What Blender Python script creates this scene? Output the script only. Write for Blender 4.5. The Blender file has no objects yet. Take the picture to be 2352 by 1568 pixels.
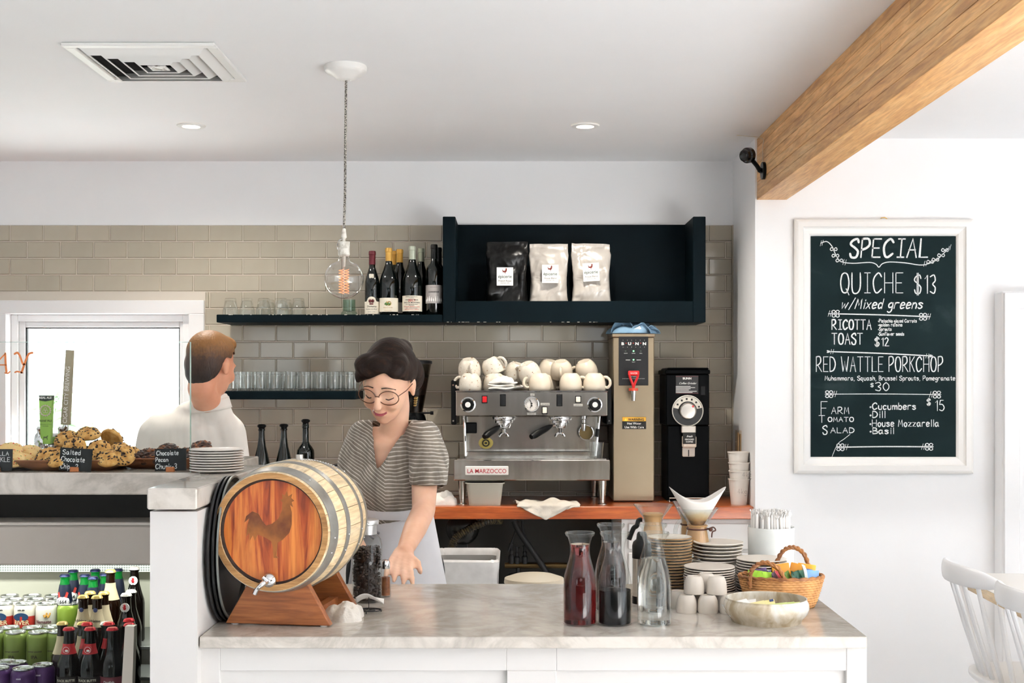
import bpy, bmesh, math, random
from mathutils import Matrix, Vector, noise
R = random.Random(7)
PI = math.pi
scn = bpy.context.scene
COL = scn.collection
# ---------------------------------------------------------------- camera, light, exposure
F, HY, CX, ZC = 2900.0, 880.0, 1178.0, 1.43      # focal length (px of a 2352 wide frame), horizon row, centre column, eye height
cam = bpy.data.cameras.new('camera'); camo = bpy.data.objects.new('camera', cam); COL.objects.link(camo)
camo.location = (0, 0, ZC); camo.rotation_euler = (PI/2, 0, 0)
cam.sensor_width = 36; cam.lens = F/2352*36; cam.shift_x = -(CX-1176)/2352; cam.shift_y = (HY-784)/2352
cam.clip_start = .05
scn.camera = camo
W = bpy.data.worlds.new('daylight'); scn.world = W; W.use_nodes = True
_bg = W.node_tree.nodes['Background']; _bg.inputs[0].default_value = (.88, .95, 1, 1); _bg.inputs[1].default_value = 2.9
sun = bpy.data.lights.new('sun', 'SUN'); sun.energy = 78.0; sun.angle = .05; sun.color = (1, .985, .96)
suno = bpy.data.objects.new('sun', sun); COL.objects.link(suno); suno.rotation_euler = (math.radians(46), 0, math.radians(104))
scn.view_settings.view_transform = 'Standard'; scn.view_settings.look = 'None'
scn.view_settings.gamma = 1; scn.view_settings.use_curve_mapping = False
scn.view_settings.exposure = 0.3
cy = scn.cycles
cy.use_denoising = True; cy.max_bounces = 14; cy.diffuse_bounces = 6; cy.glossy_bounces = 5
cy.transmission_bounces = 12; cy.transparent_max_bounces = 24; cy.sample_clamp_indirect = 6.0
cy.caustics_reflective = False
# ---------------------------------------------------------------- measuring: a photo column / row at a known depth
def X(px, Y): return (px-CX)*Y/F
def Z(py, Y): return ZC-(py-HY)*Y/F
def S(n, Y): return n*Y/F                    # length of n pixels at depth Y
def YZ(py, z): return F*(ZC-z)/(py-HY)       # depth at which height z shows in row py
def lin(c):
    if isinstance(c, str): c = tuple(int(c[i:i+2], 16) for i in (0, 2, 4))
    return tuple(((v/255)/12.92 if v <= 10 else (((v/255)+.055)/1.055)**2.4) for v in c)+(1,)
def ordw(i): return ['first','second','third','fourth','fifth','sixth','seventh','eighth','ninth','tenth','eleventh','twelfth','thirteenth','fourteenth','fifteenth','sixteenth','seventeenth','eighteenth','nineteenth','twentieth'][i]
# ---------------------------------------------------------------- materials
MATS = {}
def M(name, col='cccccc', rough=.5, metal=0, spec=.5, coat=0, alpha=1, trans=0, ior=1.45, emit=None, es=0, sheen=0):
    if name in MATS: return MATS[name]
    m = bpy.data.materials.new(name); m.use_nodes = True; MATS[name] = m
    b = m.node_tree.nodes['Principled BSDF']; i = b.inputs
    i['Base Color'].default_value = lin(col); i['Roughness'].default_value = rough; i['Metallic'].default_value = metal
    i['Specular IOR Level'].default_value = spec; i['Coat Weight'].default_value = coat; i['Coat Roughness'].default_value = .05
    i['Transmission Weight'].default_value = trans; i['IOR'].default_value = ior; i['Alpha'].default_value = alpha
    i['Sheen Weight'].default_value = sheen
    if emit: i['Emission Color'].default_value = lin(emit); i['Emission Strength'].default_value = es
    m.diffuse_color = lin(col)
    return m
def nt(m): return m.node_tree.nodes, m.node_tree.links, m.node_tree.nodes['Principled BSDF']
def coords(m, scale=(1, 1, 1), space='Object', rot=(0, 0, 0)):
    n, l, b = nt(m); tc = n.new('ShaderNodeTexCoord'); mp = n.new('ShaderNodeMapping')
    mp.inputs['Scale'].default_value = scale; mp.inputs['Rotation'].default_value = rot
    if space == 'World':
        g = n.new('ShaderNodeNewGeometry'); l.new(g.outputs['Position'], mp.inputs[0])
    else: l.new(tc.outputs[space], mp.inputs[0])
    return mp.outputs[0]
def ramp(m, fac, stops):
    n, l, b = nt(m); r = n.new('ShaderNodeValToRGB'); e = r.color_ramp.elements
    while len(e) < len(stops): e.new(.5)
    for k, (p, c) in enumerate(stops): e[k].position = p; e[k].color = lin(c)
    l.new(fac, r.inputs[0]); return r.outputs[0]
def noisef(m, co, scale=5, detail=4, rough=.5, dist=0):
    n, l, b = nt(m); t = n.new('ShaderNodeTexNoise'); l.new(co, t.inputs['Vector'])
    t.inputs['Scale'].default_value = scale; t.inputs['Detail'].default_value = detail
    t.inputs['Roughness'].default_value = rough; t.inputs['Distortion'].default_value = dist
    return t.outputs['Fac']
def bump(m, fac, strength=.2, dist=.002):
    n, l, b = nt(m); k = n.new('ShaderNodeBump'); k.inputs['Strength'].default_value = strength; k.inputs['Distance'].default_value = dist
    l.new(fac, k.inputs['Height']); l.new(k.outputs[0], b.inputs['Normal'])
def mix(m, a, c, fac, mode='MIX'):
    n, l, b = nt(m); x = n.new('ShaderNodeMix'); x.data_type = 'RGBA'; x.blend_type = mode
    for s, v in ((x.inputs[6], a), (x.inputs[7], c)):
        if hasattr(v, 'links'): l.new(v, s)
        else: s.default_value = lin(v) if isinstance(v, str) else v
    if hasattr(fac, 'links'): l.new(fac, x.inputs[0])
    else: x.inputs[0].default_value = fac
    return x.outputs[2]
def setc(m, out): m.node_tree.links.new(out, nt(m)[2].inputs['Base Color']); return m
def mottled(name, stops, scale=6, rough=.5, detail=4, bmp=0, space='Object', sc=(1, 1, 1), dist=0, bscale=None, **kw):
    if name in MATS: return MATS[name]
    m = M(name, stops[0][1], rough, **kw); co = coords(m, sc, space); f = noisef(m, co, scale, detail, .55, dist)
    setc(m, ramp(m, f, stops))
    if bmp: bump(m, noisef(m, co, bscale or scale*4, 3), bmp)
    return m
def vary(m, amount=.12):
    """each object of a set a little lighter or darker (glaze or stave batches)"""
    n, l, b = nt(m); oi = n.new('ShaderNodeObjectInfo'); hs = n.new('ShaderNodeHueSaturation')
    mr = n.new('ShaderNodeMapRange'); l.new(oi.outputs['Random'], mr.inputs[0]); mr.inputs[3].default_value = 1-amount; mr.inputs[4].default_value = 1+amount
    l.new(mr.outputs[0], hs.inputs['Value']); s = b.inputs['Base Color']
    if s.links: l.new(s.links[0].from_socket, hs.inputs['Color'])
    else: hs.inputs['Color'].default_value = s.default_value[:]
    l.new(hs.outputs[0], s); return m
def wood(name, c1, c2, c3, axis='X', scale=1.0, rough=.45, coat=0, bmp=.15):
    if name in MATS: return MATS[name]
    m = M(name, c2, rough, coat=coat)
    st = {'X': (1.2, 14, 14), 'Y': (14, 1.2, 14), 'Z': (14, 14, 1.2)}[axis]
    co = coords(m, tuple(s*scale for s in st)); f = noisef(m, co, 2.2, 6, .6, .8); g = noisef(m, co, 9, 4, .6, .2)
    c = ramp(m, f, [(.28, c1), (.5, c2), (.72, c3)])
    c = mix(m, c, ramp(m, g, [(.35, '6b4a30'), (.6, 'ffffff')]), .35, 'MULTIPLY')
    setc(m, c); bump(m, g, bmp, .0008); return m
def thin_glass(name, tint=(.97, .985, .98, 1), ior=1.45, boost=1.0):
    if name in MATS: return MATS[name]
    m = bpy.data.materials.new(name); m.use_nodes = True; MATS[name] = m
    n, l = m.node_tree.nodes, m.node_tree.links; n.remove(n['Principled BSDF'])
    o = n['Material Output']; t = n.new('ShaderNodeBsdfTransparent'); g = n.new('ShaderNodeBsdfGlossy'); x = n.new('ShaderNodeMixShader'); lw = n.new('ShaderNodeLayerWeight')
    t.inputs[0].default_value = tint; g.inputs['Roughness'].default_value = .02; lw.inputs[0].default_value = .5
    pw = n.new('ShaderNodeMath'); pw.operation = 'POWER'; pw.inputs[1].default_value = 4.5        # Schlick reflectance, the same from both sides
    mu = n.new('ShaderNodeMath'); mu.operation = 'MULTIPLY_ADD'; mu.use_clamp = True; f0 = ((ior-1)/(ior+1))**2*boost; mu.inputs[1].default_value = .9*boost; mu.inputs[2].default_value = f0
    l.new(lw.outputs['Facing'], pw.inputs[0]); l.new(pw.outputs[0], mu.inputs[0]); l.new(mu.outputs[0], x.inputs[0]); l.new(t.outputs[0], x.inputs[1]); l.new(g.outputs[0], x.inputs[2]); l.new(x.outputs[0], o.inputs[0])
    m.diffuse_color = (.9, .95, .95, .3); return m
def liquid(name, col, density, ior=1.34):
    m = bpy.data.materials.new(name); m.use_nodes = True; MATS[name] = m
    n, l = m.node_tree.nodes, m.node_tree.links; n.remove(n['Principled BSDF']); o = n['Material Output']
    g = n.new('ShaderNodeBsdfGlass'); g.inputs['IOR'].default_value = ior; g.inputs['Roughness'].default_value = 0; l.new(g.outputs[0], o.inputs[0])
    if density:
        v = n.new('ShaderNodeVolumeAbsorption'); v.inputs[0].default_value = lin(col); v.inputs[1].default_value = density; l.new(v.outputs[0], o.inputs[1])
    return m
# ---------------------------------------------------------------- mesh building
class MB:
    def __init__(s, T=None): s.v = []; s.f = []; s.m = []; s.T = T or Matrix()
    def add(s, vs, fs, mi=0):
        o = len(s.v); T = s.T
        s.v += [tuple(T @ Vector(p)) for p in vs]; s.f += [tuple(i+o for i in q) for q in fs]; s.m += [mi]*len(fs); return s
    def box(s, a, b, bev=0, mi=0):
        (x0, y0, z0), (x1, y1, z1) = a, b
        if x0 > x1: x0, x1 = x1, x0
        if y0 > y1: y0, y1 = y1, y0
        if z0 > z1: z0, z1 = z1, z0
        if not bev:
            vs = [(x, y, z) for x in (x0, x1) for y in (y0, y1) for z in (z0, z1)]
            return s.add(vs, [(0, 1, 3, 2), (4, 6, 7, 5), (0, 4, 5, 1), (2, 3, 7, 6), (0, 2, 6, 4), (1, 5, 7, 3)], mi)
        e = min(bev, (x1-x0)/2.01, (y1-y0)/2.01, (z1-z0)/2.01); vs = []; C = ((x0, x1), (y0, y1), (z0, z1))
        def idx(i, j, k, ax): return ((i*2+j)*2+k)*3+ax
        for i in (0, 1):
            for j in (0, 1):
                for k in (0, 1):
                    c = (i, j, k)
                    for ax in range(3):
                        vs.append(tuple(C[d][c[d]] if d == ax else C[d][c[d]]+(e if c[d] == 0 else -e) for d in range(3)))
        fs = []
        for ax in range(3):
            o1, o2 = [(1, 2), (2, 0), (0, 1)][ax]
            for sd in (0, 1):
                q = []
                for (p, r) in ((0, 0), (1, 0), (1, 1), (0, 1)):
                    c = [0, 0, 0]; c[ax] = sd; c[o1] = p; c[o2] = r; q.append(idx(*c, ax))
                fs.append(tuple(q if sd else q[::-1]))
            for p in (0, 1):
                for r in (0, 1):
                    c = [0, 0, 0]; c[o1] = p; c[o2] = r; d = c[:]; d[ax] = 1
                    q = (idx(*c, o1), idx(*d, o1), idx(*d, o2), idx(*c, o2))
                    fs.append(q if (p == r) else q[::-1])
        for i in (0, 1):
            for j in (0, 1):
                for k in (0, 1):
                    q = tuple(idx(i, j, k, a) for a in range(3)); fs.append(q if (i+j+k) % 2 else q[::-1])
        return s.add(vs, fs, mi)
    def lathe(s, prof, n=24, mi=0, c=(0, 0, 0), sx=1, sy=1):
        vs = []; rings = []
        for (r, z) in prof:
            if r < 1e-6: rings.append([len(vs)]); vs.append((c[0], c[1], c[2]+z))
            else:
                rings.append(list(range(len(vs), len(vs)+n)))
                vs += [(c[0]+sx*r*math.cos(2*PI*k/n), c[1]+sy*r*math.sin(2*PI*k/n), c[2]+z) for k in range(n)]
        fs = []
        for a, b in zip(rings, rings[1:]):
            for k in range(n):
                k2 = (k+1) % n
                if len(a) == 1 and len(b) == 1: break
                if len(a) == 1: fs.append((a[0], b[k2], b[k]))
                elif len(b) == 1: fs.append((a[k], a[k2], b[0]))
                else: fs.append((a[k], a[k2], b[k2], b[k]))
        return s.add(vs, fs, mi)
    def cyl(s, c, r, h, n=20, mi=0, r2=None, axis='Z'):
        r2 = r if r2 is None else r2; old = s.T
        if axis != 'Z':
            s.T = old @ Matrix.Translation(c) @ (Matrix.Rotation(PI/2, 4, 'Y') if axis == 'X' else Matrix.Rotation(-PI/2, 4, 'X')); c = (0, 0, 0)
        s.lathe([(0, 0), (r, 0), (r2, h), (0, h)], n, mi, c); s.T = old; return s
    def tube(s, pts, r, n=8, mi=0, cap=True, closed=False):
        P = [Vector(p) for p in pts]; N = len(P); rs = r if isinstance(r, (list, tuple)) else [r]*N
        tang = []
        for i in range(N):
            a = P[i-1] if (i or closed) else P[0]; b = P[(i+1) % N] if (i < N-1 or closed) else P[-1]
            t = (b-a); tang.append(t.normalized() if t.length > 1e-9 else Vector((0, 0, 1)))
        u = tang[0].orthogonal().normalized(); vs = []; fs = []
        for i in range(N):
            u = (u-tang[i]*u.dot(tang[i])); u = u.normalized() if u.length > 1e-6 else tang[i].orthogonal().normalized(); w = tang[i].cross(u)
            vs += [P[i]+rs[i]*(math.cos(2*PI*k/n)*u+math.sin(2*PI*k/n)*w) for k in range(n)]
        for i in range(N if closed else N-1):
            j = (i+1) % N
            for k in range(n): fs.append((i*n+k, i*n+(k+1) % n, j*n+(k+1) % n, j*n+k))
        if cap and not closed: fs.append(tuple(range(n))[::-1]); fs.append(tuple(range((N-1)*n, N*n)))
        return s.add(vs, fs, mi)
    def prism(s, poly, d0, d1, axis='Y', mi=0):
        mp = {'Y': lambda a, b, d: (a, d, b), 'Z': lambda a, b, d: (a, b, d), 'X': lambda a, b, d: (d, a, b)}[axis]
        n = len(poly); vs = [mp(a, b, d0) for a, b in poly]+[mp(a, b, d1) for a, b in poly]
        fs = [tuple(range(n))[::-1], tuple(range(n, 2*n))]+[(i, (i+1) % n, n+(i+1) % n, n+i) for i in range(n)]
        return s.add(vs, fs, mi)
    def grid(s, fn, nu, nv, mi=0, cu=False, cv=False):
        vs = [fn(i/(nu if cu else nu-1), j/(nv if cv else nv-1)) for i in range(nu) for j in range(nv)]; fs = []
        for i in range(nu if cu else nu-1):
            for j in range(nv if cv else nv-1):
                i2, j2 = (i+1) % nu, (j+1) % nv; fs.append((i*nv+j, i2*nv+j, i2*nv+j2, i*nv+j2))
        return s.add(vs, fs, mi)
    def ball(s, c, r, n=12, m=8, mi=0, sc=(1, 1, 1)):
        old = s.T; s.T = old @ Matrix.Translation(c) @ Matrix.Diagonal((*sc, 1))
        s.lathe([(r*math.sin(PI*k/m), -r*math.cos(PI*k/m)) for k in range(m+1)], n, mi); s.T = old; return s
    def mesh(s, name, mats, smooth=35):
        me = bpy.data.meshes.new(name); me.from_pydata(s.v, [], s.f)
        for m in (mats if isinstance(mats, (list, tuple)) else [mats]): me.materials.append(m)
        me.polygons.foreach_set('material_index', s.m)
        bm = bmesh.new(); bm.from_mesh(me); bmesh.ops.recalc_face_normals(bm, faces=bm.faces); bm.to_mesh(me); bm.free()
        if smooth:
            me.polygons.foreach_set('use_smooth', [True]*len(me.polygons))
            if smooth < 180: me.set_sharp_from_angle(angle=math.radians(smooth))
        me.update(); return me
    def build(s, name, mats, parent=None, loc=None, rot=None, smooth=35):
        return put(name, s.mesh(name, mats, smooth), parent, loc, rot)
def put(name, me, parent=None, loc=None, rot=None):
    o = bpy.data.objects.new(name, me); COL.objects.link(o); o.parent = parent
    if loc: o.location = loc
    if rot: o.rotation_euler = rot
    return o
def tag(o, label=None, cat=None, group=None, kind=None):
    if label: o['label'] = label
    if cat: o['category'] = cat
    if group: o['group'] = group
    if kind: o['kind'] = kind
    return o
def thing(name, label, cat, loc=(0, 0, 0), rotz=0, group=None):
    o = bpy.data.objects.new(name, None); COL.objects.link(o); o.empty_display_size = .05
    o.location = loc; o.rotation_euler = (0, 0, rotz); return tag(o, label, cat, group)
def copy_tree(o, parent=None):
    c = o.copy(); COL.objects.link(c); c.parent = parent
    for ch in list(o.children): copy_tree(ch, c)
    return c
def dup(o, loc, rotz=None, label=None, group=None):
    c = copy_tree(o); c.location = loc
    if rotz is not None: c.rotation_euler[2] = rotz
    if label: c['label'] = label
    if group: c['group'] = group
    return c
def struct(name, mb, mat, parent=None, smooth=35):
    o = mb.build(name, mat, parent, smooth=smooth)
    if parent is None: o['kind'] = 'structure'
    return o
def smoothline(pts, k=6, closed=False):
    P = [Vector(p) for p in pts]; n = len(P); out = []
    if n < 3: return P
    for i in range(n if closed else n-1):
        if closed: a, b, c, d = P[i-1], P[i], P[(i+1) % n], P[(i+2) % n]
        else: a, b, c, d = P[max(i-1, 0)], P[i], P[i+1], P[min(i+2, n-1)]
        for j in range(k):
            t = j/k; out.append(.5*((2*b)+(c-a)*t+(2*a-5*b+4*c-d)*t*t+(3*b-a-3*c+d)*t**3))
    if not closed: out.append(P[-1])
    return out
# ---------------------------------------------------------------- lettering
def text(name, s, size, mat, parent, loc, align='CENTER', wide=1, shear=0, bend=None, bold=0, rot=(PI/2, 0, 0)):
    c = bpy.data.curves.new('t', 'FONT'); c.body = s; c.size = size; c.align_x = align; c.shear = shear; c.offset = bold; c.resolution_u = 3
    o = bpy.data.objects.new('t', c); me = bpy.data.meshes.new_from_object(o); bpy.data.objects.remove(o); bpy.data.curves.remove(c)
    if wide != 1:
        for v in me.vertices: v.co.x *= wide
    if bend:
        for v in me.vertices:
            a = v.co.x/bend; v.co.x = bend*math.sin(a); v.co.z = bend*(math.cos(a)-1)
    me.materials.clear(); me.materials.append(mat); me.name = name
    return put(name, me, parent, loc, rot)
GL = {'A': '0e3o6e;1i5i', 'B': '0e0o;~0o4n4k0j;~0j5i5f0e', 'C': '~6m4o1m0j1f3e6g', 'D': '0e0o;~0o4n6j4f0e', 'E': '0e0o;0o5o;0j4j;0e5e', 'F': '0e0o;0o5o;0j4j',
 'G': '~6m4o1m0j1f3e6g6i;3i6i', 'H': '0e0o;6e6o;0j6j', 'I': '3e3o;1o5o;1e5e', 'K': '0e0o;5o0j;1k5e', 'L': '0o0e5e', 'M': '0e1o3h5o6e', 'N': '0e0o6e6o', 'O': '~3o1n0j1f3e5f6j5n3o',
 'P': '0e0o;~0o4o5l3j0i', 'Q': '~3o1n0j1f3e5f6j5n3o;4g6d', 'R': '0e0o;~0o4o5l3j0i;2i6e', 'S': '~5m4o1n0l3j5h4e1e0g', 'T': '3e3o;0o6o', 'U': '~0o0h1e4e6h6o', 'W': '0o2e4l6e8o', 'Y': '0o3j6o;3j3e', 'V': '0o3e6o', 'J': '~4o4g2e0g',
 'a': '~4j2k0i1e3f4i;~4k4g5e', 'b': '0o0e;~0i2k4i3e0f', 'c': '~4j2k0i1e4f', 'd': '~4i2k0i1e4g;4o4e', 'e': '~0h4i3k1k0h1e4f', 'f': '~5n3o2m2e;0k4k', 'g': '~4j2k0i1f4g;~4k4c2a0b', 'h': '0o0e;~0h2k4j4e', 'i': '1k1e;1m1n', 'k': '0o0e;4k0g;1h4e', 'l': '1o1e',
 'm': '0k0e;~0i2k3i3e;~3i5k6i6e', 'n': '0k0e;~0i2k4i4e', 'o': '~2k0i1e3e4i2k', 'p': '0k0a;~0i2k4i3e0f', 'q': '~4i2k0i1e4g;4k4a5b', 'r': '0k0e;~0i1k4k', 's': '~4j2k0j4g2e0f', 't': '2n2f3e4f;0k4k', 'u': '~0k0g1e3e4g;4k4e', 'v': '0k2e4k', 'w': '0k1e3j4e6k', 'x': '0k4e;4k0e', 'z': '0k4k0e4e', 'y': '0k2f;4k1a',
 '1': '1m3o3e', '2': '~0m2o4m3j0e;0e5e', '3': '~0n3o4l2j4h3e0f', '5': '4o1o0k;~0k3k5h3e0f', '0': '~2o0l0h2e4h4l2o', '$': '~5m4o1n0l3j5h4e1e0g;2p2d;3p3d', '8': '~2o0m3j4g2e0g3j4m2o', '9': '~4l2o0l2j4l3e', '?': '~0m2o4m2i;2f2e', '4': '3e3o0h5h', '6': '~4n1k0g2e4g2j0h', '7': '0o4o1e',
 '.': '1e1f', ',': '1e0c', '/': '0d4p', '*': '~1i2i2h1h1i', '-': '0i3i', "'": '1o1m'}
def glyphs(s, h, x0, y0, wide=1, gap=.22, slant=0, jit=0):
    out = []; x = 0
    for ch in s:
        if ch == ' ': x += .45*wide; continue
        mx = 0; dj = (R.random()-.5)*jit
        for st in GL[ch].split(';'):
            sm = st[0] == '~'; st = st[1:] if sm else st
            p = [(int(st[i])*.1, (ord(st[i+1])-101)*.1) for i in range(0, len(st), 2)]; mx = max(mx, max(q[0] for q in p))
            q = [(x0+h*(x+a*wide+b*slant), y0+h*(b+dj), 0) for a, b in p]
            out.append([tuple(v) for v in smoothline(q, 4)] if sm else q)
        x += (mx+gap)*wide
    return out, x0+h*x
def ribbon(mb, line, w, y=0, th=.0006, mi=0):
    """a stroke of chalk or paint on an XZ plane: a thin raised band with round ends"""
    P = [Vector((p[0], p[1])) for p in line]; P = [p for i, p in enumerate(P) if i == 0 or (p-P[i-1]).length > 1e-6]
    if len(P) < 2: return
    L, Rr = [], []; 
    for i, p in enumerate(P):
        t = (P[min(i+1, len(P)-1)]-P[max(i-1, 0)]); t = t.normalized() if t.length > 1e-9 else Vector((1, 0)); nn = Vector((-t.y, t.x))*w/2
        if i == 0: p = p-t*w*.3
        if i == len(P)-1: p = p+t*w*.3
        k = .62 if i in (0, len(P)-1) else 1
        L.append(p+nn*k); Rr.append(p-nn*k)
    n = len(P); vs = [(q.x, y-th, q.y) for q in L]+[(q.x, y-th, q.y) for q in Rr]
    mb.add(vs, [(i, i+1, n+i+1, n+i) for i in range(n-1)], mi)
def chalk(name, lines, w, mat, parent, loc=None, rot=None):
    mb = MB()
    for l in lines: ribbon(mb, l, w)
    return mb.build(name, mat, parent, loc, rot, smooth=0)
def writing(name, s, h, x, z, w, mat, parent, y=0, fit=None, **kw):
    ls, xe = glyphs(s, h, 0, 0, **kw); k = (fit/xe) if fit else 1
    return chalk(name, [[(x+p[0]*k, z+p[1]) for p in l] for l in ls], w, mat, parent, (0, y, 0))
# ================================================================ the room
YB, YR = 5.918, 5.37                 # back wall (tiled alcove), right-hand wall with the menu board
ZCE = 2.47                           # ceiling
XA = X(1683, YB)                     # right side of the alcove
white_wall = mottled('white wall paint', [(.3, 'f3f3f4'), (.7, 'f6f6f7')], 2.5, .6, bmp=.05, bscale=150)
ceil_paint = mottled('ceiling paint', [(.3, 'f6f6f7'), (.7, 'f9f9fa')], 2, .7, bmp=.04, bscale=120)
trim_paint = M('white trim paint', 'efeff0', .35)
cab_paint = mottled('white cabinet paint', [(.3, 'd6d2cf'), (.7, 'dcd9d6')], 3, .42)
floorm = mottled('polished concrete floor', [(.3, 'e6e7e8'), (.7, 'edeeef')], 2, .4)
fl = MB(); fl.box((-3.4, -3.2, -.1), (4.2, 8.2, 0)); struct('floor', fl, floorm)
ce = MB(); ce.box((-3.4, -3.2, ZCE), (4.2, YB+.15, ZCE+.1)); struct('ceiling', ce, ceil_paint)
# window opening in the back wall
WX0, WX1, WZ0, WZ1 = X(18, YB), X(436, YB), .95, Z(721, YB)
TILE_TOP = Z(517.5, YB); CT = .903
wb = MB()
wb.box((-3.4, YB, 0), (WX0, YB+.15, ZCE)); wb.box((WX1, YB, 0), (XA+.3, YB+.15, ZCE))
wb.box((WX0, YB, 0), (WX1, YB+.15, WZ0)); wb.box((WX0, YB, WZ1), (WX1, YB+.15, ZCE))
wall_back = struct('wall_back', wb, white_wall, smooth=0)
gm = M('tile grout', 'cfc6ba', .8); gb = MB()
YT = YB-.004
gb.box((-3.4, YT, CT), (WX0-.03, YB, TILE_TOP)); gb.box((WX1+.03, YT, CT), (XA, YB, TILE_TOP)); gb.box((WX0-.03, YT, WZ1+.03), (WX1+.03, YB, TILE_TOP))
gb.build('grout', gm, wall_back, smooth=0)
tilem = mottled('grey-beige glazed tile', [(.3, 'a79e8d'), (.7, 'b2aa9a')], 3, .09, spec=.55)
vary(tilem, .06)
_co = coords(tilem, (1, 1, 1), 'World'); bump(tilem, noisef(tilem, _co, 9, 1), .06, .01)
TP, TH, GR = 76.3*YB/F, 38.25*YB/F, .0032
def tile_mesh(w, h):
    mb = MB(); e = .0035; d0, d1 = -.004, -.0095
    vs = [(0, 0, 0), (w, 0, 0), (w, 0, h), (0, 0, h), (0, d0, 0), (w, d0, 0), (w, d0, h), (0, d0, h), (e, d1, e), (w-e, d1, e), (w-e, d1, h-e), (e, d1, h-e)]
    fs = [(8, 9, 10, 11)]
    for a, b in ((0, 4), (4, 8)):
        for i in range(4): fs.append((a+i, a+(i+1) % 4, b+(i+1) % 4, b+i))
    mb.add(vs, fs); return mb
_tm = {}; rest = MB(); ntile = 0
def hid(x0, x1, z0, z1, px0, px1, py0, py1):
    return x0 > X(px0, YB) and x1 < X(px1, YB) and z1 < Z(py0, YB) and z0 > Z(py1, YB)
for row in range(17):
    z1 = TILE_TOP-row*TH; z0 = max(z1-TH+GR, CT+.002)
    if z1-z0 < .01: continue
    off = X(483 if row % 2 == 0 else 446, YB)
    for k in range(-12, 18):
        x0 = off+k*TP; x1 = x0+TP-GR
        if x1 < -3.39 or x0 > XA-.01: continue
        x1 = min(x1, XA-.004); x0 = max(x0, -3.39)
        if x1-x0 < .012: continue
        wx0, wx1, wz1 = X(-46, YB), X(471, YB), Z(690, YB)
        if z0 < wz1:
            if x0 > wx0-.004 and x1 < wx1+.004: continue
            if x0 < wx1 < x1: x0 = wx1+.002
            if x0 < wx0 < x1: x1 = wx0-.002
            if x1-x0 < .012: continue
        w, h = round(x1-x0, 4), round(z1-z0, 4)
        out = x1 < X(-10, YB) or hid(x0, x1, z0, z1, 1017, 1621, 497, 745) or hid(x0, x1, z0, z1, 1050, 1400, 895, 1160) or hid(x0, x1, z0, z1, 1527, 1632, 850, 1160) or (z1 < Z(1075, YB) and x1 < X(800, YB))
        if out:
            t = tile_mesh(w, h); rest.T = Matrix.Translation((x0, YT+.0045, z0)); rest.add(t.v, t.f); continue
        if (w, h) not in _tm: _tm[(w, h)] = tile_mesh(w, h).mesh('tile', tilem, 0)
        put('tile', _tm[(w, h)], wall_back, (x0, YT+.0045, z0)); ntile += 1
o = rest.build('tile_field', tilem, wall_back, smooth=0); o['kind'] = 'stuff'
print('TILES', ntile)
# side of the alcove and the right-hand wall (one plastered body)
ws = MB(); ws.box((XA, YR, 0), (4.2, YB+.15, ZCE)); struct('wall_right', ws, white_wall, smooth=0)
trr = MB(); trr.box((XA-.006, YB-.02, TILE_TOP-1.26), (XA, YB, TILE_TOP), .002); struct('trim_1', trr, tilem)
# walls out of view: left, the window side on the right, the shop front behind the camera
def window_wall(name, axis, pos, a0, a1, holes, mat):
    mb = MB()
    def bx(u0, u1, za, zb):
        if axis == 'X': mb.box((pos, u0, za), (pos+.12, u1, zb))
        else: mb.box((u0, pos-.12, za), (u1, pos, zb))
    u = a0
    for h0, h1, za, zb in holes: bx(u, h0, 0, ZCE); bx(h0, h1, 0, za); bx(h0, h1, zb, ZCE); u = h1
    bx(u, a1, 0, ZCE); return struct(name, mb, mat, smooth=0)
window_wall('wall_left', 'X', -3.52, -3.2, YB+.15, [], white_wall)
window_wall('wall_side', 'X', 4.2, -3.2, YR, [(-2.8, -.6, .1, 2.36), (-.3, 1.9, .1, 2.36)], white_wall)
window_wall('wall_front', 'Y', -3.2, -3.4, 4.2, [(-3.2, -2.0, 1.2, 2.1), (-.2, .45, 1.78, 2.2), (.75, 1.5, 1.78, 2.2)], M('brown panelled wall', '38332f', .7))
# ---- glulam beam: laminations as separate boards
bx0, bx1, bz0 = X(1738, YR), X(1807, YR), Z(459, YR)
beam = thing('ceiling_beam', 'honey-coloured laminated timber beam running out from the white wall', 'beam', ((bx0+bx1)/2, YR, bz0))
beamm = wood('laminated fir', 'b07c48', 'cf9d62', 'e0b880', 'Y', .8, .45); vary(beamm, .2)
nl = 7; lh = (ZCE-bz0)/nl
for k in range(nl):
    cuts = [-3.1]+sorted(R.uniform(-2, 5) for _ in range(3))+[YR]
    for a, b in zip(cuts, cuts[1:]):
        if b-a < .3: continue
        mb = MB(); e = .0012
        mb.box((-(bx1-bx0)/2+R.uniform(0, .0012), a-YR+e*.5, k*lh+e*.3), ((bx1-bx0)/2-R.uniform(0, .0012), b-YR-e*.5, (k+1)*lh-e*.3), .0012)
        mb.build('lamination', beamm, beam)
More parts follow.
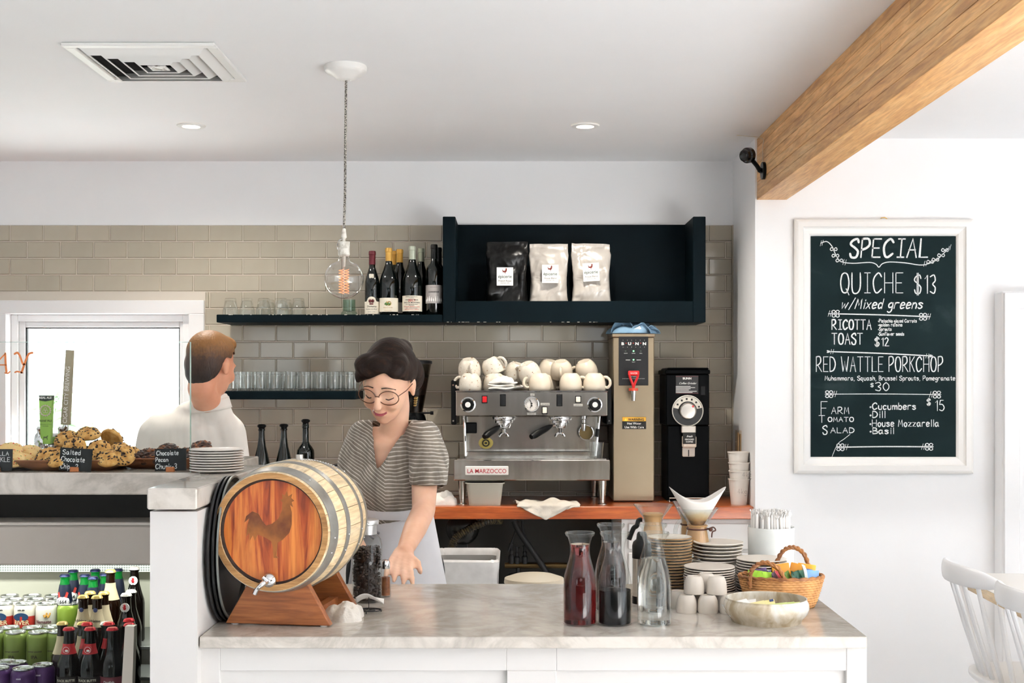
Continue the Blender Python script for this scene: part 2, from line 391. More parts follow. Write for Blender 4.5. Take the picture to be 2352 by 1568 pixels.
# ---- window in the back wall
win = MB(); d = .03; trx0, trx1, trz1 = X(-46, YB), X(471, YB), Z(690, YB)
yf = YB-.022
win.box((trx0, yf, WZ1), (trx1, YB, trz1), .003); win.box((WX1, yf, WZ0-.06), (trx1, YB, WZ1), .003); win.box((trx0, yf, WZ0-.06), (WX0, YB, WZ1), .003)
win.box((WX0, yf, WZ0-.06), (WX1, YB, WZ0), .003)
wino = struct('window_1', win, trim_paint)
gx0, gx1, gz1 = X(60, YB+.06), X(414, YB+.06), Z(752, YB+.06)
fr = MB(); ya, yb = YB+.035, YB+.1
for (a, b, c, e, dy) in ((WX0, gx0-.03, WZ0, WZ1, 0), (gx1+.018, WX1, WZ0, WZ1, 0), (gx0-.03, gx1+.018, gz1+.028, WZ1, 0), (gx0-.03, gx0, WZ0, gz1+.028, .014), (gx1, gx1+.018, WZ0, gz1+.028, .014), (gx0, gx1, gz1, gz1+.028, .014), (gx0, gx1, WZ0, WZ0+.04, .014)):
    fr.box((a, ya+dy, c), (b, yb, e), .003)
fr.build('window_frame', trim_paint, wino)
gk = MB()
for (a, b, c, e) in ((gx0, gx0+.006, WZ0+.04, gz1), (gx1-.005, gx1, WZ0+.04, gz1), (gx0, gx1, gz1-.005, gz1)): gk.box((a, YB+.055, c), (b, YB+.075, e))
gk.build('gasket', M('black rubber', '101416', .6), wino)
pn = MB(); pn.box((gx0, YB+.062, WZ0+.04), (gx1, YB+.068, gz1)); pn.build('window_pane', thin_glass('window glass', (.96, .985, .98, 1), 1.3), wino, smooth=0)
# ================================================================ ceiling fittings
steel = mottled('brushed steel', [(.3, 'b9b4ab'), (.7, 'cfcbc4')], 4, .26, metal=1, sc=(1, 1, 30))
chrome = M('chrome', 'd8d8d8', .08, 1)
black_pl = M('black plastic', '050607', .4, spec=.25)
white_pl = M('white plastic', 'eeece8', .35)
vent = thing('ceiling_vent', 'square white ceiling air vent with nested slanted louvres', 'vent', (X(365, 4.08), 4.08, ZCE))
vw = .235
def frustum_ring(mb, r0, z0, r1, z1, t=.0):
    vs = []; 
    for r, z in ((r0, z0), (r1, z1)): vs += [(-r, -r, z), (r, -r, z), (r, r, z), (-r, r, z)]
    mb.add(vs, [(i, (i+1) % 4, 4+(i+1) % 4, 4+i) for i in range(4)])
ventm = M('white enamel', 'f0efec', .4)
mb = MB()
for a, b, c, e in ((-vw, vw, -vw, -vw+.032), (-vw, vw, vw-.032, vw), (-vw, -vw+.032, -vw+.032, vw-.032), (vw-.032, vw, -vw+.032, vw-.032)): mb.box((a, c, -.012), (b, e, -.001), .003)
mb.build('frame', ventm, vent)
for k, r in enumerate((.168, .128, .088, .048)):
    mb = MB()
    frustum_ring(mb, r+.032, -.002, r+.004, -.026); frustum_ring(mb, r+.004, -.026, r, -.024); frustum_ring(mb, r, -.024, r+.028, 0)
    frustum_ring(mb, r+.028, 0, r+.032, -.002); mb.build('louvre', ventm, vent, smooth=0)
mb = MB(); mb.box((-.03, -.03, -.024), (.03, .03, -.02), .002); mb.build('centre_plate', mottled('dusty white enamel', [(.45, 'f0efec'), (.62, '5a4632')], 40, .5), vent)
mb = MB(); mb.box((-.2, -.2, -.0015), (.2, .2, -.0003)); mb.build('duct_backing', M('dark duct', '0a0a0a', .8), vent, smooth=0)
glowm = M('lamp glow', 'fff6e4', .4, emit='fff1d8', es=9)
for px, lab in ((439, 'round recessed white ceiling downlight beside the square air vent'), (1344, 'round recessed white ceiling downlight near the timber beam')):
    t = thing('ceiling_downlight', lab, 'downlight', (X(px, 5.09), 5.09, ZCE), 0, 'recessed ceiling downlights')
    mb = MB(); mb.lathe([(.034, -.001), (.036, -.007), (.055, -.006), (.058, -.001)], 32); mb.build('trim_ring', ventm, t)
    mb = MB(); mb.lathe([(0, -.0055), (.033, -.0055), (.035, -.001)], 24); mb.build('lens', glowm, t)
    L = bpy.data.lights.new('downlight', 'SPOT'); L.energy = 58; L.spot_size = 2.75; L.spot_blend = 1; L.color = (1, .94, .84); L.shadow_soft_size = .04
    lo = bpy.data.objects.new('downlight_lamp', L); COL.objects.link(lo); lo.parent = t; lo.location = (0, 0, -.02)
# ---- pendant
YP = 4.14
pend = thing('pendant_lamp', 'large clear globe filament bulb hanging on a grey fabric cord', 'pendant lamp', (X(794, YP), YP, ZCE))
zp = lambda py: Z(py, YP)-ZCE
mb = MB(); prof = [(0, 0), (.068, 0), (.07, -.006), (.068, -.018), (.06, -.026), (.045, -.03), (.03, -.044), (.008, -.048), (0, -.048)]
mb.lathe(prof, 32)
for k in range(16):
    a = 2*PI*k/16; mb.tube([(.03*math.cos(a), .03*math.sin(a), -.041), (.012*math.cos(a), .012*math.sin(a), -.047)], .0022, 6)
mb.build('ceiling_rose', white_pl, pend)
cordm = mottled('black and white braided cord', [(.45, '2c2a27'), (.55, 'b8b2a8')], 260, .8)
mb = MB(); pts = [(S(d, YP), 0, zp(y)) for y, d in ((178, 1), (260, 0), (350, -1), (440, -1.5), (530, -4))]; mb.tube(smoothline(pts, 8), .0042, 8); mb.build('cord', cordm, pend)
xo = S(-4, YP)
mb = MB(); mb.lathe([(0, zp(525)), (.006, zp(525)), (.009, zp(545)), (.005, zp(549)), (.005, zp(555)), (.0195, zp(555)), (.0195, zp(585)), (.016, zp(588)), (0, zp(588))], 24, c=(xo, 0, 0)); mb.build('socket', mottled('chalky white porcelain', [(.42, 'c9c3b6'), (.55, 'efebe2')], 60, .5), pend)
mb = MB(); mb.tube(smoothline([(xo-.006, -.004, zp(549)), (xo-.016, -.004, zp(553)), (xo-.021, -.004, zp(565)), (xo-.02, -.004, zp(573))], 4), .0018, 6); mb.build('pull_lever', chrome, pend)
rb = S(45, YP); zc_ = zp(641); prof = [(.013, zp(586)), (.0165, zp(590)), (.02, zp(600))]
for k in range(16):
    a = math.radians(42+(180-42)*k/15); prof.append((max(rb*math.sin(a), 0 if k == 15 else 0), zc_+rb*math.cos(a)))
prof[-1] = (0, zc_-rb)
mb = MB(); mb.lathe(prof, 40, c=(xo, 0, 0)); bulb = mb.build('bulb', thin_glass('bulb glass', (.97, .97, .965, 1), 1.6, 1.8), pend, smooth=180)
filam = M('glowing filament', 'ffb070', .4, emit='ff7038', es=3.2)
fb = MB(); 
for s_ in (-1, 1):
    fp = [(xo+s_*.009+.0075*math.cos(t*PI/6), .006*math.sin(t*PI/6), zp(618)-(t/108)*S(56, YP)) for t in range(109)]
    fb.tube(fp, .0005, 5)
fb.build('filament', filam, bulb)
mb = MB(); mb.tube([(xo, 0, zp(590)), (xo, 0, zp(676))], .0012, 6); mb.lathe([(0, zp(588)), (.006, zp(588)), (.004, zp(612)), (0, zp(614))], 12, c=(xo, 0, 0)); mb.build('glass_stem', M('filament stem', 'd9cfc2', .3), bulb)
# ---- security camera on the beam
YC = 5.2; sc_ = thing('security_camera', 'small black security camera on a curved arm fixed to the beam', 'camera', (bx0, YC, Z(392, YC)))
mb = MB(); mb.cyl((-.012, 0, 0), .036, .012, 24, axis='X'); mb.build('mount_plate', black_pl, sc_)
hx, hz = X(1716, YC)-bx0, Z(358, YC)-Z(392, YC)
mb = MB(); mb.tube(smoothline([(-.01, 0, 0), (-.022, -.005, .002), (-.035, -.01, .02), (hx+.01, -.012, hz-.01)], 5), [.011]*6+[.009]*10, 8); mb.build('arm', black_pl, sc_)
mb = MB(Matrix.Translation((hx, -.012, hz)) @ Matrix.Rotation(math.radians(-50), 4, 'Z') @ Matrix.Rotation(math.radians(100), 4, 'X'))
mb.lathe([(0, -.018), (.026, -.018), (.032, -.012), (.032, .006), (.026, .01), (.024, .024), (.018, .026), (0, .02)], 28); mb.build('camera_head', M('black gloss', '08090b', .15), sc_)
mb = MB(); mb.tube(smoothline([(-.004, .02, -.02), (-.006, .01, .02), (-.005, .015, .1), (-.004, .02, .135), (-.05, .03, .147), (-.11, .03, .1515)], 4), .0016, 6); mb.build('wire', M('cream wire', 'cbbfa8', .6), sc_)
# ================================================================ navy shelving
navy = mottled('navy shelf paint', [(.3, '060f13'), (.7, '081419')], 5, .5, spec=.06)
YS = 5.625
chip = M('bare chipped edge', 'c8c2b8', .7)
def shelf_body(name, label, px0, px1, py0, py1):
    t = thing(name, label, 'shelf', ((X(px0, YS)+X(px1, YS))/2, (YS+YB)/2, Z(py1, YS)))
    w = (X(px1, YS)-X(px0, YS))/2; h = Z(py0, YS)-Z(py1, YS)
    mb = MB(); mb.box((-w, YS-t.location.y, 0), (w, YB-.011-t.location.y, h), .0025); mb.build('board', navy, t); return t, w, h
sh1, w1, h1 = shelf_body('wall_shelf', 'long navy floating shelf carrying the upturned tumblers and wine bottles', 497, 1016, 722, 740)
mb = MB()
for k in range(26):
    x = R.uniform(-w1, w1); mb.box((x, YS-sh1.location.y-.0006, h1-.0022), (x+R.uniform(.002, .012), YS-sh1.location.y+.001, h1+.0004))
o = mb.build('paint_chips', chip, sh1, smooth=0); o['kind'] = 'stuff'
sh2, w2, h2 = shelf_body('wall_shelf', 'shorter navy floating shelf under the long one, full of straight glasses', 498, 817, 898, 917)
T1 = Z(722, YS); T2 = Z(898, YS)
cx0, cx1 = X(1017, YS), X(1621, YS); cz0, cz1, czl = Z(740, YS), Z(497, YS), Z(691, YS); th = S(29, YS)
cab = thing('wall_cubby', 'navy open box shelf with tall sides holding the coffee bags', 'shelf', ((cx0+cx1)/2, (YS+YB)/2, cz0))
cw = (cx1-cx0)/2; ch = cz1-cz0; y0, y1 = YS-cab.location.y, YB-.011-cab.location.y
for a, b in ((-cw, -cw+th), (cw-th, cw)):
    mb = MB(); mb.box((a, y0, 0), (b, y1, ch), .0025); mb.build('side_panel', navy, cab)
mb = MB(); mb.box((-cw+th, y0+.0005, 0), (cw-th, y0+.022, czl-cz0), .002); mb.build('front_lip', navy, cab)
mb = MB(); mb.box((-cw+th, y0+.022, .0), (cw-th, y1, .022)); mb.build('bottom_board', navy, cab)
mb = MB(); mb.box((-cw+th, y1-.014, .022), (cw-th, y1, ch-.003)); mb.build('back_panel', navy, cab)
mb = MB()
for k in range(24):
    x = R.uniform(-cw, .1); mb.box((x, y0-.0002, .0), (x+R.uniform(.003, .014), y0+.001, .002))
o = mb.build('paint_chips', chip, cab, smooth=0); o['kind'] = 'stuff'
CUB_Z = cz0+.022
wd = thing('wood_offcut', 'tiny pale wood block in the corner of the navy open box shelf', 'wood block', (X(1041, YS+.03), YS+.034, CUB_Z))
mb = MB(); mb.prism([(-.008, 0), (.006, 0), (.008, .06), (-.004, .072)], -.008, .008); mb.build('block', wood('pine', 'c99a5c', 'd8ae70', 'e6c48c', 'Z'), wd)
# ================================================================ back counter
YCF = 5.40; cherry = wood('cherry worktop', '8a3a16', 'a8501f', 'bd672f', 'X', .9, .28, .3)
wk = MB(); wk.box((-3.3, YCF, CT-.054), (XA-.001, YB-.011, CT), .003)
o = wk.build('wooden_worktop', cherry); tag(o, 'thick reddish-brown wooden worktop along the tiled wall', 'worktop')
cab2 = thing('base_cabinet', 'plain white cabinet under the right end of the wooden worktop', 'cabinet', ((X(1428, YCF)+XA)/2, YCF+.3, 0))
hw = (XA-.002-X(1428, YCF))/2
mb = MB(); mb.box((-hw, -.27, .0), (hw, .2, CT-.056), .002); mb.build('body', cab_paint, cab2)
mb = MB(); mb.box((-hw+.03, -.286, .12), (-.01, -.27, CT-.2), .003); mb.box((.0, -.286, .12), (hw-.02, -.27, CT-.2), .003); mb.build('door', cab_paint, cab2)
mb = MB(); mb.box((-hw+.03, -.286, CT-.185), (hw-.02, -.27, CT-.075), .003); mb.build('drawer_front', cab_paint, cab2)
cab3 = thing('base_cabinet', 'white cabinet under the wooden worktop hidden behind the barrel and barista', 'cabinet', (-1.9, YCF+.3, 0))
mb = MB(); mb.box((-1.4, -.27, 0), (1.2, .2, CT-.056), .002); mb.build('body', cab_paint, cab3)
mb = MB(); mb.box((-.4, -.286, .1), (1.15, -.27, CT-.08), .003); mb.build('door', cab_paint, cab3)
# ---- dark plumbing under the open part of the worktop
dk = M('painted deep shade', '2a2824', .8); mb = MB(); mb.box((-.69, YB-.03, .0), (X(1425, YCF), YB-.001, CT-.056)); o = mb.build('shade_board', dk, smooth=0); tag(o, 'dark sheet painting the deep shade behind the pipes under the wooden worktop', 'panel')  # dark sheet stands in for the deep shade on the wall behind the pipes
blk = M('dull black', '0d0e0f', .6)
Yp = 5.62
tk = thing('pressure_pump', 'round black pump with a domed end under the wooden worktop', 'pump', (X(1063, Yp), Yp, 0))
mb = MB(Matrix.Translation((0, 0, Z(1212, Yp))) @ Matrix.Rotation(PI/2, 4, 'X')); rr = S(38, Yp)
mb.lathe([(0, -.1), (rr, -.1), (rr, .02), (rr*.96, .03), (rr*.6, .055), (0, .065)], 28); mb.build('tank', M('glossy black tank', '0b0c0d', .25), tk)
mb = MB(); mb.box((-.02, -.03, 0), (.02, .05, Z(1212, Yp)-rr+.01)); mb.build('stand', blk, tk)
Yh = 5.52; hp = smoothline([(X(1035, Yh), Yh, Z(1265, Yh)), (X(1047, Yh), Yh, Z(1235, Yh)), (X(1078, Yh), Yh, Z(1215, Yh)), (X(1120, Yh), Yh+.01, Z(1197, Yh)), (X(1150, Yh), Yh+.06, CT-.08)], 30)
mb = MB(); mb.tube([p for p in hp], [.0135 if (i//2) % 2 else .0175 for i in range(len(hp))], 10)
o = mb.build('drain_hose', mottled('ribbed hose', [(.4, '17150f'), (.6, '4a4026')], 90, .5)); tag(o, 'ribbed dark drain hose slanting down under the wooden worktop', 'hose')
for i, (pa, lab, w) in enumerate((([(1180, 1195), (1195, 1225), (1240, 1290), (1268, 1340), (1280, 1400)], 'thick black hose bundle slanting down to the right under the worktop', .014),
        ([(1190, 1195), (1182, 1225), (1168, 1265)], 'thin black cable dropping left to the valves under the worktop', .005),
        ([(1200, 1195), (1205, 1230), (1245, 1300), (1275, 1340)], 'thin black cable beside the thick hose bundle under the worktop', .006))):
    y = 5.66+i*.03; mb = MB(); mb.tube(smoothline([(X(p, y), y, Z(q, y)) for p, q in pa], 8), w, 14); o = mb.build('cable' if i else 'hose_bundle', blk); tag(o, lab, 'cable')
vv = thing('valve_manifold', 'dark pipe with upright brass valves under the wooden worktop', 'valve', (X(1190, 5.7), 5.7, Z(1298, 5.7)))
mb = MB(); mb.tube([(-.06, 0, 0), (.22, 0, 0)], .014, 10); mb.build('pipe', M('dark brass', '4a3a20', .4, .8), vv)
for x, h in ((-.03, .085), (-.005, .07), (.03, .075)):
    mb = MB(); mb.lathe([(0, 0), (.013, 0), (.013, h*.4), (.007, h*.5), (.009, h*.7), (.006, h*.75), (.006, h), (.011, h), (.011, h+.006), (0, h+.006)], 12, c=(x, 0, .008)); mb.build('valve', blk, vv)
mb = MB(); mb.lathe([(0, -.3), (.03, -.3), (.045, -.06), (.045, -.04), (.01, -.035), (.01, 0), (0, 0)], 16); mb.build('filter_bowl', blk, vv)
# ---- bin with liner
YBn = 5.0; bw = S(74, YBn); bz = Z(1290, YBn)
bn = thing('waste_bin', 'slim waste bin with a translucent white liner folded over its rim', 'bin', (X(1068, YBn), YBn+.18, 0))
def rrect(w, d, r, n=5):
    out = []
    for cxx, cyy, a0 in ((w-r, d-r, 0), (-w+r, d-r, 90), (-w+r, -d+r, 180), (w-r, -d+r, 270)):
        for k in range(n): a = math.radians(a0+90*k/(n-1)); out.append((cxx+r*math.cos(a), cyy+r*math.sin(a)))
    return out
def loft(mb, secs, cap0=True, cap1=False, mi=0, close=True):
    n = len(secs[0]); vs = [p for s_ in secs for p in s_]; fs = []
    for i in range(len(secs)-1):
        for k in range(n if close else n-1): fs.append((i*n+k, i*n+(k+1) % n, (i+1)*n+(k+1) % n, (i+1)*n+k))
    if cap0: fs.append(tuple(range(n))[::-1])
    if cap1: fs.append(tuple(range((len(secs)-1)*n, len(secs)*n)))
    return mb.add(vs, fs, mi)
def sec(w, d, r, z, n=5): return [(x, y, z) for x, y in rrect(w, d, r, n)]
mb = MB(); loft(mb, [sec(bw*.82, .14, .03, 0), sec(bw*.97, .175, .03, bz-.02), sec(bw*.94, .17, .03, bz-.02), sec(bw*.8, .135, .03, .01)]); mb.build('body', M('grey bin plastic', '8d8a86', .5), bn)
lin_m = mottled('bin liner film', [(.3, 'b9b5b2'), (.7, 'd9d6d3')], 9, .3, bmp=.3, bscale=30)
mb = MB(); A = []
for z, k, wob in ((bz-.22, .99, .004), (bz-.05, 1.03, .004), (bz-.03, 1.07, .002), (bz-.001, 1.08, .001), (bz+.008, 1.03, .001), (bz-.01, .97, .002), (bz-.12, .93, .006)):
    A.append([(x*k*(1+wob*10*(R.random()-.5)), y*k, z+wob*(R.random()-.5)*3) for x, y in rrect(bw*.99, .178, .03, 9)])
loft(mb, A, False); mb.build('liner', lin_m, bn)
# ================================================================ raised ledge, divider, front counter
YL, ZL = 3.05, 1.214                 # cookie ledge front and top
marble = M('carrara marble', 'd9d5d0', .14, spec=.5)
_c = coords(marble, (1, 1, 1), 'World'); _v = noisef(marble, _c, 3.2, 9, .62, 1.1); _n2 = noisef(marble, _c, 11, 6, .6, .6)
_f = ramp(marble, _v, [(.34, 'a8a199'), (.45, 'cbc4bb'), (.5, 'b8b1a8'), (.56, 'cfc8bf'), (.75, 'd6d0c9')])
setc(marble, mix(marble, _f, ramp(marble, _n2, [(.35, 'b8b2ab'), (.55, 'ffffff')]), .35, 'MULTIPLY'))
Y1 = 2.6; pxa, pxb = X(337, Y1), X(452, Y1)
dv = MB(); dv.box((pxa+.001, 2.62, 0), (pxb-.004, 3.34, ZL-.05)); struct('wall_divider', dv, cab_paint, smooth=0)
sl = MB(); sl.box((pxa, Y1, ZL-.044), (pxb, 3.35, ZL), .003); o = sl.build('marble_ledge', marble); tag(o, 'short grey-veined marble slab capping the divider beside the barrel', 'marble slab')
sl = MB(); sl.box((-2.6, YL, ZL-.053), (pxa-.001, 3.75, ZL), .003); o = sl.build('marble_ledge', marble); tag(o, 'long marble ledge above the drinks fridge carrying the cookie trays', 'marble slab')
YF0, YF1 = 2.626, 3.32
fx0, fx1 = pxb-.001, X(1993, YF0)
sl = MB(); sl.prism([(fx0, YF0), (fx1-.004, YF0), (fx1, YF0+.004), (fx1+.014, YF1), (fx0, YF1)], CT-.0245, CT, 'Z'); o = sl.build('marble_worktop', marble, smooth=20); tag(o, 'marble worktop of the front service counter under the barrel and carafes', 'worktop')
md = o.modifiers.new('bev', 'BEVEL'); md.width = .002; md.segments = 2
cc = thing('service_counter', 'white panelled counter front below the marble worktop', 'counter', ((fx0+fx1)/2, 2.99, 0))
hw = (fx1-fx0)/2; yb0 = 2.655-2.99; zt = CT-.0255
def pxl(px): return X(px, 2.655)-cc.location.x
mb = MB(); mb.box((-hw+.002, yb0+.016, 0), (hw-.006, .3, zt-.004)); mb.build('body', cab_paint, cc, smooth=0)
zr = Z(1540, 2.655)
for a, b in ((pxl(452), pxl(505)), (pxl(1163), pxl(1278)), (pxl(1944), pxl(1991))):
    mb = MB(); mb.box((a+.0008, yb0, 0), (b, yb0+.02, zr), .0015) if a > pxl(460) and a < pxl(1900) else mb.box((a, yb0, 0), (b, yb0+.02, zt-.003), .0015); mb.build('stile', cab_paint, cc)
for a, b in ((pxl(505), pxl(1163)), (pxl(1163), pxl(1278)), (pxl(1278), pxl(1944))):
    mb = MB(); mb.box((a, yb0+.0006, zr), (b, yb0+.02, zt-.003), .0012); mb.build('rail', cab_paint, cc)
for a, b in ((pxl(505), pxl(1163)), (pxl(1278), pxl(1944))):
    mb = MB(); mb.box((a, yb0, .0), (b, yb0+.02, .1), .0012); mb.build('rail', cab_paint, cc)
    mb = MB(); mb.box((a, yb0+.011, .1), (b, yb0+.017, zr)); mb.build('panel', cab_paint, cc, smooth=0)
# round lid peeping over the back edge of the counter
Yt = 3.75; tb = thing('round_bucket', 'pale round lidded bucket just behind the marble counter', 'bucket', (X(1228, Yt), Yt+.1, 0)); zt_ = Z(1334, Yt)
mb = MB(); mb.lathe([(0, 0), (.07, 0), (.085, zt_-.02), (0, zt_-.02)], 28); mb.build('body', cab_paint, tb)
mb = MB(); mb.lathe([(.088, zt_-.025), (.092, zt_-.02), (.09, zt_-.006), (.06, zt_+.004), (0, zt_+.006)], 32); mb.build('lid', M('cream lid', 'c9bda6', .5), tb)
# ================================================================ chalkboard and cupboard on the right wall
fx = lambda px: X(px, YR-.02)
fz = lambda py: Z(py, YR-.02)
cb = thing('chalkboard', 'black menu chalkboard in a white wooden picture frame', 'chalkboard', (fx(2030), YR-.004, fz(1087)))
ox, oz = cb.location.x, cb.location.z
def frame_ring(mb, prof, x0, x1, z0, z1, mi=0):
    """mitred picture frame: prof = (inset, y) pairs"""
    rings = [[(x0+i, y, z0+i), (x1-i, y, z0+i), (x1-i, y, z1-i), (x0+i, y, z1-i)] for i, y in prof]
    for a in range(4):
        b = (a+1) % 4; vs = []; 
        for r in rings: vs += [r[a], r[b]]
        mb.add(vs, [(2*k, 2*k+1, 2*k+3, 2*k+2) for k in range(len(rings)-1)], mi)
frm = M('white frame paint', 'efedea', .35)
x0, x1, z0, z1 = fx(1825)-ox, fx(2235)-ox, fz(1087)-oz, fz(503)-oz; u = S(1, YR)
mb = MB(); frame_ring(mb, [(0, 0), (0, -.02), (3*u, -.026), (7*u, -.03), (18*u, -.032), (20*u, -.024), (23*u, -.02), (33*u, -.016), (36*u, -.012), (38*u, -.006), (38*u, 0)], x0, x1, z0, z1); mb.build('frame', frm, cb, smooth=0)
slate = mottled('dusty slate', [(.3, '141e20'), (.62, '1a2628'), (0.8, '3a4647')], 4, .8, spec=.05, detail=7, dist=.5)
mb = MB(); mb.box((fx(1862)-ox, -.007, fz(1051)-oz), (fx(2200)-ox, -.001, fz(542)-oz)); mb.build('slate_panel', slate, cb, smooth=0)
mb = MB(); mb.tube([(-.012, -.016, z1-.001), (-.012, -.016, z1+.005), (.004, -.016, z1+.007), (.016, -.016, z1-.001)], .002, 6); mb.build('hanging_loop', M('brass', '9c7a3a', .3, 1), cb)
chk = mottled('white chalk', [(.3, 'cfd3d2'), (.6, 'f4f5f4')], 200, .9)
CYB = -.0073
bxp = lambda px: fx(px)-ox
bzp = lambda py: fz(py)-oz
def wr(s, px, py_base, hpx, wpx, lw=3.0, **kw): writing('chalk_lettering', s, S(hpx, YR-.02), bxp(px), bzp(py_base), S(lw, YR-.02), chk, cb, CYB, fit=S(wpx, YR-.02), **kw)
wr('SPECIAL', 1953, 590, 42, 186, 5.2, slant=.1); wr('QUICHE', 1932, 672, 46, 150, 3.0); wr('$13', 2102, 673, 42, 54, 2.8)
wr('w/Mixed greens', 1933, 708, 22, 190, 3.0, slant=.25); wr('RICOTTA', 1912, 756, 22, 94, 3.4); wr('TOAST', 1912, 790, 25, 74, 3.2)
for s_, y, w in (('*Pistachio glazed Carrots', 740, 90), ('*golden raisins', 749, 57), ('*Sprouts', 759, 32), ('*Sunflower seeds', 770, 61)): wr(s_, 2018, y, 7.6, w, 1.5)
wr('$12', 2011, 794, 19, 36, 2.4); wr('RED WATTLE PORKCHOP', 1876, 853, 34, 295, 2.7)
wr('Muhammara, Squash, Brussel Sprouts, Pomegranate', 1896, 873, 10, 301, 1.7); wr('$', 2001, 888, 8, 9, 1.5); wr('30', 2012, 897, 19, 37, 2)
wr('F', 1887, 952, 30, 20, 2.3); wr('ARM', 1911, 950, 15, 44, 2.2); wr('T', 1882, 970, 16, 18, 2.3); wr('OMATO', 1903, 968, 10, 62, 2.2); wr('S', 1891, 997, 20, 14, 2.3); wr('ALAD', 1909, 994, 12, 58, 2.2)
for s_, y, w, h in (('*Cucumbers', 940, 110, 15), ('*Dill', 959, 40, 15), ('*House Mozzarella', 979, 163, 15), ('*Basil', 996, 60, 14)): wr(s_, 1998, y, h, w, 2.5)
wr('$', 2131, 930, 14, 10, 2.6); wr('15', 2148, 943, 24, 27, 2.2)
mb = MB()
def rl(pts, lw=2.2, sm=True):
    p = [(bxp(a), bzp(b), 0) for a, b in pts]; p = smoothline(p, 5) if sm and len(p) > 2 else p
    ribbon(mb, [(q[0], q[1]) for q in p], S(lw, YR-.02))
rl([(1886, 558), (1900, 554), (1912, 565), (1921, 585), (1933, 600), (1960, 604), (1998, 602), (2013, 606), (2020, 613), (2028, 605), (2045, 601), (2080, 603), (2120, 608), (2150, 598), (2165, 585), (2180, 570)], 2)
for x, y in ((1916, 572), (1920, 587), (1929, 598), (2138, 601), (2150, 596), (2163, 586), (2172, 574)):
    for dx in (-1, 1): rl([(x, y), (x+dx*5, y-4), (x+dx*8, y), (x+dx*5, y+3), (x, y)], 1.8)
for x, y in ((1886, 558), (1890, 557), (1938, 601), (1943, 602), (2124, 605), (2129, 604), (2180, 571), (2184, 567)): rl([(x-1, y+6), (x+2, y-6)], 1.6)
def divider(xa, ya, xb, yb, ends, lw=2.6):
    rl([(xa, ya), ((xa+xb)/2, (ya+yb)/2-1), (xb, yb)], lw)
    for sx, x, y in ((1, xa, ya), (-1, xb, yb)):
        if ends:
            for k in (0, 1):
                c = x+sx*(12+k*9) if ends == 2 else x+sx*(5+k*9)
                rl([(c, y), (c-4, y-5), (c, y-8), (c+4, y-5), (c, y), (c-4, y+5), (c, y+8), (c+4, y+5), (c, y)], 1.8)
            for k in (0, 1): c = x+sx*(1+k*5) if ends == 2 else x+sx*(20+k*5); rl([(c-2, y+6), (c+2, y-7)], 1.7)
        else:
            for k in (0, 1): c = x+sx*(6+k*5); rl([(c-1, y+5), (c+1, y-5)], 1.7)
            rl([(x-3, y-2), (x+3, y), (x-3, y+2)], 3)
divider(1904, 720, 2138, 727, 2); divider(1904, 807, 2140, 817, 0); divider(1896, 905, 2163, 906, 1, 1.6); divider(1922, 1027, 2145, 1026, 1)
rl([(1954, 997), (1940, 1008), (1925, 1020), (1912, 1049)], 1.2)
mb.build('chalk_flourishes', chk, cb, (0, CYB, 0), smooth=0)
YK = 5.27; kx0 = X(2304, YK); kz1 = Z(668, YK)
ck = thing('white_cupboard', 'tall white cupboard with a framed door at the right edge', 'cupboard', (kx0+.35, YR, 0))
mb = MB(); mb.box((-.35, -.09, 0), (.35, -.002, kz1), .004); mb.build('body', trim_paint, ck)
mb = MB(); frame_ring(mb, [(0, 0), (0, -.018), (.06, -.018), (.066, -.008), (.066, 0)], -.345, .345, .05, kz1-.01); o = mb.build('door_frame', trim_paint, ck, (0, -.09, 0), smooth=0)
mb = MB(); mb.box((-.28, -.097, .11), (.28, -.09, kz1-.07)); mb.build('door_panel', trim_paint, ck, smooth=0)
# ================================================================ things on the navy shelves
def solidlathe(prof, n=24, **kw): return MB().lathe(prof, n, **kw)
tumbler_g = thin_glass('tumbler glass', (.975, .985, .98, 1), 1.5, 1.5)
def facet_tumbler():
    t = thing('tumbler', 'x', 'glass'); n = 10; mb = MB()
    mb.lathe([(.0345, 0), (.036, .002), (.0345, .03), (.031, .036), (.026, .075), (.0245, .078), (0, .078)], n)
    mb.build('outer_wall', tumbler_g, t, smooth=20)
    mb = MB(); mb.lathe([(.0335, .001), (.032, .03), (.029, .037), (.022, .066), (.012, .068), (0, .066)], 20); mb.build('inner_wall', tumbler_g, t, smooth=180)
    return t
proto = facet_tumbler(); first = True; gp = 'upturned tumblers on the long navy shelf'
for k, (px, Y) in enumerate(((529.5, 5.72), (567, 5.72), (606, 5.72), (646, 5.72), (686, 5.72), (617, 5.83), (657, 5.83))):
    lab = ('%s upturned clear tumbler from the left on the long navy shelf' % ordw(k)) if k < 5 else ('upturned clear tumbler half hidden behind the %s one on the long shelf' % ordw(k-3))
    loc = (X(px, Y), Y, T1)
    if first: proto.location = loc; tag(proto, lab, None, gp); first = False
    else: dup(proto, loc, R.uniform(0, 1), lab, gp)
t = thing('glass_jar', 'thick-based clear glass standing behind the hanging bulb', 'glass', (X(802, 5.76), 5.76, T1))
mb = MB(); mb.lathe([(0, 0), (.036, 0), (.038, .008), (.036, .016), (.03, .022), (.029, .075), (.027, .075), (.027, .024), (0, .02)], 28); mb.build('body', thin_glass('greenish glass', (.78, .88, .84, 1), 1.5), t)
straight_g = thin_glass('straight glass', (.98, .988, .985, 1), 1.5, 1.6)
def straight():
    t = thing('drinking_glass', 'x', 'glass'); mb = MB()
    mb.lathe([(0, 0), (.026, 0), (.028, .004), (.0295, .086), (.028, .088), (.027, .086), (.0255, .012), (0, .01)], 20); mb.build('body', straight_g, t); return t
gp = 'straight glasses on the short navy shelf'; proto = straight(); first = True
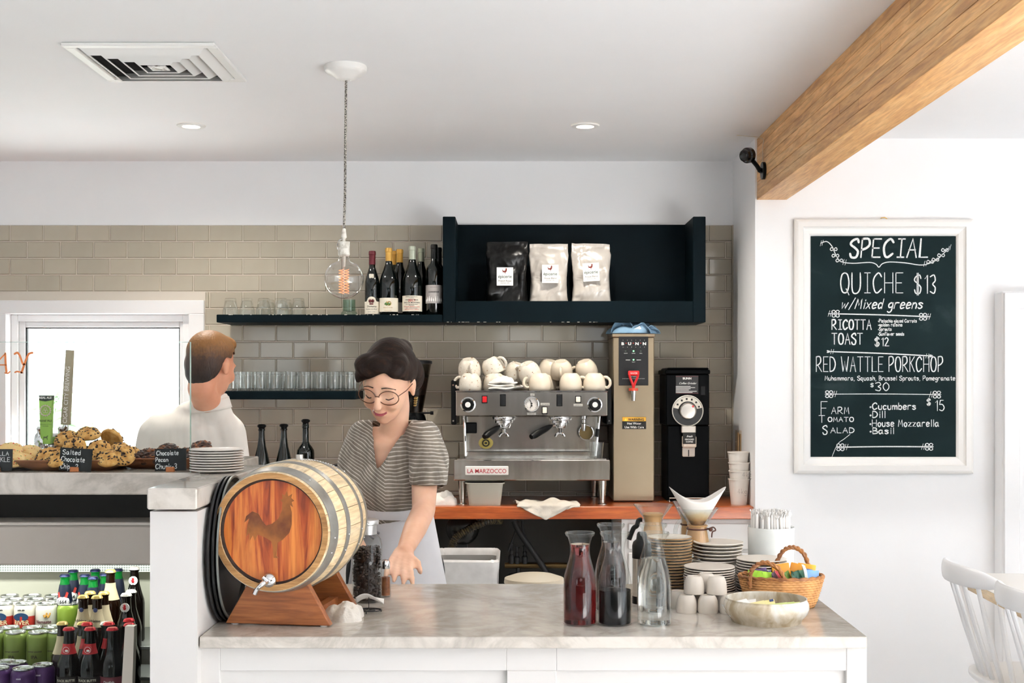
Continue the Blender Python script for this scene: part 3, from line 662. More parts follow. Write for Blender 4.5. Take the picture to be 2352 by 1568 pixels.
for row, (Y, n, pa, pb) in enumerate(((5.67, 9, 532, 799), (5.74, 9, 548, 812), (5.815, 8, 560, 806))):
    for k in range(n):
        px = pa+(pb-pa)*k/(n-1); loc = (X(px, Y), Y, T2)
        lab = '%s straight glass from the left in the %s row of the short navy shelf' % (ordw(k), ('front', 'middle', 'back')[row])
        if first: proto.location = loc; tag(proto, lab, None, gp); first = False
        else: dup(proto, loc, None, lab, gp)
# ---- wine bottles
wine_g = M('dark green bottle glass', '050a09', .06, spec=.6)
lab_cream = M('cream label paper', 'e4dccb', .7); lab_grey = M('grey label paper', 'a9a3a0', .7); ink = M('black ink', '1b1a18', .7); redink = M('red ink', 'c23a2c', .7); whiteink = M('white ink', 'f1efec', .7)
goldink = M('gold ink', 'a88238', .6); greenink = M('green ink', '3d6b2c', .7)
def bottle(label, px, Y, topy, wpx, z0, cap_col, kind='burgundy', group='wine bottles on the long navy shelf', cap_n=None):
    H = Z(topy, Y)-z0; r = S(wpx/2, Y)
    t = thing('wine_bottle', label, 'bottle', (X(px, Y), Y, z0), 0, group)
    if kind == 'burgundy': prof = [(0, .01), (r*.6, .002), (r*.92, 0), (r, .006), (r, H*.46), (r*.97, H*.52), (r*.82, H*.6), (r*.6, H*.68), (r*.42, H*.75), (.0145, H*.82), (.0138, H*.94), (.0155, H*.945), (.0155, H*.985), (.013, H), (0, H)]
    elif kind == 'bordeaux': prof = [(0, .01), (r*.6, .002), (r*.92, 0), (r, .006), (r, H*.62), (r*.96, H*.66), (r*.75, H*.7), (r*.5, H*.735), (.0145, H*.77), (.0138, H*.94), (.0155, H*.945), (.0155, H*.985), (.013, H), (0, H)]
    else: prof = [(0, .01), (r*.6, .002), (r*.92, 0), (r, .008), (r, H*.42), (r*.95, H*.5), (r*.72, H*.62), (r*.5, H*.72), (r*.36, H*.84), (r*.33, H*.93), (r*.4, H*.935), (r*.4, H*.95), (.012, H*.955), (0, H*.955)]
    mb = MB(); mb.lathe(prof, 28); mb.build('body', wine_g, t)
    if cap_col:
        mb = MB(); zc0 = H*(.8 if kind == 'bordeaux' else .79); mb.lathe([(.0152, zc0), (.0148, H*.94), (.0165, H*.945), (.0165, H*.987), (.0145, H+.001), (0, H+.001)], 20)
        mb.build('capsule', M('capsule '+cap_col, cap_col, .35, .25), t)
    t['H'] = H; t['r'] = r; return t
def blabel(t, z0, z1, mat, half=80, arch=0, name='label'):
    r = t['r']+.0006; mb = MB(); n = 14
    def fn(u, v):
        a = math.radians(-90-half+2*half*u); top = z1
        if arch: top = z1+arch*max(0, 1-((u-.5)/.22)**2)**.5 if abs(u-.5) < .22 else z1
        return (r*math.cos(a), r*math.sin(a), z0+(top-z0)*v)
    mb.grid(fn, n*2+1, 2); return mb.build(name, mat, t)
def ltext(t, s, size, z, mat, wide=1, name='lettering', x=0, shear=0, bold=0):
    r = t['r']+.0014; o = text(name, s, size, mat, t, (0, -r, z), bend=r, wide=wide, shear=shear, bold=bold)
    if x: o.rotation_euler = (PI/2, 0, x)
    return o
z0 = T1; u = S(1, 5.69)
b = bottle('wine bottle with maroon capsule and a small shield sticker, leftmost on the shelf', 855, 5.69, 577, 34, z0, '5a1420')
blabel(b, .004, .06, lab_cream, 85, .022); ltext(b, 'Domaine', .0125, .034, ink, shear=.3); ltext(b, 'du Jour de Boeuf', .0078, .024, ink, shear=.3); ltext(b, 'ROUGE  L YEAR', .005, .012, ink)
mb = MB(); mb.box((-.009, -.002, 0), (.009, 0, .006), .001); mb.ball((-.006, -.001, .016), .008, sc=(.9, .3, 1)); mb.ball((.006, -.001, .016), .008, sc=(.9, .3, 1)); mb.build('crest', M('crest red', '5a1d1d', .6), b, (0, -b['r']-.001, .046))
mb = MB(); mb.prism([(-.011, .022), (-.008, .025), (.008, .025), (.011, .022), (.0105, .008), (.006, .002), (0, 0), (-.006, .002), (-.0105, .008)], -.0015, .0015); o = mb.build('shield_sticker', lab_cream, b, (0, -b['r']*.76, b['H']*.555)); o.rotation_euler = (.28, 0, 0)
b = bottle('wine bottle with gold capsule and a cream label with a grape drawing', 893, 5.69, 570, 43, z0, 'c79a4a')
blabel(b, .014, .076, lab_cream, 86); ltext(b, 'PINOT NOIR', .0075, .03, goldink); ltext(b, 'Willamette Valley', .0048, .0175, goldink)
mb = MB(); mb.tube([(.006+.008*math.cos(a*.4), 0, .009+.009*math.sin(a*.4)) for a in range(17)], .0016, 6, closed=False); mb.tube([(-.012, 0, .001), (-.005, 0, .018), (.002, 0, .002)], .0015, 6); mb.build('monogram', goldink, b, (0, -b['r']-.0015, .042))
mb = MB()
for k in range(7): mb.ball((-.012+k*.0036, 0, .006+.004*math.sin(k*2.1)), .0035, 8, 6, sc=(1, .3, 1))
mb.build('grape_leaves', greenink, b, (0, -b['r']-.0022, .042))
b = bottle('gold-capped wine bottle almost hidden behind the grape-label bottle', 905, 5.86, 577, 38, z0, 'b9862f')
b = bottle('gold-capped wine bottle standing behind, between the two front cream labels', 918, 5.765, 573, 41, z0, 'c3923c'); blabel(b, .012, .06, lab_cream)
b = bottle('wine bottle with silver capsule and a cream label dated 2017 in red', 947, 5.69, 566, 45, z0, 'b9bfae')
blabel(b, .016, .086, lab_cream, 87)
for s_, sz, z, m_ in (('BODEGAS VINICOLAS, S.L.', .0048, .079, ink), ('LA PARTE DE', .0036, .0735, ink), ('VINEDOS VIEJOS', .0085, .064, ink), ('2017', .0165, .059, redink), ('VINO DE MONTANA', .0088, .052, ink), ('SAN FLORENTINO DEL MONTE', .004, .0455, ink), ('( FIELD BLEND )', .0038, .041, ink), ('GARNACHA, MONECA Y OTRAS', .0055, .0345, redink), ('TINTO - COSECHA DE ANADA', .004, .029, ink), ('SIERRA DE GATA Y GREDOS', .0055, .0225, redink)): ltext(b, s_, sz, z, m_, bold=.0001)
b = bottle('silver-capped wine bottle half hidden behind the one dated 2017', 967, 5.79, 571, 42, z0, 'a9ae98')
b = bottle('black-capped wine bottle with a grey label beside the open box shelf', 997, 5.69, 562, 38, z0, '101112', 'bordeaux')
blabel(b, .052, .134, lab_grey, 86); ltext(b, 'CONSORTIUM', .0088, .1, ink, wide=.86, bold=.0002); ltext(b, 'BRIARDS & GARONNE', .0033, .123, ink)
mb = MB()
for k in range(9):
    a = math.radians(-90-58+k*14.5); r_ = b['r']+.0012; h_ = .012+.012*abs(math.sin(k*2.3)); x, y = r_*math.cos(a), r_*math.sin(a)
    mb.tube([(x, y, .06), (x, y, .06+h_*.5), (x, y, .06+h_*.75), (x, y, .06+h_)], [.0028, .0028, .0012, .001], 6)
mb.build('bottle_drawing', whiteink, b)
b = bottle('black-capped wine bottle hidden behind the grey-label bottle', 1007, 5.81, 569, 38, z0, '0c0d0e', 'bordeaux')
# ---- three dark sparkling bottles on the worktop by the barrel
for px, topy, lab in ((601, 977, 'dark stoppered sparkling bottle on the worktop, leftmost of three behind the barrel'), (652, 976, 'dark stoppered sparkling bottle on the worktop, middle of three behind the barrel'), (702, 973, 'dark stoppered bottle with a white label, rightmost of three behind the barrel')):
    Y = 5.66; b = bottle(lab, px, Y, topy, 40, CT, None, 'bordeaux' if px == 702 else 'champagne', 'dark bottles on the wooden worktop'); H = b['H']
    zt0 = H*.955 if px != 702 else H
    mb = MB(); mb.lathe([(0, zt0-.004), (.013, zt0-.003), (.0145, zt0+.006), (.019, zt0+.009), (.02, zt0+.016), (.013, zt0+.021), (0, zt0+.022)], 16); mb.build('stopper', black_pl, b)
    if px == 702: blabel(b, .05, .15, lab_cream); ltext(b, 'TERRA BIANCA', .006, .125, ink)
b = bottle('dark stoppered bottle peeping out beside the bearded barista\'s shirt', 553, 5.68, 977, 38, CT, None, 'champagne', 'dark bottles on the wooden worktop'); b['label'] = 'dark stoppered bottle peeping out beside the pale shirt sleeve'
mb = MB(); H = b['H']; mb.lathe([(0, H*.95), (.013, H*.95), (.0145, H*.97), (.019, H*.98), (.02, H), (.013, H+.004), (0, H+.005)], 16); mb.build('stopper', black_pl, b)
# ---- coffee bags
def coffee_bag(label, px, Y, w, h, mat, seed, tilt=0):
    t = thing('coffee_bag', label, 'coffee bag', (X(px, Y), Y, CUB_Z), 0, 'coffee bags in the navy box shelf'); rr = random.Random(seed); mb = MB(); N = 36; rows = []
    for j in range(21):
        v = j/20; z = h*v; dep = .045*(1-v**2.2)**.6 if v < .93 else .0015; dep = max(dep, .0015); ww = w/2*(1.04-.1*math.sin(v*PI)**2 if v < .9 else .97)*(1-.015*math.sin(7*v+seed)); ring = []
        for k in range(N):
            a = 2*PI*k/N; e = .55; ca, sa = math.cos(a), math.sin(a)
            x = ww*math.copysign(abs(ca)**e, ca); y = dep*math.copysign(abs(sa)**e, sa)
            q = Vector((x*14+seed, y*10, z*13)); nn = .5-abs(noise.noise(q))*1.6+.7*(.4-abs(noise.noise(q*1.9+Vector((5, 2, 1))))); y += (.022*nn*min(1, (1-v)*4+.1))*(1 if sa <= 0 else .4); x += .003*nn
            ring.append((x+tilt*v*v, y, max(z+.004*nn*(v > .8)+(.012*ca*tilt*40 if v > .9 else 0), 0)))
        rows.append(ring)
    loft(mb, rows, True, True); o = mb.build('pouch', mat, t, smooth=50); return t
foil_w = M('pale glossy foil', 'b9b2aa', .3, .1, coat=.3); foil_b = M('black glossy foil', '070707', .28, .0, spec=.35)
for _m in (foil_w, foil_b): bump(_m, noisef(_m, coords(_m, (1, .4, 1)), 11, 2, .5, .8), .5, .03)
rooster = [(-.35, -.05), (-.42, .12), (-.34, .2), (-.3, .06), (-.2, .0), (-.05, .0), (.06, .1), (.1, .3), (.12, .42), (.16, .34), (.2, .42), (.23, .34), (.28, .4), (.28, .3), (.33, .26), (.28, .24), (.3, .14), (.28, .0), (.2, -.16), (.08, -.24), (.06, -.4), (.12, -.45), (.0, -.45), (.02, -.28), (-.06, -.24), (-.2, -.18), (-.3, -.22), (-.36, -.16)]
def bag_label(t, lines, x=0, z=.06, tilt=0):
    lb = MB(); lb.box((-.02, -.0005, 0), (.02, .0005, .042)); o = lb.build('paper_label', M('white sticker', 'efece8', .5), t, (x, -.06, z), (0, tilt, 0), smooth=0); o.scale = (1.85, 1, 1.95)
    mb = MB(); mb.prism([(p*.016, q*.016) for p, q in rooster], -.0012, -.0004); mb.build('rooster_mark', M('rooster red', '6e2418', .6), o, (0, 0, .034), smooth=0)
    text('lettering', 'épicerie', .0105, M('dark teal ink', '24423e', .6), o, (0, -.0012, .0175), bold=.0001)
    for s_, sz, zz in lines: text('lettering', s_, sz, ink, o, (0, -.0012, zz))
Yg = 5.745
t = coffee_bag('black foil coffee bag with a white rooster label', 1163, Yg, .192, Z(556, Yg)-CUB_Z, foil_b, 3, .004); bag_label(t, [('French Roast', .006, .009), ('whole bean coffee', .003, .005)], -.006, Z(658, Yg)-CUB_Z)
t = coffee_bag('pale glossy coffee bag with rooster label, middle one of three', 1260, Yg, .176, Z(561, Yg)-CUB_Z, foil_w, 11, .0); bag_label(t, [('House Blend', .006, .009), ('whole bean coffee', .003, .005)], .006, Z(652, Yg)-CUB_Z)
t = coffee_bag('pale glossy coffee bag with crumpled front, rightmost of three', 1358, Yg, .178, Z(560, Yg)-CUB_Z, foil_w, 23, -.003); bag_label(t, [('House Blend', .006, .009), ('whole bean coffee', .003, .005)], -.002, Z(648, Yg)-CUB_Z, -.06)
# ================================================================ espresso machine
Ym = 5.47; ex, ez = X(1221, Ym), CT
em = thing('espresso_machine', 'two-group stainless steel espresso machine with black portafilter handles', 'espresso machine', (ex, 5.66, CT))
oy = 5.66
def ept(px, py, Y): return (X(px, Y)-ex, Y-oy, Z(py, Y)-ez)
def ebox(name, px0, px1, py0, py1, Y, Yb, mat, bev=.003, parent=None):
    a = ept(px0, py1, Y); b_ = ept(px1, py0, Y); mb = MB(); mb.box((a[0], a[1], a[2]), (b_[0], Yb-oy, b_[2]), bev); return mb.build(name, mat, parent or em)
steelm = mottled('polished steel', [(.3, 'b5b0a8'), (.7, 'd2cec7')], 3, .16, metal=1, sc=(8, 1, 1))
ebox('drip_tray', 1042, 1401, 1056, 1103, 5.45, 5.88, steelm); ebox('tray_grate', 1050, 1393, 1053, 1056, 5.47, 5.7, steelm, .001)
ebox('lower_sill', 1066, 1368, 1036, 1055, 5.58, 5.7, steelm); ebox('splash_panel', 1070, 1374, 955, 1037, 5.66, 5.88, steelm)
ub = ebox('upper_body', 1047, 1395, 899, 955, 5.47, 5.89, steelm)
ebox('cup_tray_rim', 1046, 1396, 897, 900, 5.466, 5.895, chrome, .0012)
for a, b_ in ((1036, 1048), (1394, 1405)): ebox('side_bracket', a, b_, 873, 975, 5.56, 5.86, black_pl, .004)
for px in (1041, 1399):
    for py in (884, 966):
        mb = MB(); p = ept(px, py, 5.56); mb.cyl((p[0], p[1]+.003, p[2]), .004, .005, 10, axis='Y'); mb.T = Matrix(); o = mb.build('screw', chrome, em)
        o.location.y = -.006
for (px, Y) in ((1062, 5.5), (1383, 5.5), (1080, 5.84), (1366, 5.84)):
    p = ept(px, 1103, Y); h = p[2]+.0
    mb = MB(); mb.lathe([(0, 0), (.021, 0), (.021, .003), (.012, .007), (.012, .02), (.013, .021), (.019, h), (0, h)], 20); mb.build('leg', steel, em, (p[0], p[1], 0))
for px in (1065, 1377):      # slanting struts / steam wands
    mb = MB(); mb.tube(smoothline([ept(px, 955, 5.55), ept(px+(2 if px < 1200 else -3), 985, 5.54), ept(px+(4 if px < 1200 else -9), 1047, 5.53)], 6), .006, 8); mb.build('steam_wand', chrome, em)
    if px > 1200: mb = MB(); mb.tube([ept(1373, 985, 5.54), ept(1370, 1003, 5.535)], .009, 8); mb.build('wand_grip', black_pl, em)
def knob(px, py):
    p = ept(px, py, 5.47); t = MB(Matrix.Translation(p) @ Matrix.Rotation(PI/2, 4, 'X')); t.lathe([(.0, -.004), (.032, -.004), (.033, .0), (.028, .002)], 30); o = t.build('knob_plate', chrome, em)
    t = MB(Matrix.Translation(p) @ Matrix.Rotation(PI/2, 4, 'X')); n = 30; vs = []
    for z, r in ((0, .025), (.022, .025), (.025, .022)): vs += [((r+(.0025 if k % 3 == 0 else 0))*math.cos(2*PI*k/n), (r+(.0025 if k % 3 == 0 else 0))*math.sin(2*PI*k/n), z) for k in range(n)]
    fs = [(a*n+k, a*n+(k+1) % n, (a+1)*n+(k+1) % n, (a+1)*n+k) for a in range(2) for k in range(n)]+[tuple(range(2*n, 3*n))]; t.add(vs, fs); kb = t.build('steam_knob', black_pl, em)
    t = MB(Matrix.Translation(p) @ Matrix.Rotation(PI/2, 4, 'X')); t.lathe([(.012, .024), (.0115, .028), (0, .029)], 20); t.build('knob_cap', white_pl, kb)
knob(1075, 929); knob(1366, 929)
p = ept(1221, 928, 5.47); g = MB(Matrix.Translation(p) @ Matrix.Rotation(PI/2, 4, 'X')); g.lathe([(.027, -.002), (.033, -.002), (.033, .012), (.029, .014), (.028, .008)], 32); go = g.build('pressure_gauge', chrome, em)
g = MB(Matrix.Translation(p) @ Matrix.Rotation(PI/2, 4, 'X')); g.lathe([(.0285, .007), (0, .007)], 28); g.build('gauge_face', M('gauge face', 'e9e2da', .4), go)
g = MB(); 
for k in range(14): a = math.radians(-40+k*20); g.box((p[0]+.022*math.cos(a)-.001, p[1]-.0085, p[2]+.022*math.sin(a)-.001), (p[0]+.022*math.cos(a)+.001, p[1]-.0075, p[2]+.022*math.sin(a)+.001))
for a, l in ((110, .02), (245, .017)): g.tube([(p[0], p[1]-.009, p[2]+(.004 if a < 180 else -.006)), (p[0]+l*math.cos(math.radians(a)), p[1]-.009, p[2]+l*math.sin(math.radians(a)))], .0012, 6)
g.ball((p[0], p[1]-.009, p[2]+.003), .004, 8, 6); g.ball((p[0], p[1]-.009, p[2]-.006), .004, 8, 6); g.build('gauge_needles', ink, go)
for px, py, w, h, col, nm in ((1113, 917, 6, 8, 'c3141c', 'red_switch'), (1155, 919, 6, 13, '0d0f11', 'brew_switch'), (1285, 919, 6, 13, '0d0f11', 'brew_switch'), (1328, 917, 6, 7.5, 'f1ead8', 'white_switch'), (1251, 942, 6, 8, 'f1ead8', 'white_switch')):
    o = ebox(nm+'_bezel', px-w-.8, px+w+.8, py-h-.8, py+h+.8, 5.466, 5.475, black_pl, .001); ebox(nm, px-w+1, px+w-1, py-h+1.2, py+h-1.2, 5.462, 5.47, M('switch '+col, col, .3), .002, o).parent = o
platem = M('engraved plate', 'b9b4ad', .4, .6)
for px, py, s_ in ((1252, 928, 'HOT WATER'), (1328, 930, 'GROUP 1-2'), (1221, 950, 'PRESSURE'), (1223, 906, 'bar')):
    o = ebox('name_plate', px-(5 if s_ == 'bar' else 10.5), px+(5 if s_ == 'bar' else 10.5), py-2.8, py+2.8, 5.4665, 5.472, platem, .0006); q = ept(px, py+1.3, 5.466); text('lettering', s_, .0052, ink, o, (q[0], q[1]-.0006, q[2]))
o = ebox('badge', 1068, 1168, 1070, 1091, 5.446, 5.452, M('badge white', 'e8e2dc', .35), .003); q = ept(1118, 1086, 5.446); text('badge_lettering', 'LA MARZOCCO', .0255, M('badge red', 'a81824', .4), o, (q[0], q[1]-.0012, q[2]), wide=.93, bold=.00015)
ebox('control_box', 1070, 1095, 970, 995, 5.63, 5.67, black_pl, .003)
p = ept(1116, 1017, 5.655); g = MB(Matrix.Translation(p) @ Matrix.Rotation(PI/2, 4, 'X')); g.lathe([(0, .004), (.017, .005), (.02, .002), (.031, .0015), (.031, -.002)], 28, sx=1.05, sy=.85); o = g.build('emblem', M('gold emblem', 'b9a860', .35, .8), em)
for a in (0,): g = MB(Matrix.Translation(p) @ Matrix.Rotation(PI/2, 4, 'X')); g.lathe([(.0165, .0052), (.0165, .0062), (.012, .0066), (.011, .0052)], 24); g.ball((0, 0, .006), .006, 10, 6, sc=(1.1, .8, .4)); g.build('emblem_ring', ink, o)
for px, px2 in ((1157, 1), (1286, 2)):
    Yg_ = 5.54; p = ept(px, 955, Yg_)
    g = MB(); g.lathe([(0, .0), (.05, .0), (.052, -.006), (.05, -.017), (.04, -.02), (.04, -.03), (.03, -.032), (0, -.032)], 28, c=p); gh = g.build('group_head', chrome, em)
    g = MB(); g.lathe([(0, -.03), (.03, -.03), (.031, -.04), (.026, -.052), (.012, -.056), (0, -.056)], 24, c=p); pf = g.build('portafilter', chrome, gh)
    if px2 == 1: tip = ept(1112, 1003, 5.43); hb = ept(1147, 979, 5.51)
    else: tip = ept(1220, 1003, 5.42); hb = ept(1268, 977, 5.51)
    g = MB(); hv = [Vector(hb)+(Vector(tip)-Vector(hb))*k/7 for k in range(8)]; g.tube(hv, [.006, .011, .0135, .0145, .0145, .0155, .0155, .011], 14); g.build('handle', black_pl, pf)
    g = MB(); g.tube([Vector(hb), Vector((p[0], p[1], p[2]-.04))], .0065, 8); g.build('handle_neck', chrome, pf)
    g = MB(); c = (p[0], p[1]-.006, p[2]-.056); g.tube([c, (c[0], c[1], c[2]-.018)], .008, 10); 
    for sx in (-1, 1): g.tube(smoothline([(c[0], c[1], c[2]-.016), (c[0]+sx*.012, c[1], c[2]-.022), (c[0]+sx*.02, c[1], c[2]-.034)], 4), .006, 8)
    g.build('spout', chrome, pf)
g = MB(); p = ept(1341, 955, 5.56); g.lathe([(0, 0), (.012, 0), (.012, -.012), (.009, -.016), (.009, -.03), (.012, -.034), (.01, -.052), (.008, -.066), (0, -.066)], 16, c=p); g.build('hot_water_tap', chrome, em)
p = ept(1346, 993, 5.6); g = MB(Matrix.Translation(p) @ Matrix.Rotation(PI/2, 4, 'X')); g.lathe([(.026, 0), (.034, 0), (.034, .014), (.03, .016), (.028, .002)], 28); o = g.build('spare_basket', chrome, em); g = MB(Matrix.Translation(p) @ Matrix.Rotation(PI/2, 4, 'X')); g.lathe([(.029, .004), (0, .004)], 24); g.build('basket_mesh', M('brown sieve', '6b5a38', .4, .6), o)
# shot glass under the right wand
t = thing('shot_glass', 'small clear glass under the right steam wand of the espresso machine', 'glass', (X(1370, 5.5), 5.5, Z(1053, 5.5)))
mb = MB(); mb.lathe([(0, 0), (.024, 0), (.026, .003), (.033, .072), (.0315, .072), (.025, .008), (0, .008)], 18); mb.build('body', tumbler_g, t)
# ---- cups piled on the machine
speck = mottled('speckled ivory glaze', [(.3, '8a5a30'), (.35, 'd6cdbd'), (.7, 'ddd5c7')], 95, .25, detail=2); plain = M('ivory glaze', 'd9ccb8', .25)
def mug(name, label, mat, w=.1, h=.076, group=None):
    t = thing(name, label, 'cup', (0, 0, 0), 0, group); r = w/2; mb = MB()
    # upside down: rim at z=0, base at z=h
    mb.lathe([(r*.9, .001), (r*.94, 0), (r*.985, .003), (r, h*.25), (r*.98, h*.5), (r*.88, h*.74), (r*.72, h*.9), (r*.6, h*.965), (r*.56, h), (r*.5, h), (r*.47, h*.985), (0, h*.985)], 28)
    mb.lathe([(r*.9, .001), (r*.92, h*.3), (r*.86, h*.6), (r*.6, h*.86), (0, h*.92)], 28); mb.build('body', mat, t)
    mb = MB(); mb.tube(smoothline([(r*.93, 0, h*.2), (r*1.2, 0, h*.17), (r*1.42, 0, h*.36), (r*1.36, 0, h*.62), (r*1.1, 0, h*.76), (r*.86, 0, h*.76)], 5), [.0065]*26, 8); mb.build('handle', mat, t); return t
ms, mp = mug('coffee_cup', 'x', speck), mug('coffee_cup', 'x', plain)
ZT = Z(897, 5.466)+.0005; used = {}
cups = [ # px, Y, z-offset, kind, rot, tilt(x,y), label
 (1080, 5.55, 0, 's', 2.9, None, 'speckled cup upside down at the left end of the machine top'),
 (1079, 5.60, .066, 's', -1.4, (.3, -.05), 'speckled cup tipped over the leftmost cup on the machine'),
 (1136, 5.58, 0, 's', 2.6, None, 'speckled cup upside down behind the folded white cloth'),
 (1140, 5.60, .072, 's', -.55, (-.02, -.45), 'speckled cup at the top of the pile with its handle up'),
 (1178, 5.655, .05, 's', .1, (.2, .35), 'speckled cup leaning right under the topmost cup'),
 (1189, 5.74, 0, 's', 1.2, None, 'speckled cup at the back of the pile behind the white cloth'),
 (1221, 5.58, .052, 's', 2.4, (.35, -.35), 'speckled cup tipped over in the middle of the machine top'),
 (1240, 5.54, 0, 'p', 3.3, None, 'plain ivory cup upside down right of the white cloth'),
 (1254, 5.70, 0, 'p', -.3, None, 'plain ivory cup in the back row with its handle to the right'),
 (1258, 5.72, .062, 'p', 2.2, (.25, .25), 'plain ivory cup tipped in the upper back row, left one'),
 (1309, 5.73, 0, 'p', 2.8, None, 'plain ivory cup in the back row left of the two-handled pair'),
 (1291, 5.68, .060, 'p', 4.6, (.35, -.1), 'plain ivory cup tipped with its handle standing straight up'),
 (1311, 5.54, 0, 'p', -.15, None, 'plain ivory cup in front with its handle to the right'),
 (1363, 5.72, 0, 'p', 2.0, None, 'plain ivory cup at the back right under the tipped one'),
 (1351, 5.69, .062, 'p', 3.0, (.3, -.3), 'plain ivory cup tipped over at the right end of the pile'),
 (1365, 5.54, 0, 'p', -.3, None, 'plain ivory cup upside down at the right end of the machine top')]
for px, Y, dz, k, rz, tilt, lab in cups:
    loc = (X(px, Y), Y, ZT+dz); src = ms if k == 's' else mp
    if k not in used: o = src; used[k] = 1; o.location = loc; o['label'] = lab
    else: o = dup(src, loc, 0, lab)
    o['group'] = 'cups piled on the espresso machine'
    o.rotation_euler = ((tilt[0] if tilt else 0), (tilt[1] if tilt else 0), rz) if not tilt else (Matrix.Rotation(tilt[1], 3, 'Y') @ Matrix.Rotation(tilt[0], 3, 'X') @ Matrix.Rotation(rz, 3, 'Z')).to_euler()
# ---- cloths
def crumple(mb, a, b_, h, seed, n=90, m=44, fold=9, edge=1.0, T=None, lump=.5):
    """a heap of folded cloth: closed top with ridged folds, resting flat"""
    rr = random.Random(seed); ph = rr.uniform(0, 6)
    def fn(u, v):
        an = 2*PI*u; rad = v; ro = 1+.13*math.sin(3*an+ph)+.08*math.sin(5*an+ph*2)
        x, y = a*rad*ro*math.cos(an), b_*rad*ro*math.sin(an); q = Vector((x*fold/a*.24+seed, y*fold/b_*.24, seed*.3))
        rg = .5+.5*noise.noise(q*1.3); rg2 = (1-abs(noise.noise(q*.75+Vector((3, 1, 2)))))
        prof = max(0, 1-rad**3)**.6; z = h*prof*(.3+.4*rg+.35*rg2**2); x += .1*a*(rg2-.5)*prof; y += .1*b_*(rg-.5)*prof
        if rad > .93: z = max(z, .003)
        return (x, y, max(z, 0) if rad < .995 else .0)
    mb.grid(lambda u, v: fn(u, max(v, .01)), n, m, cu=True); return mb
def cloth_thing(name, label, loc, a, b_, h, mat, seed, rz=0, fold=9, cat='cloth', lump=.5):
    mb = MB(); crumple(mb, a, b_, h, seed, fold=fold, lump=lump); o = mb.build(name, mat, None, loc, (0, 0, rz), smooth=60); tag(o, label, cat)
    return o
terry = mottled('white cotton', [(.3, 'd9d2c8'), (.7, 'eae5dd')], 12, .9, bmp=.5, bscale=220, sheen=.3)
blue = mottled('faded blue cotton', [(.3, '5f7f98'), (.7, '86a4ba')], 10, .9, bmp=.3, bscale=150)
# folded cloth among the cups (layers)
t = thing('folded_cloth', 'white folded cloth lying among the cups on the machine', 'cloth', (X(1160, 5.515), 5.515, ZT))
w = S(46, 5.5)
for k, (x0, x1, z, thk) in enumerate(((-.072, .078, .0, .016), (-.075, .07, .016, .014), (-.07, .055, .03, .013))):
    mb = MB(); n = 24
    def fn(u, v):
        a = 2*PI*v; xx = x0+(x1-x0)*u; end = 1-max(0, abs(u-.5)*2-.9)*6; yy = .03*math.cos(a)*(1-.1*k); zz = z+thk/2+thk/2*math.sin(a)*end+.003*math.sin(u*9+k*2)+(.008*u*u if k == 0 else -.004*u)
        return (xx, yy, max(zz, 0))
    mb.grid(fn, n, 14, cv=True); mb.build('fold', terry, t, smooth=180)
mb = MB(); crumple(mb, .05, .035, .035, 5, fold=7); mb.build('crumpled_top', terry, t, (-.01, .005, .034), smooth=60)
mb = MB(Matrix.Translation((0, 0, 0)))
def spiral(u, v):
    a = u*4.2*PI; r = .006+.012*u; return (.055+r*math.cos(a), -.035+v*.05, .02+r*math.sin(a))
mb.grid(spiral, 40, 2); mb.build('rolled_end', terry, t, smooth=180)
cloth_thing('bar_towel', 'crumpled white towel on the worktop left of the espresso machine', (X(1018, 5.52), 5.52, CT), .062, .06, .062, terry, 9, fold=8)
o = cloth_thing('blue_cloth', 'crumpled faded blue cloth on top of the hot water dispenser', (X(1451, 5.70), 5.70, Z(766, 5.6)+.004), .112, .075, .058, blue, 14, fold=8, lump=.75)
for k, (x0, w_, hh, y0) in enumerate(((-.1, .11, .062, -.05), (-.02, .09, .05, -.06), (.03, .085, .046, -.045), (-.075, .06, .075, -.02), (.0, .1, .066, .0))):
    fq = MB(); fq.grid(lambda u, v: (x0+w_*(u+.12*math.sin(v*3+k)), y0+.075*v, .002+hh*abs(math.sin(PI*u))**.55*(.75+.25*math.cos(v*4+k))+.006*math.sin(u*11+v*5+k)*math.sin(PI*u)), 26, 12)
    fo = fq.build('fold', blue, o, smooth=180); m = fo.modifiers.new('s', 'SOLIDIFY'); m.thickness = .003
mb = MB(); mb.box((-.012, -.001, 0), (.024, .001, .014)); tgo = mb.build('care_tag', M('white tag', 'ece8e4', .7), o, (.015, -.072, .008), (-.4, -.5, .1), smooth=0)
text('lettering', 'S', .012, redink, tgo, (.004, -.0016, .003))
# cloth draped over the worktop edge
def drape(u, v):
    px = 1187+143*u; L = v*.25; w = .005*math.sin(u*14+2+v*3)*(.3+v)+.004*math.sin(u*5+v*6)+.004*noise.noise(Vector((u*6, v*5, 2)))
    xc = X(px, YCF); back = .16
    hang = .058*max(0, 1-abs(u-.45)/.42)+.004
    if v < .62: y = YCF+back*(1-v/.62)-.004; z = CT+.006+abs(w)*1.6+.016*max(0, 1-abs(v-.35)*3)*(.4+.6*math.sin(u*7)**2)
    else: k = (v-.62)/.38; y = YCF-.007-abs(w)*1.5; z = CT+.005-hang*k
    if v < .62: xc += (v-.4)*.03
    return (xc+(v-.6)*.01, y, z)
mb = MB(); mb.grid(drape, 40, 30); o = mb.build('bar_towel', mottled('stained cream towel', [(.35, 'cfc5b6'), (.62, 'd9d1c5'), (.8, 'c9985e')], 7, .9, bmp=.4, bscale=200), smooth=180); tag(o, 'cream towel draped over the front edge of the wooden worktop', 'cloth')
md = o.modifiers.new('thick', 'SOLIDIFY'); md.thickness = .004; md.offset = -1
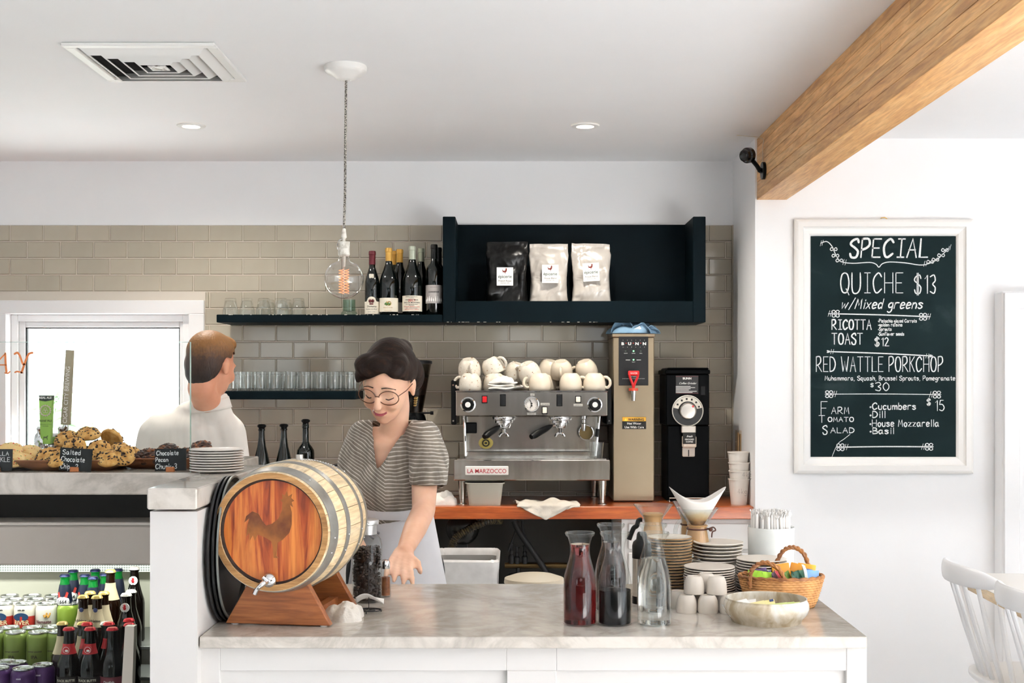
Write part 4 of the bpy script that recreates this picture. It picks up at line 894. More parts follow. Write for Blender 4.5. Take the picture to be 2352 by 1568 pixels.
# ---- plastic tub under the machine
t = thing('plastic_tub', 'frosted plastic food tub under the left of the espresso machine', 'tub', (X(1114, 5.5), 5.5, CT)); tubm = M('frosted plastic', 'c9c4b4', .4, trans=.25)
w = S(44, 5.45); hh = S(50, 5.45)
mb = MB(); loft(mb, [sec(w*.82, .055, .014, 0), sec(w*.96, .068, .018, hh), sec(w*.93, .065, .018, hh), sec(w*.79, .052, .012, .004)]); loft(mb, [sec(w*.79, .052, .012, .004)]*2, True); mb.build('tub', tubm, t)
mb = MB(); loft(mb, [sec(w*.97, .069, .018, hh), sec(w*1.04, .074, .02, hh+.001), sec(w*1.04, .074, .02, hh+.004), sec(w*.92, .064, .016, hh+.004), sec(w*.92, .064, .016, hh)]); mb.build('rim', tubm, t)
mb = MB(); loft(mb, [sec(w*.79, .052, .012, .005), sec(w*.81, .054, .012, .014)], True, True); mb.build('residue', M('milky residue', 'c9b896', .4), t)
# ================================================================ hot water dispenser
YH = 5.6; hx = X(1455.5, YH)
hd = thing('water_dispenser', 'tall stainless hot water dispenser with a red tap handle', 'water dispenser', (hx, YH+.13, CT)); oy = YH+.13
def hp(px, py, Y=YH): return (X(px, Y)-hx, Y-oy, Z(py, Y)-CT)
bsteel = mottled('satin steel', [(.3, '8f806a'), (.7, '9a8b75')], 2.5, .33, metal=.9)
a, b_ = hp(1408, 1150), hp(1503, 774); mb = MB(); mb.box((a[0], 0-.13, .004), (b_[0], .13, b_[2]), .004); mb.build('body', bsteel, hd)
a, b_ = hp(1406, 774), hp(1505, 766); mb = MB(); mb.box((a[0], -.133, a[2]), (b_[0], .133, b_[2]), .003); mb.build('lid', bsteel, hd)
mb = MB(); mb.box((-.085, -.11, 0), (.085, .11, .006)); mb.build('foot', black_pl, hd)
a, b_ = hp(1421, 885), hp(1489, 771); mb = MB(); mb.box((a[0], -.1325, a[2]), (b_[0], -.129, b_[2]), .001); cp = mb.build('control_panel', M('black panel', '0d0d0f', .3), hd)
wl_ = M('panel white', 'e8e6e2', .5); q = hp(1455, 792)
for s_, px in (('B', 1430), ('U', 1446), ('N', 1463), ('N', 1480)): p = hp(px, 792); text('lettering', s_, .0165, wl_, cp, (p[0], -.1332, p[2]), wide=1.25, bold=.0007)
mb = MB()
for px in (1438, 1454.5, 1471.5): p = hp(px, 788); mb.cyl((p[0], -.1335, p[2]), .0022, .001, 8, axis='Y')
mb.build('logo_dots', redink, cp)
mb = MB()
for k in range(6):
    for py in (781, 797): p = hp(1431+k*9.8, py); mb.box((p[0]-.0008, -.1332, p[2]-.0008), (p[0]+.0008, -.1324, p[2]+.0008))
for a_, b2 in ((1437, 1447), (1462, 1472)): p = hp(a_, 826); p2 = hp(b2, 827); mb.box((p[0], -.1332, p2[2]), (p2[0], -.1324, p[2]))
mb.build('printed_marks', wl_, cp)
ledg = M('green led', '7fe08a', .4, emit='58e070', es=3); leda = M('unlit led', '3c463c', .3)
for px, py, m_ in ((1437, 806, leda), (1455, 806, ledg), (1472, 806, leda), (1455, 826, ledg)): p = hp(px, py); mb = MB(); mb.cyl((p[0], -.1345, p[2]), .0035, .003, 10, axis='Y'); mb.build('indicator_light', m_, cp)
for s_, px, py in (('HEATER', 1437, 812), ('POWER', 1455, 812), ('REFILL', 1472, 812), ('READY', 1455, 832)): p = hp(px, py); text('lettering', s_, .0045, wl_, cp, (p[0], -.1332, p[2]))
for s_, py, sz in (('HOT WATER', 866, .006), ('DO NOT ALLOW TO SIT ON HEATED SURFACE UNATTENDED', 870, .0035)): p = hp(1455, py); text('lettering', s_, sz, wl_, cp, (p[0], -.1332, p[2]))
tap = MB(); p = hp(1455, 893, YH-.05); redpl = M('red plastic', 'c01f22', .3); c = p
tap.lathe([(0, .0), (.0135, .0), (.012, -.02), (.009, -.045), (.0085, -.052), (0, -.052)], 18, c=c); tap.tube([(c[0], c[1], c[2]-.012), (c[0], -.13, c[2]-.012)], .009, 12); tp = tap.build('tap', chrome, hd)
mb = MB(); mb.lathe([(0, -.008), (.021, -.008), (.021, .004), (0, .004)], 20, c=c); mb.build('tap_collar', M('orange-red collar', 'b8412c', .35), tp)
mb = MB(); mb.tube(smoothline([(c[0], c[1], c[2]), (c[0]-.004, c[1]-.004, c[2]+.02), (c[0]-.016, c[1]-.01, c[2]+.05), (c[0]-.02, c[1]-.012, c[2]+.07)], 5), .0055, 8); mb.tube(smoothline([(c[0], c[1], c[2]), (c[0]+.004, c[1]-.004, c[2]+.02), (c[0]+.016, c[1]-.01, c[2]+.05), (c[0]+.02, c[1]-.012, c[2]+.07)], 5), .0055, 8)
mb.box((c[0]-.025, c[1]-.018, c[2]+.058), (c[0]+.025, c[1]-.006, c[2]+.08), .004); hnd = mb.build('tap_handle', redpl, tp); text('lettering', 'WATER', .009, wl_, hnd, (c[0], c[1]-.0188, c[2]+.066))
a, b_ = hp(1429, 985), hp(1484, 957); mb = MB(); mb.box((a[0], -.1315, a[2]), (b_[0], -.1297, b_[2])); wlb = mb.build('warning_label', ink, hd, smooth=0)
a2 = hp(1429.5, 967); b2 = hp(1483.5, 957.5); mb = MB(); mb.box((a2[0], -.132, a2[2]), (b2[0], -.1312, b2[2])); mb.build('warning_band', M('warning yellow', 'd8a02c', .5), wlb, smooth=0)
p = hp(1461, 965.5); text('lettering', 'WARNING', .0145, ink, wlb, (p[0], -.1325, p[2]), bold=.0004); p = hp(1437, 966.5); mb = MB(); mb.prism([(p[0]-.007, p[2]), (p[0]+.007, p[2]), (p[0], p[2]+.013)], -.1328, -.1322); mb.build('warning_triangle', M('triangle yellow', 'f0d040', .5), wlb, smooth=0)
for s_, py in (('Hot Water', 974.5), ('Use With Care', 983)): p = hp(1456.5, py); text('lettering', s_, .0138, wl_, wlb, (p[0], -.1322, p[2]), bold=.0002)
# ================================================================ bulk coffee grinder
YG = 5.62; gx = X(1581, YG); gr = thing('coffee_grinder', 'tall black bulk coffee grinder with a round white dial', 'coffee grinder', (gx, YG+.12, CT)); oy = YG+.12
def gp_(px, py, Y=YG): return (X(px, Y)-gx, Y-oy, Z(py, Y)-CT)
gblk = M('grinder black', '030405', .45, spec=.06)
def gbox(name, px0, px1, py0, py1, y0, y1, mat=gblk, bev=.004, par=None):
    a, b_ = gp_(px0, py1), gp_(px1, py0); mb = MB(); mb.box((a[0], y0, a[2]), (b_[0], y1, b_[2]), bev); return mb.build(name, mat, par or gr)
gbox('upper_body', 1530, 1629, 859, 977, -.12, .13); gbox('lower_body', 1534, 1630, 977, 1140, -.105, .13); gbox('hopper_lid', 1527, 1631, 849, 859, -.125, .135); gbox('lid_top', 1533, 1629, 844, 850, -.115, .125, gblk, .006)
a = gp_(1534, 1141); mb = MB(); mb.box((a[0], -.11, 0), (-a[0], .12, .03), .003); mb.build('base', gblk, gr)
mb = MB(); q0, q1 = gp_(1535, 1141), gp_(1634, 1141); mb.tube([(q0[0], -.1, 0.004), (q0[0], -.16, .004), (q0[0], -.16, .02), (q1[0], -.16, .02), (q1[0], -.16, .004), (q1[0], -.1, .004)], .003, 6); mb.build('bag_shelf_rail', steel, gr)
p = gp_(1579, 943); r_ = S(36, YG)
for prof, m_, nm in (([(r_*.95, 0), (r_, .002), (r_, .01), (r_*.96, .012), (r_*.94, .008)], M('dial rim', 'd9d4ca', .35), 'dial_rim'), ([(r_*.95, .008), (0, .008)], M('dial black', '121212', .4), 'dial_plate')):
    mb = MB(Matrix.Translation((p[0], -.12, p[2])) @ Matrix.Rotation(PI/2, 4, 'X')); mb.lathe(prof, 36); mb.build(nm, m_, gr)
mb = MB(); n = 20; vs = []
for k in range(n+1):
    a = math.radians(12+156*k/n)
    for rr_ in (.60, .93): vs.append((p[0]+r_*rr_*math.cos(a), -.1286, p[2]+r_*rr_*math.sin(a)))
mb.add(vs, [(2*k, 2*k+1, 2*k+3, 2*k+2) for k in range(n)]); mb.build('dial_scale', M('dial ivory', 'd6cfc2', .5), gr)
mb = MB()
for a in (20, 45, 70, 95, 120, 148):
    ca, sa = math.cos(math.radians(a)), math.sin(math.radians(a)); mb.box((p[0]+r_*.76*ca-.004, -.1296, p[2]+r_*.76*sa-.004), (p[0]+r_*.76*ca+.004, -.1285, p[2]+r_*.76*sa+.004), .001)
mb.build('dial_symbols', ink, gr)
mb = MB(Matrix.Translation((p[0], -.128, p[2])) @ Matrix.Rotation(PI/2, 4, 'X')); mb.lathe([(.036, 0), (.037, .012), (.034, .016), (.031, .014), (0, .016)], 30); dk_ = mb.build('dial_knob', M('satin aluminium', 'cfcac2', .28, .9), gr)
mb = MB(); a = math.radians(42); mb.prism([(p[0]+.026*math.cos(a+.2), p[2]+.026*math.sin(a+.2)), (p[0]+.026*math.cos(a-.2), p[2]+.026*math.sin(a-.2)), (p[0]+.037*math.cos(a), p[2]+.037*math.sin(a))], -.1455, -.143); mb.build('red_pointer', redpl, dk_)
o = gbox('instruction_plate', 1552, 1604, 862, 904, -.1212, -.1195, M('plate black', '131313', .4), .0006)
for s_, sz, px, py, kw in (('BUNN', .0125, 1578, 871, dict(bold=.0004, wide=1.1)), ('Coffee Grinder', .0125, 1579, 882, dict(shear=.4))): q = gp_(px, py); text('lettering', s_, sz, wl_, o, (q[0], -.1216, q[2]), **kw)
mb = MB()
for k in range(6): q = gp_(1552, 887+k*2.8); w_ = S(R.uniform(30, 50), YG); mb.box((q[0], -.1216, q[2]-.0012), (q[0]+w_, -.1211, q[2]+.0008))
mb.build('printed_lines', wl_, o, smooth=0)
mb = MB()
for py in (864, 903): q = gp_(1552, py); mb.box((q[0], -.1216, q[2]-.0005), (q[0]+S(52, YG), -.1211, q[2]+.0005))
mb.build('red_lines', M('plate red', '7a1f22', .5), o, smooth=0)
gbox('power_switch', 1609, 1620, 886, 908, -.124, -.118, black_pl, .002)
gbox('chute', 1565, 1598, 977, 994, -.128, -.1, M('chute steel', 'c2bab0', .3, .7), .003); o = gbox('bag_clip', 1567, 1599, 1000, 1028, -.132, -.1, M('clip ivory', 'cdbcab', .4), .006)
o2 = gbox('clip_label', 1567.5, 1597, 993, 1019, -.1335, -.131, ink, .001, o)
for s_, sz, py, kw in (('fresh', .013, 1003.5, dict(shear=.4)), ('GROUND', .0092, 1010, {}), ('COFFEE', .0092, 1015.5, {})): q = gp_(1582.5, py); text('lettering', s_, sz, wl_, o2, (q[0], -.134, q[2]), bold=.0002, **kw)
gbox('clip_tongue', 1568, 1597, 1026, 1049, -.112, -.104, M('tongue', 'c9beb2', .4), .004); gbox('clip_slot', 1581, 1583.5, 1033, 1048, -.1127, -.111, ink, .0006)
# ---- espresso grinder behind the barista
YE = 5.62; t = thing('espresso_grinder', 'black espresso grinder with a conical bean hopper behind the barista', 'coffee grinder', (X(950, YE), YE+.02, CT))
zz = lambda py: Z(py, YE)-CT
mb = MB(); mb.lathe([(S(16, YE), zz(950)), (S(20, YE), zz(948)), (S(40, YE), zz(836)), (S(41, YE), zz(836)), (S(38, YE), zz(838)), (S(18, YE), zz(945))], 28); mb.build('hopper', thin_glass('smoky plastic', (.55, .53, .5, 1), 1.45), t)
mb = MB(); mb.lathe([(0, zz(835)), (S(42, YE), zz(835)), (S(42, YE), zz(829)), (S(38, YE), zz(827)), (0, zz(827))], 28); mb.build('hopper_lid', black_pl, t)
mb = MB(); mb.lathe([(0, zz(947)), (S(17, YE), zz(947)), (S(33, YE), zz(868)), (S(20, YE), zz(864)), (0, zz(866))], 28); mb.build('beans', mottled('roasted beans', [(.4, '170f0a'), (.6, '35221a')], 70, .5, bmp=.6, bscale=60), t)
mb = MB(); mb.lathe([(0, 0), (.075, 0), (.08, .01), (.075, .1), (.06, .16), (.06, zz(975)), (.05, zz(955)), (.04, zz(948)), (0, zz(948))], 28); mb.build('body', gblk, t)
mb = MB(); mb.box((-.012, -.085, zz(968)), (.012, -.02, zz(955)), .003); mb.tube([(.03, -.03, zz(948)), (.085, -.03, zz(948))], .004, 8); mb.cyl((.075, -.03, zz(948)), .008, .014, 10, axis='X'); mb.build('adjuster', black_pl, t)
# dark box behind the barrel
Yx = 5.55; t = thing('knock_box', 'black bin with a silver bar between the barrel and the barista', 'knock box', (X(792, Yx), Yx, CT)); hh = Z(1066, Yx)-CT
mb = MB(); loft(mb, [sec(.05, .06, .02, 0), sec(.055, .065, .02, hh*.85), sec(.05, .06, .02, hh)], True, True); mb.build('body', black_pl, t)
mb = MB(); mb.box((-.022, -.07, hh*.86), (.03, -.062, hh*.9), .001); mb.build('bar', chrome, t); mb = MB(); mb.prism([(-.03, hh), (.012, hh), (0, hh+.035), (-.018, hh+.035)], -.02, .02); mb.build('grip', black_pl, t)
# ---- paper cups and stirrer rack in the alcove corner
paper = M('white paper', 'd9d2c9', .6); Yq = 5.5; base = CT
cupm = MB(); cupm.lathe([(0, .004), (S(17.5, Yq), .003), (S(17.8, Yq), 0), (S(23.5, Yq), S(57, Yq)), (S(24.8, Yq), S(57, Yq)), (S(24.8, Yq), S(59.5, Yq)), (S(23.2, Yq), S(59.5, Yq)), (S(17, Yq), .008), (0, .008)], 32); cupme = cupm.mesh('paper_cup', paper)
for k, py in enumerate((1099, 1080, 1061, 1037)):
    o = put('paper_cup', cupme, None, (X(1697+(0, 1.3, .6, -1)[k], Yq), Yq+k*.001, Z(py, Yq)-S(59.5, Yq))); tag(o, ('bottom white paper cup of the stack beside the black grinder', 'second white paper cup from the bottom, with handwriting on it', 'third white paper cup from the bottom of the stack', 'top white paper cup of the stack in the alcove corner')[k], 'paper cup', 'nested paper cups')
    if k == 0: o.location.z = CT
    if k < 2: lsn, xe = glyphs('4kg', .022, 0, 0); mbx = chalk('handwriting', [[(p[0]-(.012 if k == 0 else -.006), p[1]) for p in l] for l in lsn], .0012, M('pencil', '6a645e', .8), o, (0, -S(21.6 if k == 0 else 23.4, Yq), S(26 if k == 0 else 46, Yq)))
Yk = 5.72; t = thing('stirrer_rack', 'clear plastic rack of wooden stirrers behind the paper cups', 'rack', (X(1704, Yk), Yk, CT)); hh = Z(988, Yk)-CT
mb = MB(); mb.box((-.026, -.03, 0), (.022, .03, hh), .002); mb.build('case', thin_glass('clear acrylic', (.86, .8, .72, 1), 1.45), t)
for k in range(5): mb = MB(); mb.box((-.02+k*.0085, -.02, .004), (-.016+k*.0085, .02, hh-.01-.006*(k % 2))); mb.build('stirrer', wood('birch', 'b99a74', 'c9ac86', 'd8bf9c', 'Z'), t, smooth=0)
# ================================================================ barrel on its stand
YBr = 2.70; bcx, bcz = X(622, YBr), Z(1221, YBr); ang = math.radians(8); BL = .325; RE, RM = .127, .145
br = thing('wine_barrel', 'small oak barrel with grey hoops and a rooster stained on its red-brown head', 'barrel', (bcx, YBr, CT), -ang)
BT = Matrix.Translation((0, 0, bcz-CT)) @ Matrix.Rotation(-PI/2, 4, 'X')   # local z runs from the front head to the back
def brad(s): return RM-(RM-RE)*(2*s-1)**2
oak = wood('pale oak staves', 'd2b488', 'e0c8a0', 'ead8b8', 'Y', 1.2, .5); vary(oak, .09)
oak_end = wood('end grain oak', '8a6238', 'a67c4c', 'b98f5c', 'X', 2, .6)
NS = 22; a = -.3
ws = [R.uniform(.8, 1.2) for _ in range(NS)]; tot = sum(ws)
for k in range(NS):
    da = 2*PI*ws[k]/tot; mb = MB(BT); rows = []
    for j in range(13):
        s = j/12; ro, ri = brad(s), brad(s)-.013
        rows.append([(ro*math.cos(a+.004+(da-.008)*q/4), ro*math.sin(a+.004+(da-.008)*q/4), BL*s) for q in range(5)]+[(ri*math.cos(a+da-.004-(da-.008)*q/4), ri*math.sin(a+da-.004-(da-.008)*q/4), BL*s) for q in range(5)])
    loft(mb, rows, True, True); mb.build('stave', oak, br, smooth=40); a += da
mb = MB(BT); mb.lathe([(RE-.0135, .001), (RE-.0128, .0), (RE-.001, -.0008), (RE-.0004, .001)], 64); mb.build('chime', oak_end, br)
headm = M('red-stained oak head', 'b5622a', .38, coat=.25)
_c = coords(headm, (22, 1, 2.0)); _f = noisef(headm, _c, 1.6, 5, .55, 1.2); _g = noisef(headm, coords(headm, (60, 1, 3)), 3, 4, .6, .3)
setc(headm, mix(headm, ramp(headm, _f, [(.36, '6e2a14'), (.43, '96421c'), (.5, 'b4642c'), (.66, 'c57a3a')]), ramp(headm, _g, [(.3, '9a7a60'), (.6, 'ffffff')]), .4, 'MULTIPLY'))
mb = MB(BT); mb.lathe([(0, .011), (RE-.013, .011), (RE-.013, .03), (0, .03)], 56); mb.build('head', headm, br)
mb = MB(BT); mb.lathe([(0, BL-.011), (RE-.013, BL-.011), (RE-.013, BL-.03), (0, BL-.03)], 40); mb.build('back_head', oak_end, br)
mb = MB(BT); mb.lathe([(RE-.0128, .0095), (RE-.016, .0105), (RE-.019, .0112)], 56); mb.build('head_groove', M('dark groove', '2a160c', .7), br)
rst = [(-.02, -.46), (.06, -.46), (.03, -.43), (.05, -.24), (.13, -.2), (.24, -.1), (.28, .02), (.28, .2), (.25, .3), (.3, .27), (.28, .34), (.32, .36), (.27, .4), (.29, .46), (.22, .42), (.2, .5), (.16, .43), (.12, .46), (.13, .38), (.09, .38), (.13, .33), (.12, .22), (.06, .1), (-.04, .03), (-.14, .0), (-.2, .06), (-.27, .17), (-.37, .2), (-.47, .13), (-.5, .04), (-.42, .1), (-.45, -.0), (-.47, -.16), (-.42, -.1), (-.41, -.22), (-.36, -.14), (-.33, -.22), (-.28, -.13), (-.16, -.17), (-.06, -.22), (-.03, -.3)]
mb = MB(); mb.prism([(p*.135+.005, q*.15+.012) for p, q in rst], .0102, .0112); o = mb.build('rooster_stain', mottled('brown stain', [(.35, '5a2c12'), (.6, '8a5420')], 14, .42, coat=.2), br, (0, 0, bcz-CT), smooth=0)
galv = mottled('galvanised hoop', [(.3, '8d8b85'), (.7, 'a9a7a1')], 20, .38, metal=.8)
for s0, s1 in ((.025, .135), (.28, .345), (.62, .685), (.865, .975)):
    n_ = 6; prof = [(brad(s0+(s1-s0)*k/n_)+.0018, BL*(s0+(s1-s0)*k/n_)) for k in range(n_+1)]; mb = MB(BT); mb.lathe([(prof[0][0]-.002, prof[0][1])]+prof+[(prof[-1][0]-.002, prof[-1][1])], 64); ho = mb.build('hoop', galv, br)
    mb = MB(BT)
    for aa in (.35, -.95, .1): 
        sm = (s0+s1)/2; mb.ball(((brad(sm)+.002)*math.cos(aa), (brad(sm)+.002)*math.sin(aa), BL*sm), .0025, 8, 6)
    mb.build('rivet', chrome, ho)
sp = MB(); c = Vector((-.005, -.002, bcz-CT-.105)); sp.cyl((c.x, -.012, c.z), .006, .03, 12, axis='Y'); 
sp.T = Matrix.Translation((c.x, .006, c.z)) @ Matrix.Rotation(PI/2, 4, 'X'); sp.lathe([(0, 0), (.0155, 0), (.016, .004), (.013, .009), (.008, .012), (0, .014)], 24); sp.T = Matrix()
sp.tube(smoothline([(c.x, -.006, c.z), (c.x-.004, -.022, c.z-.002), (c.x-.014, -.03, c.z-.012), (c.x-.02, -.031, c.z-.024)], 5), [.006]*8+[.0048]*8, 10); spo = sp.build('spigot', chrome, br)
mb = MB(); mb.tube([(c.x+.002, -.016, c.z+.002), (c.x-.006, -.022, c.z+.012)], [.0045, .0035], 8); mb.build('spigot_lever', chrome, spo)
mb = MB(BT); mb.T = BT @ Matrix.Translation((0, 0, 0)); 
mb = MB(); mb.cyl((.012, BL*.5, bcz-CT+RM-.003), .008, .014, 14); mb.build('bung', M('silver bung', 'c9c6c0', .3, .6), br)
mb = MB()
for k in range(14): s = .5+.028*k; mb.ball((.02+.004*k, BL*min(s, .95)*.9, bcz-CT+math.sqrt(max(0, brad(min(.95, s*.9))**2-(.02+.004*k)**2))+.002), .0026, 6, 5)
mb.build('bung_chain', chrome, br)
stw = wood('mahogany stand', '7a4322', '955830', 'a9693c', 'X', 1.3, .4, .15)
def cradle(yy, name):
    s = (yy)/BL; r = brad(s)+.0015; zc = bcz-CT; pts = [(-.118, .0), (.118, 0), (.062, .098)]
    h = math.asin(.06/r); pts += [(r*math.sin(h-(2*h)*k/12), zc-r*math.cos(h-2*h*k/12)) for k in range(13)]+[(-.062, .098)]
    pts = [(x, z) for x, z in pts]; mb = MB(); mb.prism(pts, yy-.011, yy+.011); o = mb.build(name, stw, br, (0, 0, .003), smooth=0); m = o.modifiers.new('b', 'BEVEL'); m.width = .0015; m.segments = 2
cradle(.055, 'cradle_board'); cradle(.268, 'cradle_board')
mb = MB(); mb.box((-.075, .066, .012), (-.055, .257, .03)); mb.box((.055, .066, .012), (.075, .257, .03)); mb.build('stand_rail', stw, br, smooth=0)
for sx in (-.1, .1):
    for yy in (.055, .268): mb = MB(); mb.cyl((sx, yy, 0), .008, .004, 12); mb.build('rubber_foot', white_pl, br)
mb = MB(); mb.ball((.058, .257, .085), .006, 10, 8); mb.build('bolt', black_pl, br)
# ---- round serving trays leaning on the divider
trm = M('black tray rubber', '101113', .45)
for k, (xx, lab) in enumerate(((.002, 'round black serving tray leaning flat against the white divider'), (.0085, 'round black serving tray, middle one leaning beside the barrel'), (.0155, 'round dark serving tray with a pale metal rim beside the barrel'))):
    r = .16; t = thing('serving_tray', lab, 'tray', (fx0+xx, 2.815+.012*k, CT), 0, 'serving trays leaning by the barrel')
    T_ = Matrix.Translation((0, 0, r)) @ Matrix.Rotation(PI/2, 4, 'Y')
    mb = MB(T_); mb.lathe([(0, 0), (r*.93, 0), (r*.985, .008), (r*.96, .0085), (r*.91, .0025), (0, .0025)], 56); mb.build('dish', trm, t)
    mb = MB(T_); mb.lathe([(r*.985, .006), (r, .0065), (r, .0105), (r*.97, .0105)], 56); mb.build('rim', M('pale metal rim', '8f938f', .35, .7) if k == 2 else trm, t)
# ================================================================ jar, shaker, spike, towel
jar_g = thin_glass('jar glass', (.95, .97, .965, 1), 1.45, 1.1)
Yj = 3.055; jr = .0362; t = thing('bean_jar', 'clear glass jar of coffee beans with a silver lid beside the barrel', 'jar', (X(843, Yj), Yj, CT)); zj = lambda py: Z(py, Yj)-CT
mb = MB(); mb.lathe([(0, .002), (jr*.9, 0), (jr, .006), (jr, zj(1250)), (jr*.92, zj(1237)), (jr*.7, zj(1228)), (jr*.62, zj(1222))], 36); mb.build('glass', jar_g, t)
mb = MB(); mb.lathe([(jr*.66, zj(1226)), (jr*.67, zj(1205)), (jr*.78, zj(1203)), (jr*.8, zj(1196)), (jr*.76, zj(1193)), (jr*.5, zj(1190)), (0, zj(1189))], 32); mb.build('lid', M('brushed lid', 'b9b8b6', .3, .7), t)
beanm = M('coffee beans', '2a1a12', .4); vary(beanm, .2)
mb = MB(); rb_ = random.Random(4)
for k in range(620):
    a = rb_.uniform(0, 2*PI); rr_ = (jr-.006)*(1 if k % 3 else rb_.uniform(.2, 1)); z = .007+(zj(1256)-.012)*rb_.random() if k % 3 else zj(1256)-rb_.uniform(0, .008)
    mb.T = Matrix.Translation((rr_*math.cos(a), rr_*math.sin(a), z)) @ Matrix.Rotation(rb_.uniform(0, 6), 4, 'Z') @ Matrix.Rotation(rb_.uniform(0, 6), 4, 'X') @ Matrix.Diagonal((.0052, .0038, .0033, 1))
    mb.lathe([(0, -1), (.75, -.6), (1, 0), (.75, .6), (0, 1)], 7)
mb.T = Matrix(); mb.lathe([(0, .004), (jr-.009, .005), (jr-.009, zj(1258)), (0, zj(1256))], 20); o = mb.build('coffee_beans', beanm, t); o['kind'] = 'stuff'
Ysh = 3.12; t = thing('spice_shaker', 'small glass shaker of cinnamon with a metal cap next to the bean jar', 'shaker', (X(885, Ysh), Ysh, CT)); zs = lambda py: Z(py, Ysh)-CT; r = S(13, Ysh)
mb = MB(); mb.lathe([(0, .002), (r*.92, 0), (r, .004), (r*.94, zs(1335)), (r*.8, zs(1308)), (r*.75, zs(1302))], 24); mb.build('glass', jar_g, t)
mb = MB(); mb.lathe([(0, .004), (r*.84, .004), (r*.82, zs(1325)), (0, zs(1323))], 20); mb.build('cinnamon', mottled('cinnamon', [(.4, '6b3a1c'), (.6, '8a5230')], 60, .9), t)
mb = MB(); mb.lathe([(r*.8, zs(1305)), (r*.85, zs(1303)), (r*.82, zs(1290)), (r*.6, zs(1286)), (0, zs(1284))], 24); mb.build('cap', chrome, t)
Yq2 = 2.9; t = thing('receipt_spike', 'wire spike with a curled white slip of paper on spiral feet', 'receipt spike', (X(847, Yq2), Yq2, CT)); wire = M('dark wire', '3a3a3c', .3, .8)
mb = MB(); mb.tube([(0, 0, .006), (0, 0, Z(1283, Yq2)-CT)], .0009, 6); mb.build('spike', wire, t)
mb = MB(); mb.tube([(.03*math.cos(a*.3), .022*math.sin(a*.3), .007) for a in range(21)], .0013, 6, closed=True); mb.tube([(.015*math.cos(a*.3), .011*math.sin(a*.3), .007) for a in range(21)], .0013, 6, closed=True)
for a in (.4, 2.5, 4.6): mb.tube(smoothline([(0, 0, .007), (.015*math.cos(a), .012*math.sin(a), .008), (.028*math.cos(a), .022*math.sin(a), .006), (.03*math.cos(a), .024*math.sin(a), .0015)], 4), .0014, 6)
mb.build('spiral_base', wire, t)
mb = MB(); mb.grid(lambda u, v: (-.03+.064*u, -.008+.02*v, .028+.016*math.sin(u*PI)*(1-.5*u)+.008*math.cos(v*3+u*2)), 16, 6); o = mb.build('paper_slip', M('slip paper', 'f1eeea', .7), t, smooth=180); m = o.modifiers.new('s', 'SOLIDIFY'); m.thickness = .0004
cloth_thing('face_cloth', 'small crumpled white cloth on the marble beside the barrel stand', (X(792, 2.83), 2.835, CT), .042, .055, .043, terry, 31, rz=.4, fold=8, lump=.7)
# ================================================================ carafes
car_g = thin_glass('carafe glass', (.975, .988, .984, 1), 1.5, .9); cr, chh = .0372, .2015
CP = [(0, .97), (.012, 1.0), (.02, 1.0), (.38, 1.0), (.46, .975), (.54, .91), (.62, .79), (.69, .67), (.75, .595), (.8, .57), (.85, .585), (.9, .64), (.95, .73), (.975, .8), (.985, .85), (.995, .87), (1.0, .85)]
def crad(f):
    for (a, ra), (b_, rb2) in zip(CP, CP[1:]):
        if a <= f <= b_: return cr*(ra+(rb2-ra)*(f-a)/(b_-a))
    return cr*.85
def carafe(label, px, Y, level, liq):
    t = thing('carafe', label, 'carafe', (X(px, Y), Y, CT), 0, 'glass carafes on the marble counter')
    mb = MB(); mb.lathe([(0, .004), (cr*.6, .003), (cr*.9, .0)]+[(cr*r, chh*f) for f, r in CP[1:]]+[(cr*.8, chh*.995), (cr*.77, chh*.98)], 40); mb.build('glass', car_g, t)
    mb = MB(); mb.lathe([(cr*.8, chh*.955), (cr*.86, chh*.975), (cr*.88, chh*.99), (cr*.84, chh*1.002), (cr*.78, chh*.995)], 40); mb.build('rim', car_g, t)
    f0 = .53; mb = MB()
    def onsurf(x, f): rr_ = crad(f)+.0006; xx = min(abs(x), rr_*.98)*(1 if x >= 0 else -1); return (xx, -math.sqrt(rr_*rr_-xx*xx), chh*f)
    mb.tube([onsurf(.0178*math.cos(q*PI/14), f0+.0178/chh*math.sin(q*PI/14)) for q in range(28)], .0012, 6, closed=True); mb.build('seal_ring', car_g, t)
    if level:
        n = 26; prof = [(0, .0045)]+[((crad(max(.02, level*k/n))-.0022), .0045+(chh*level-.0045)*k/n) for k in range(n+1)]+[(0, chh*level)]
        mb = MB(); mb.lathe(prof, 36); mb.build('drink', liq, t)
    return t
red_l = liquid('red hibiscus drink', 'c8122a', 80); dark_l = liquid('dark cold brew', '6a2a1c', 200); tea_l = liquid('brown tea', '9a5230', 70); water_l = liquid('water', 'f2fbfa', 3)
carafe('carafe of deep red drink, leftmost in the front row', 1332, 2.765, .87, red_l); carafe('carafe half full of near-black cold brew in the front row', 1412, 2.765, .375, dark_l)
carafe('carafe of clear water, rightmost in the front row', 1503, 2.765, .72, water_l); carafe('carafe of brown tea behind the near-black cold brew', 1403, 2.93, .79, tea_l); carafe('second water carafe hidden behind the front one', 1500, 2.93, .6, water_l)
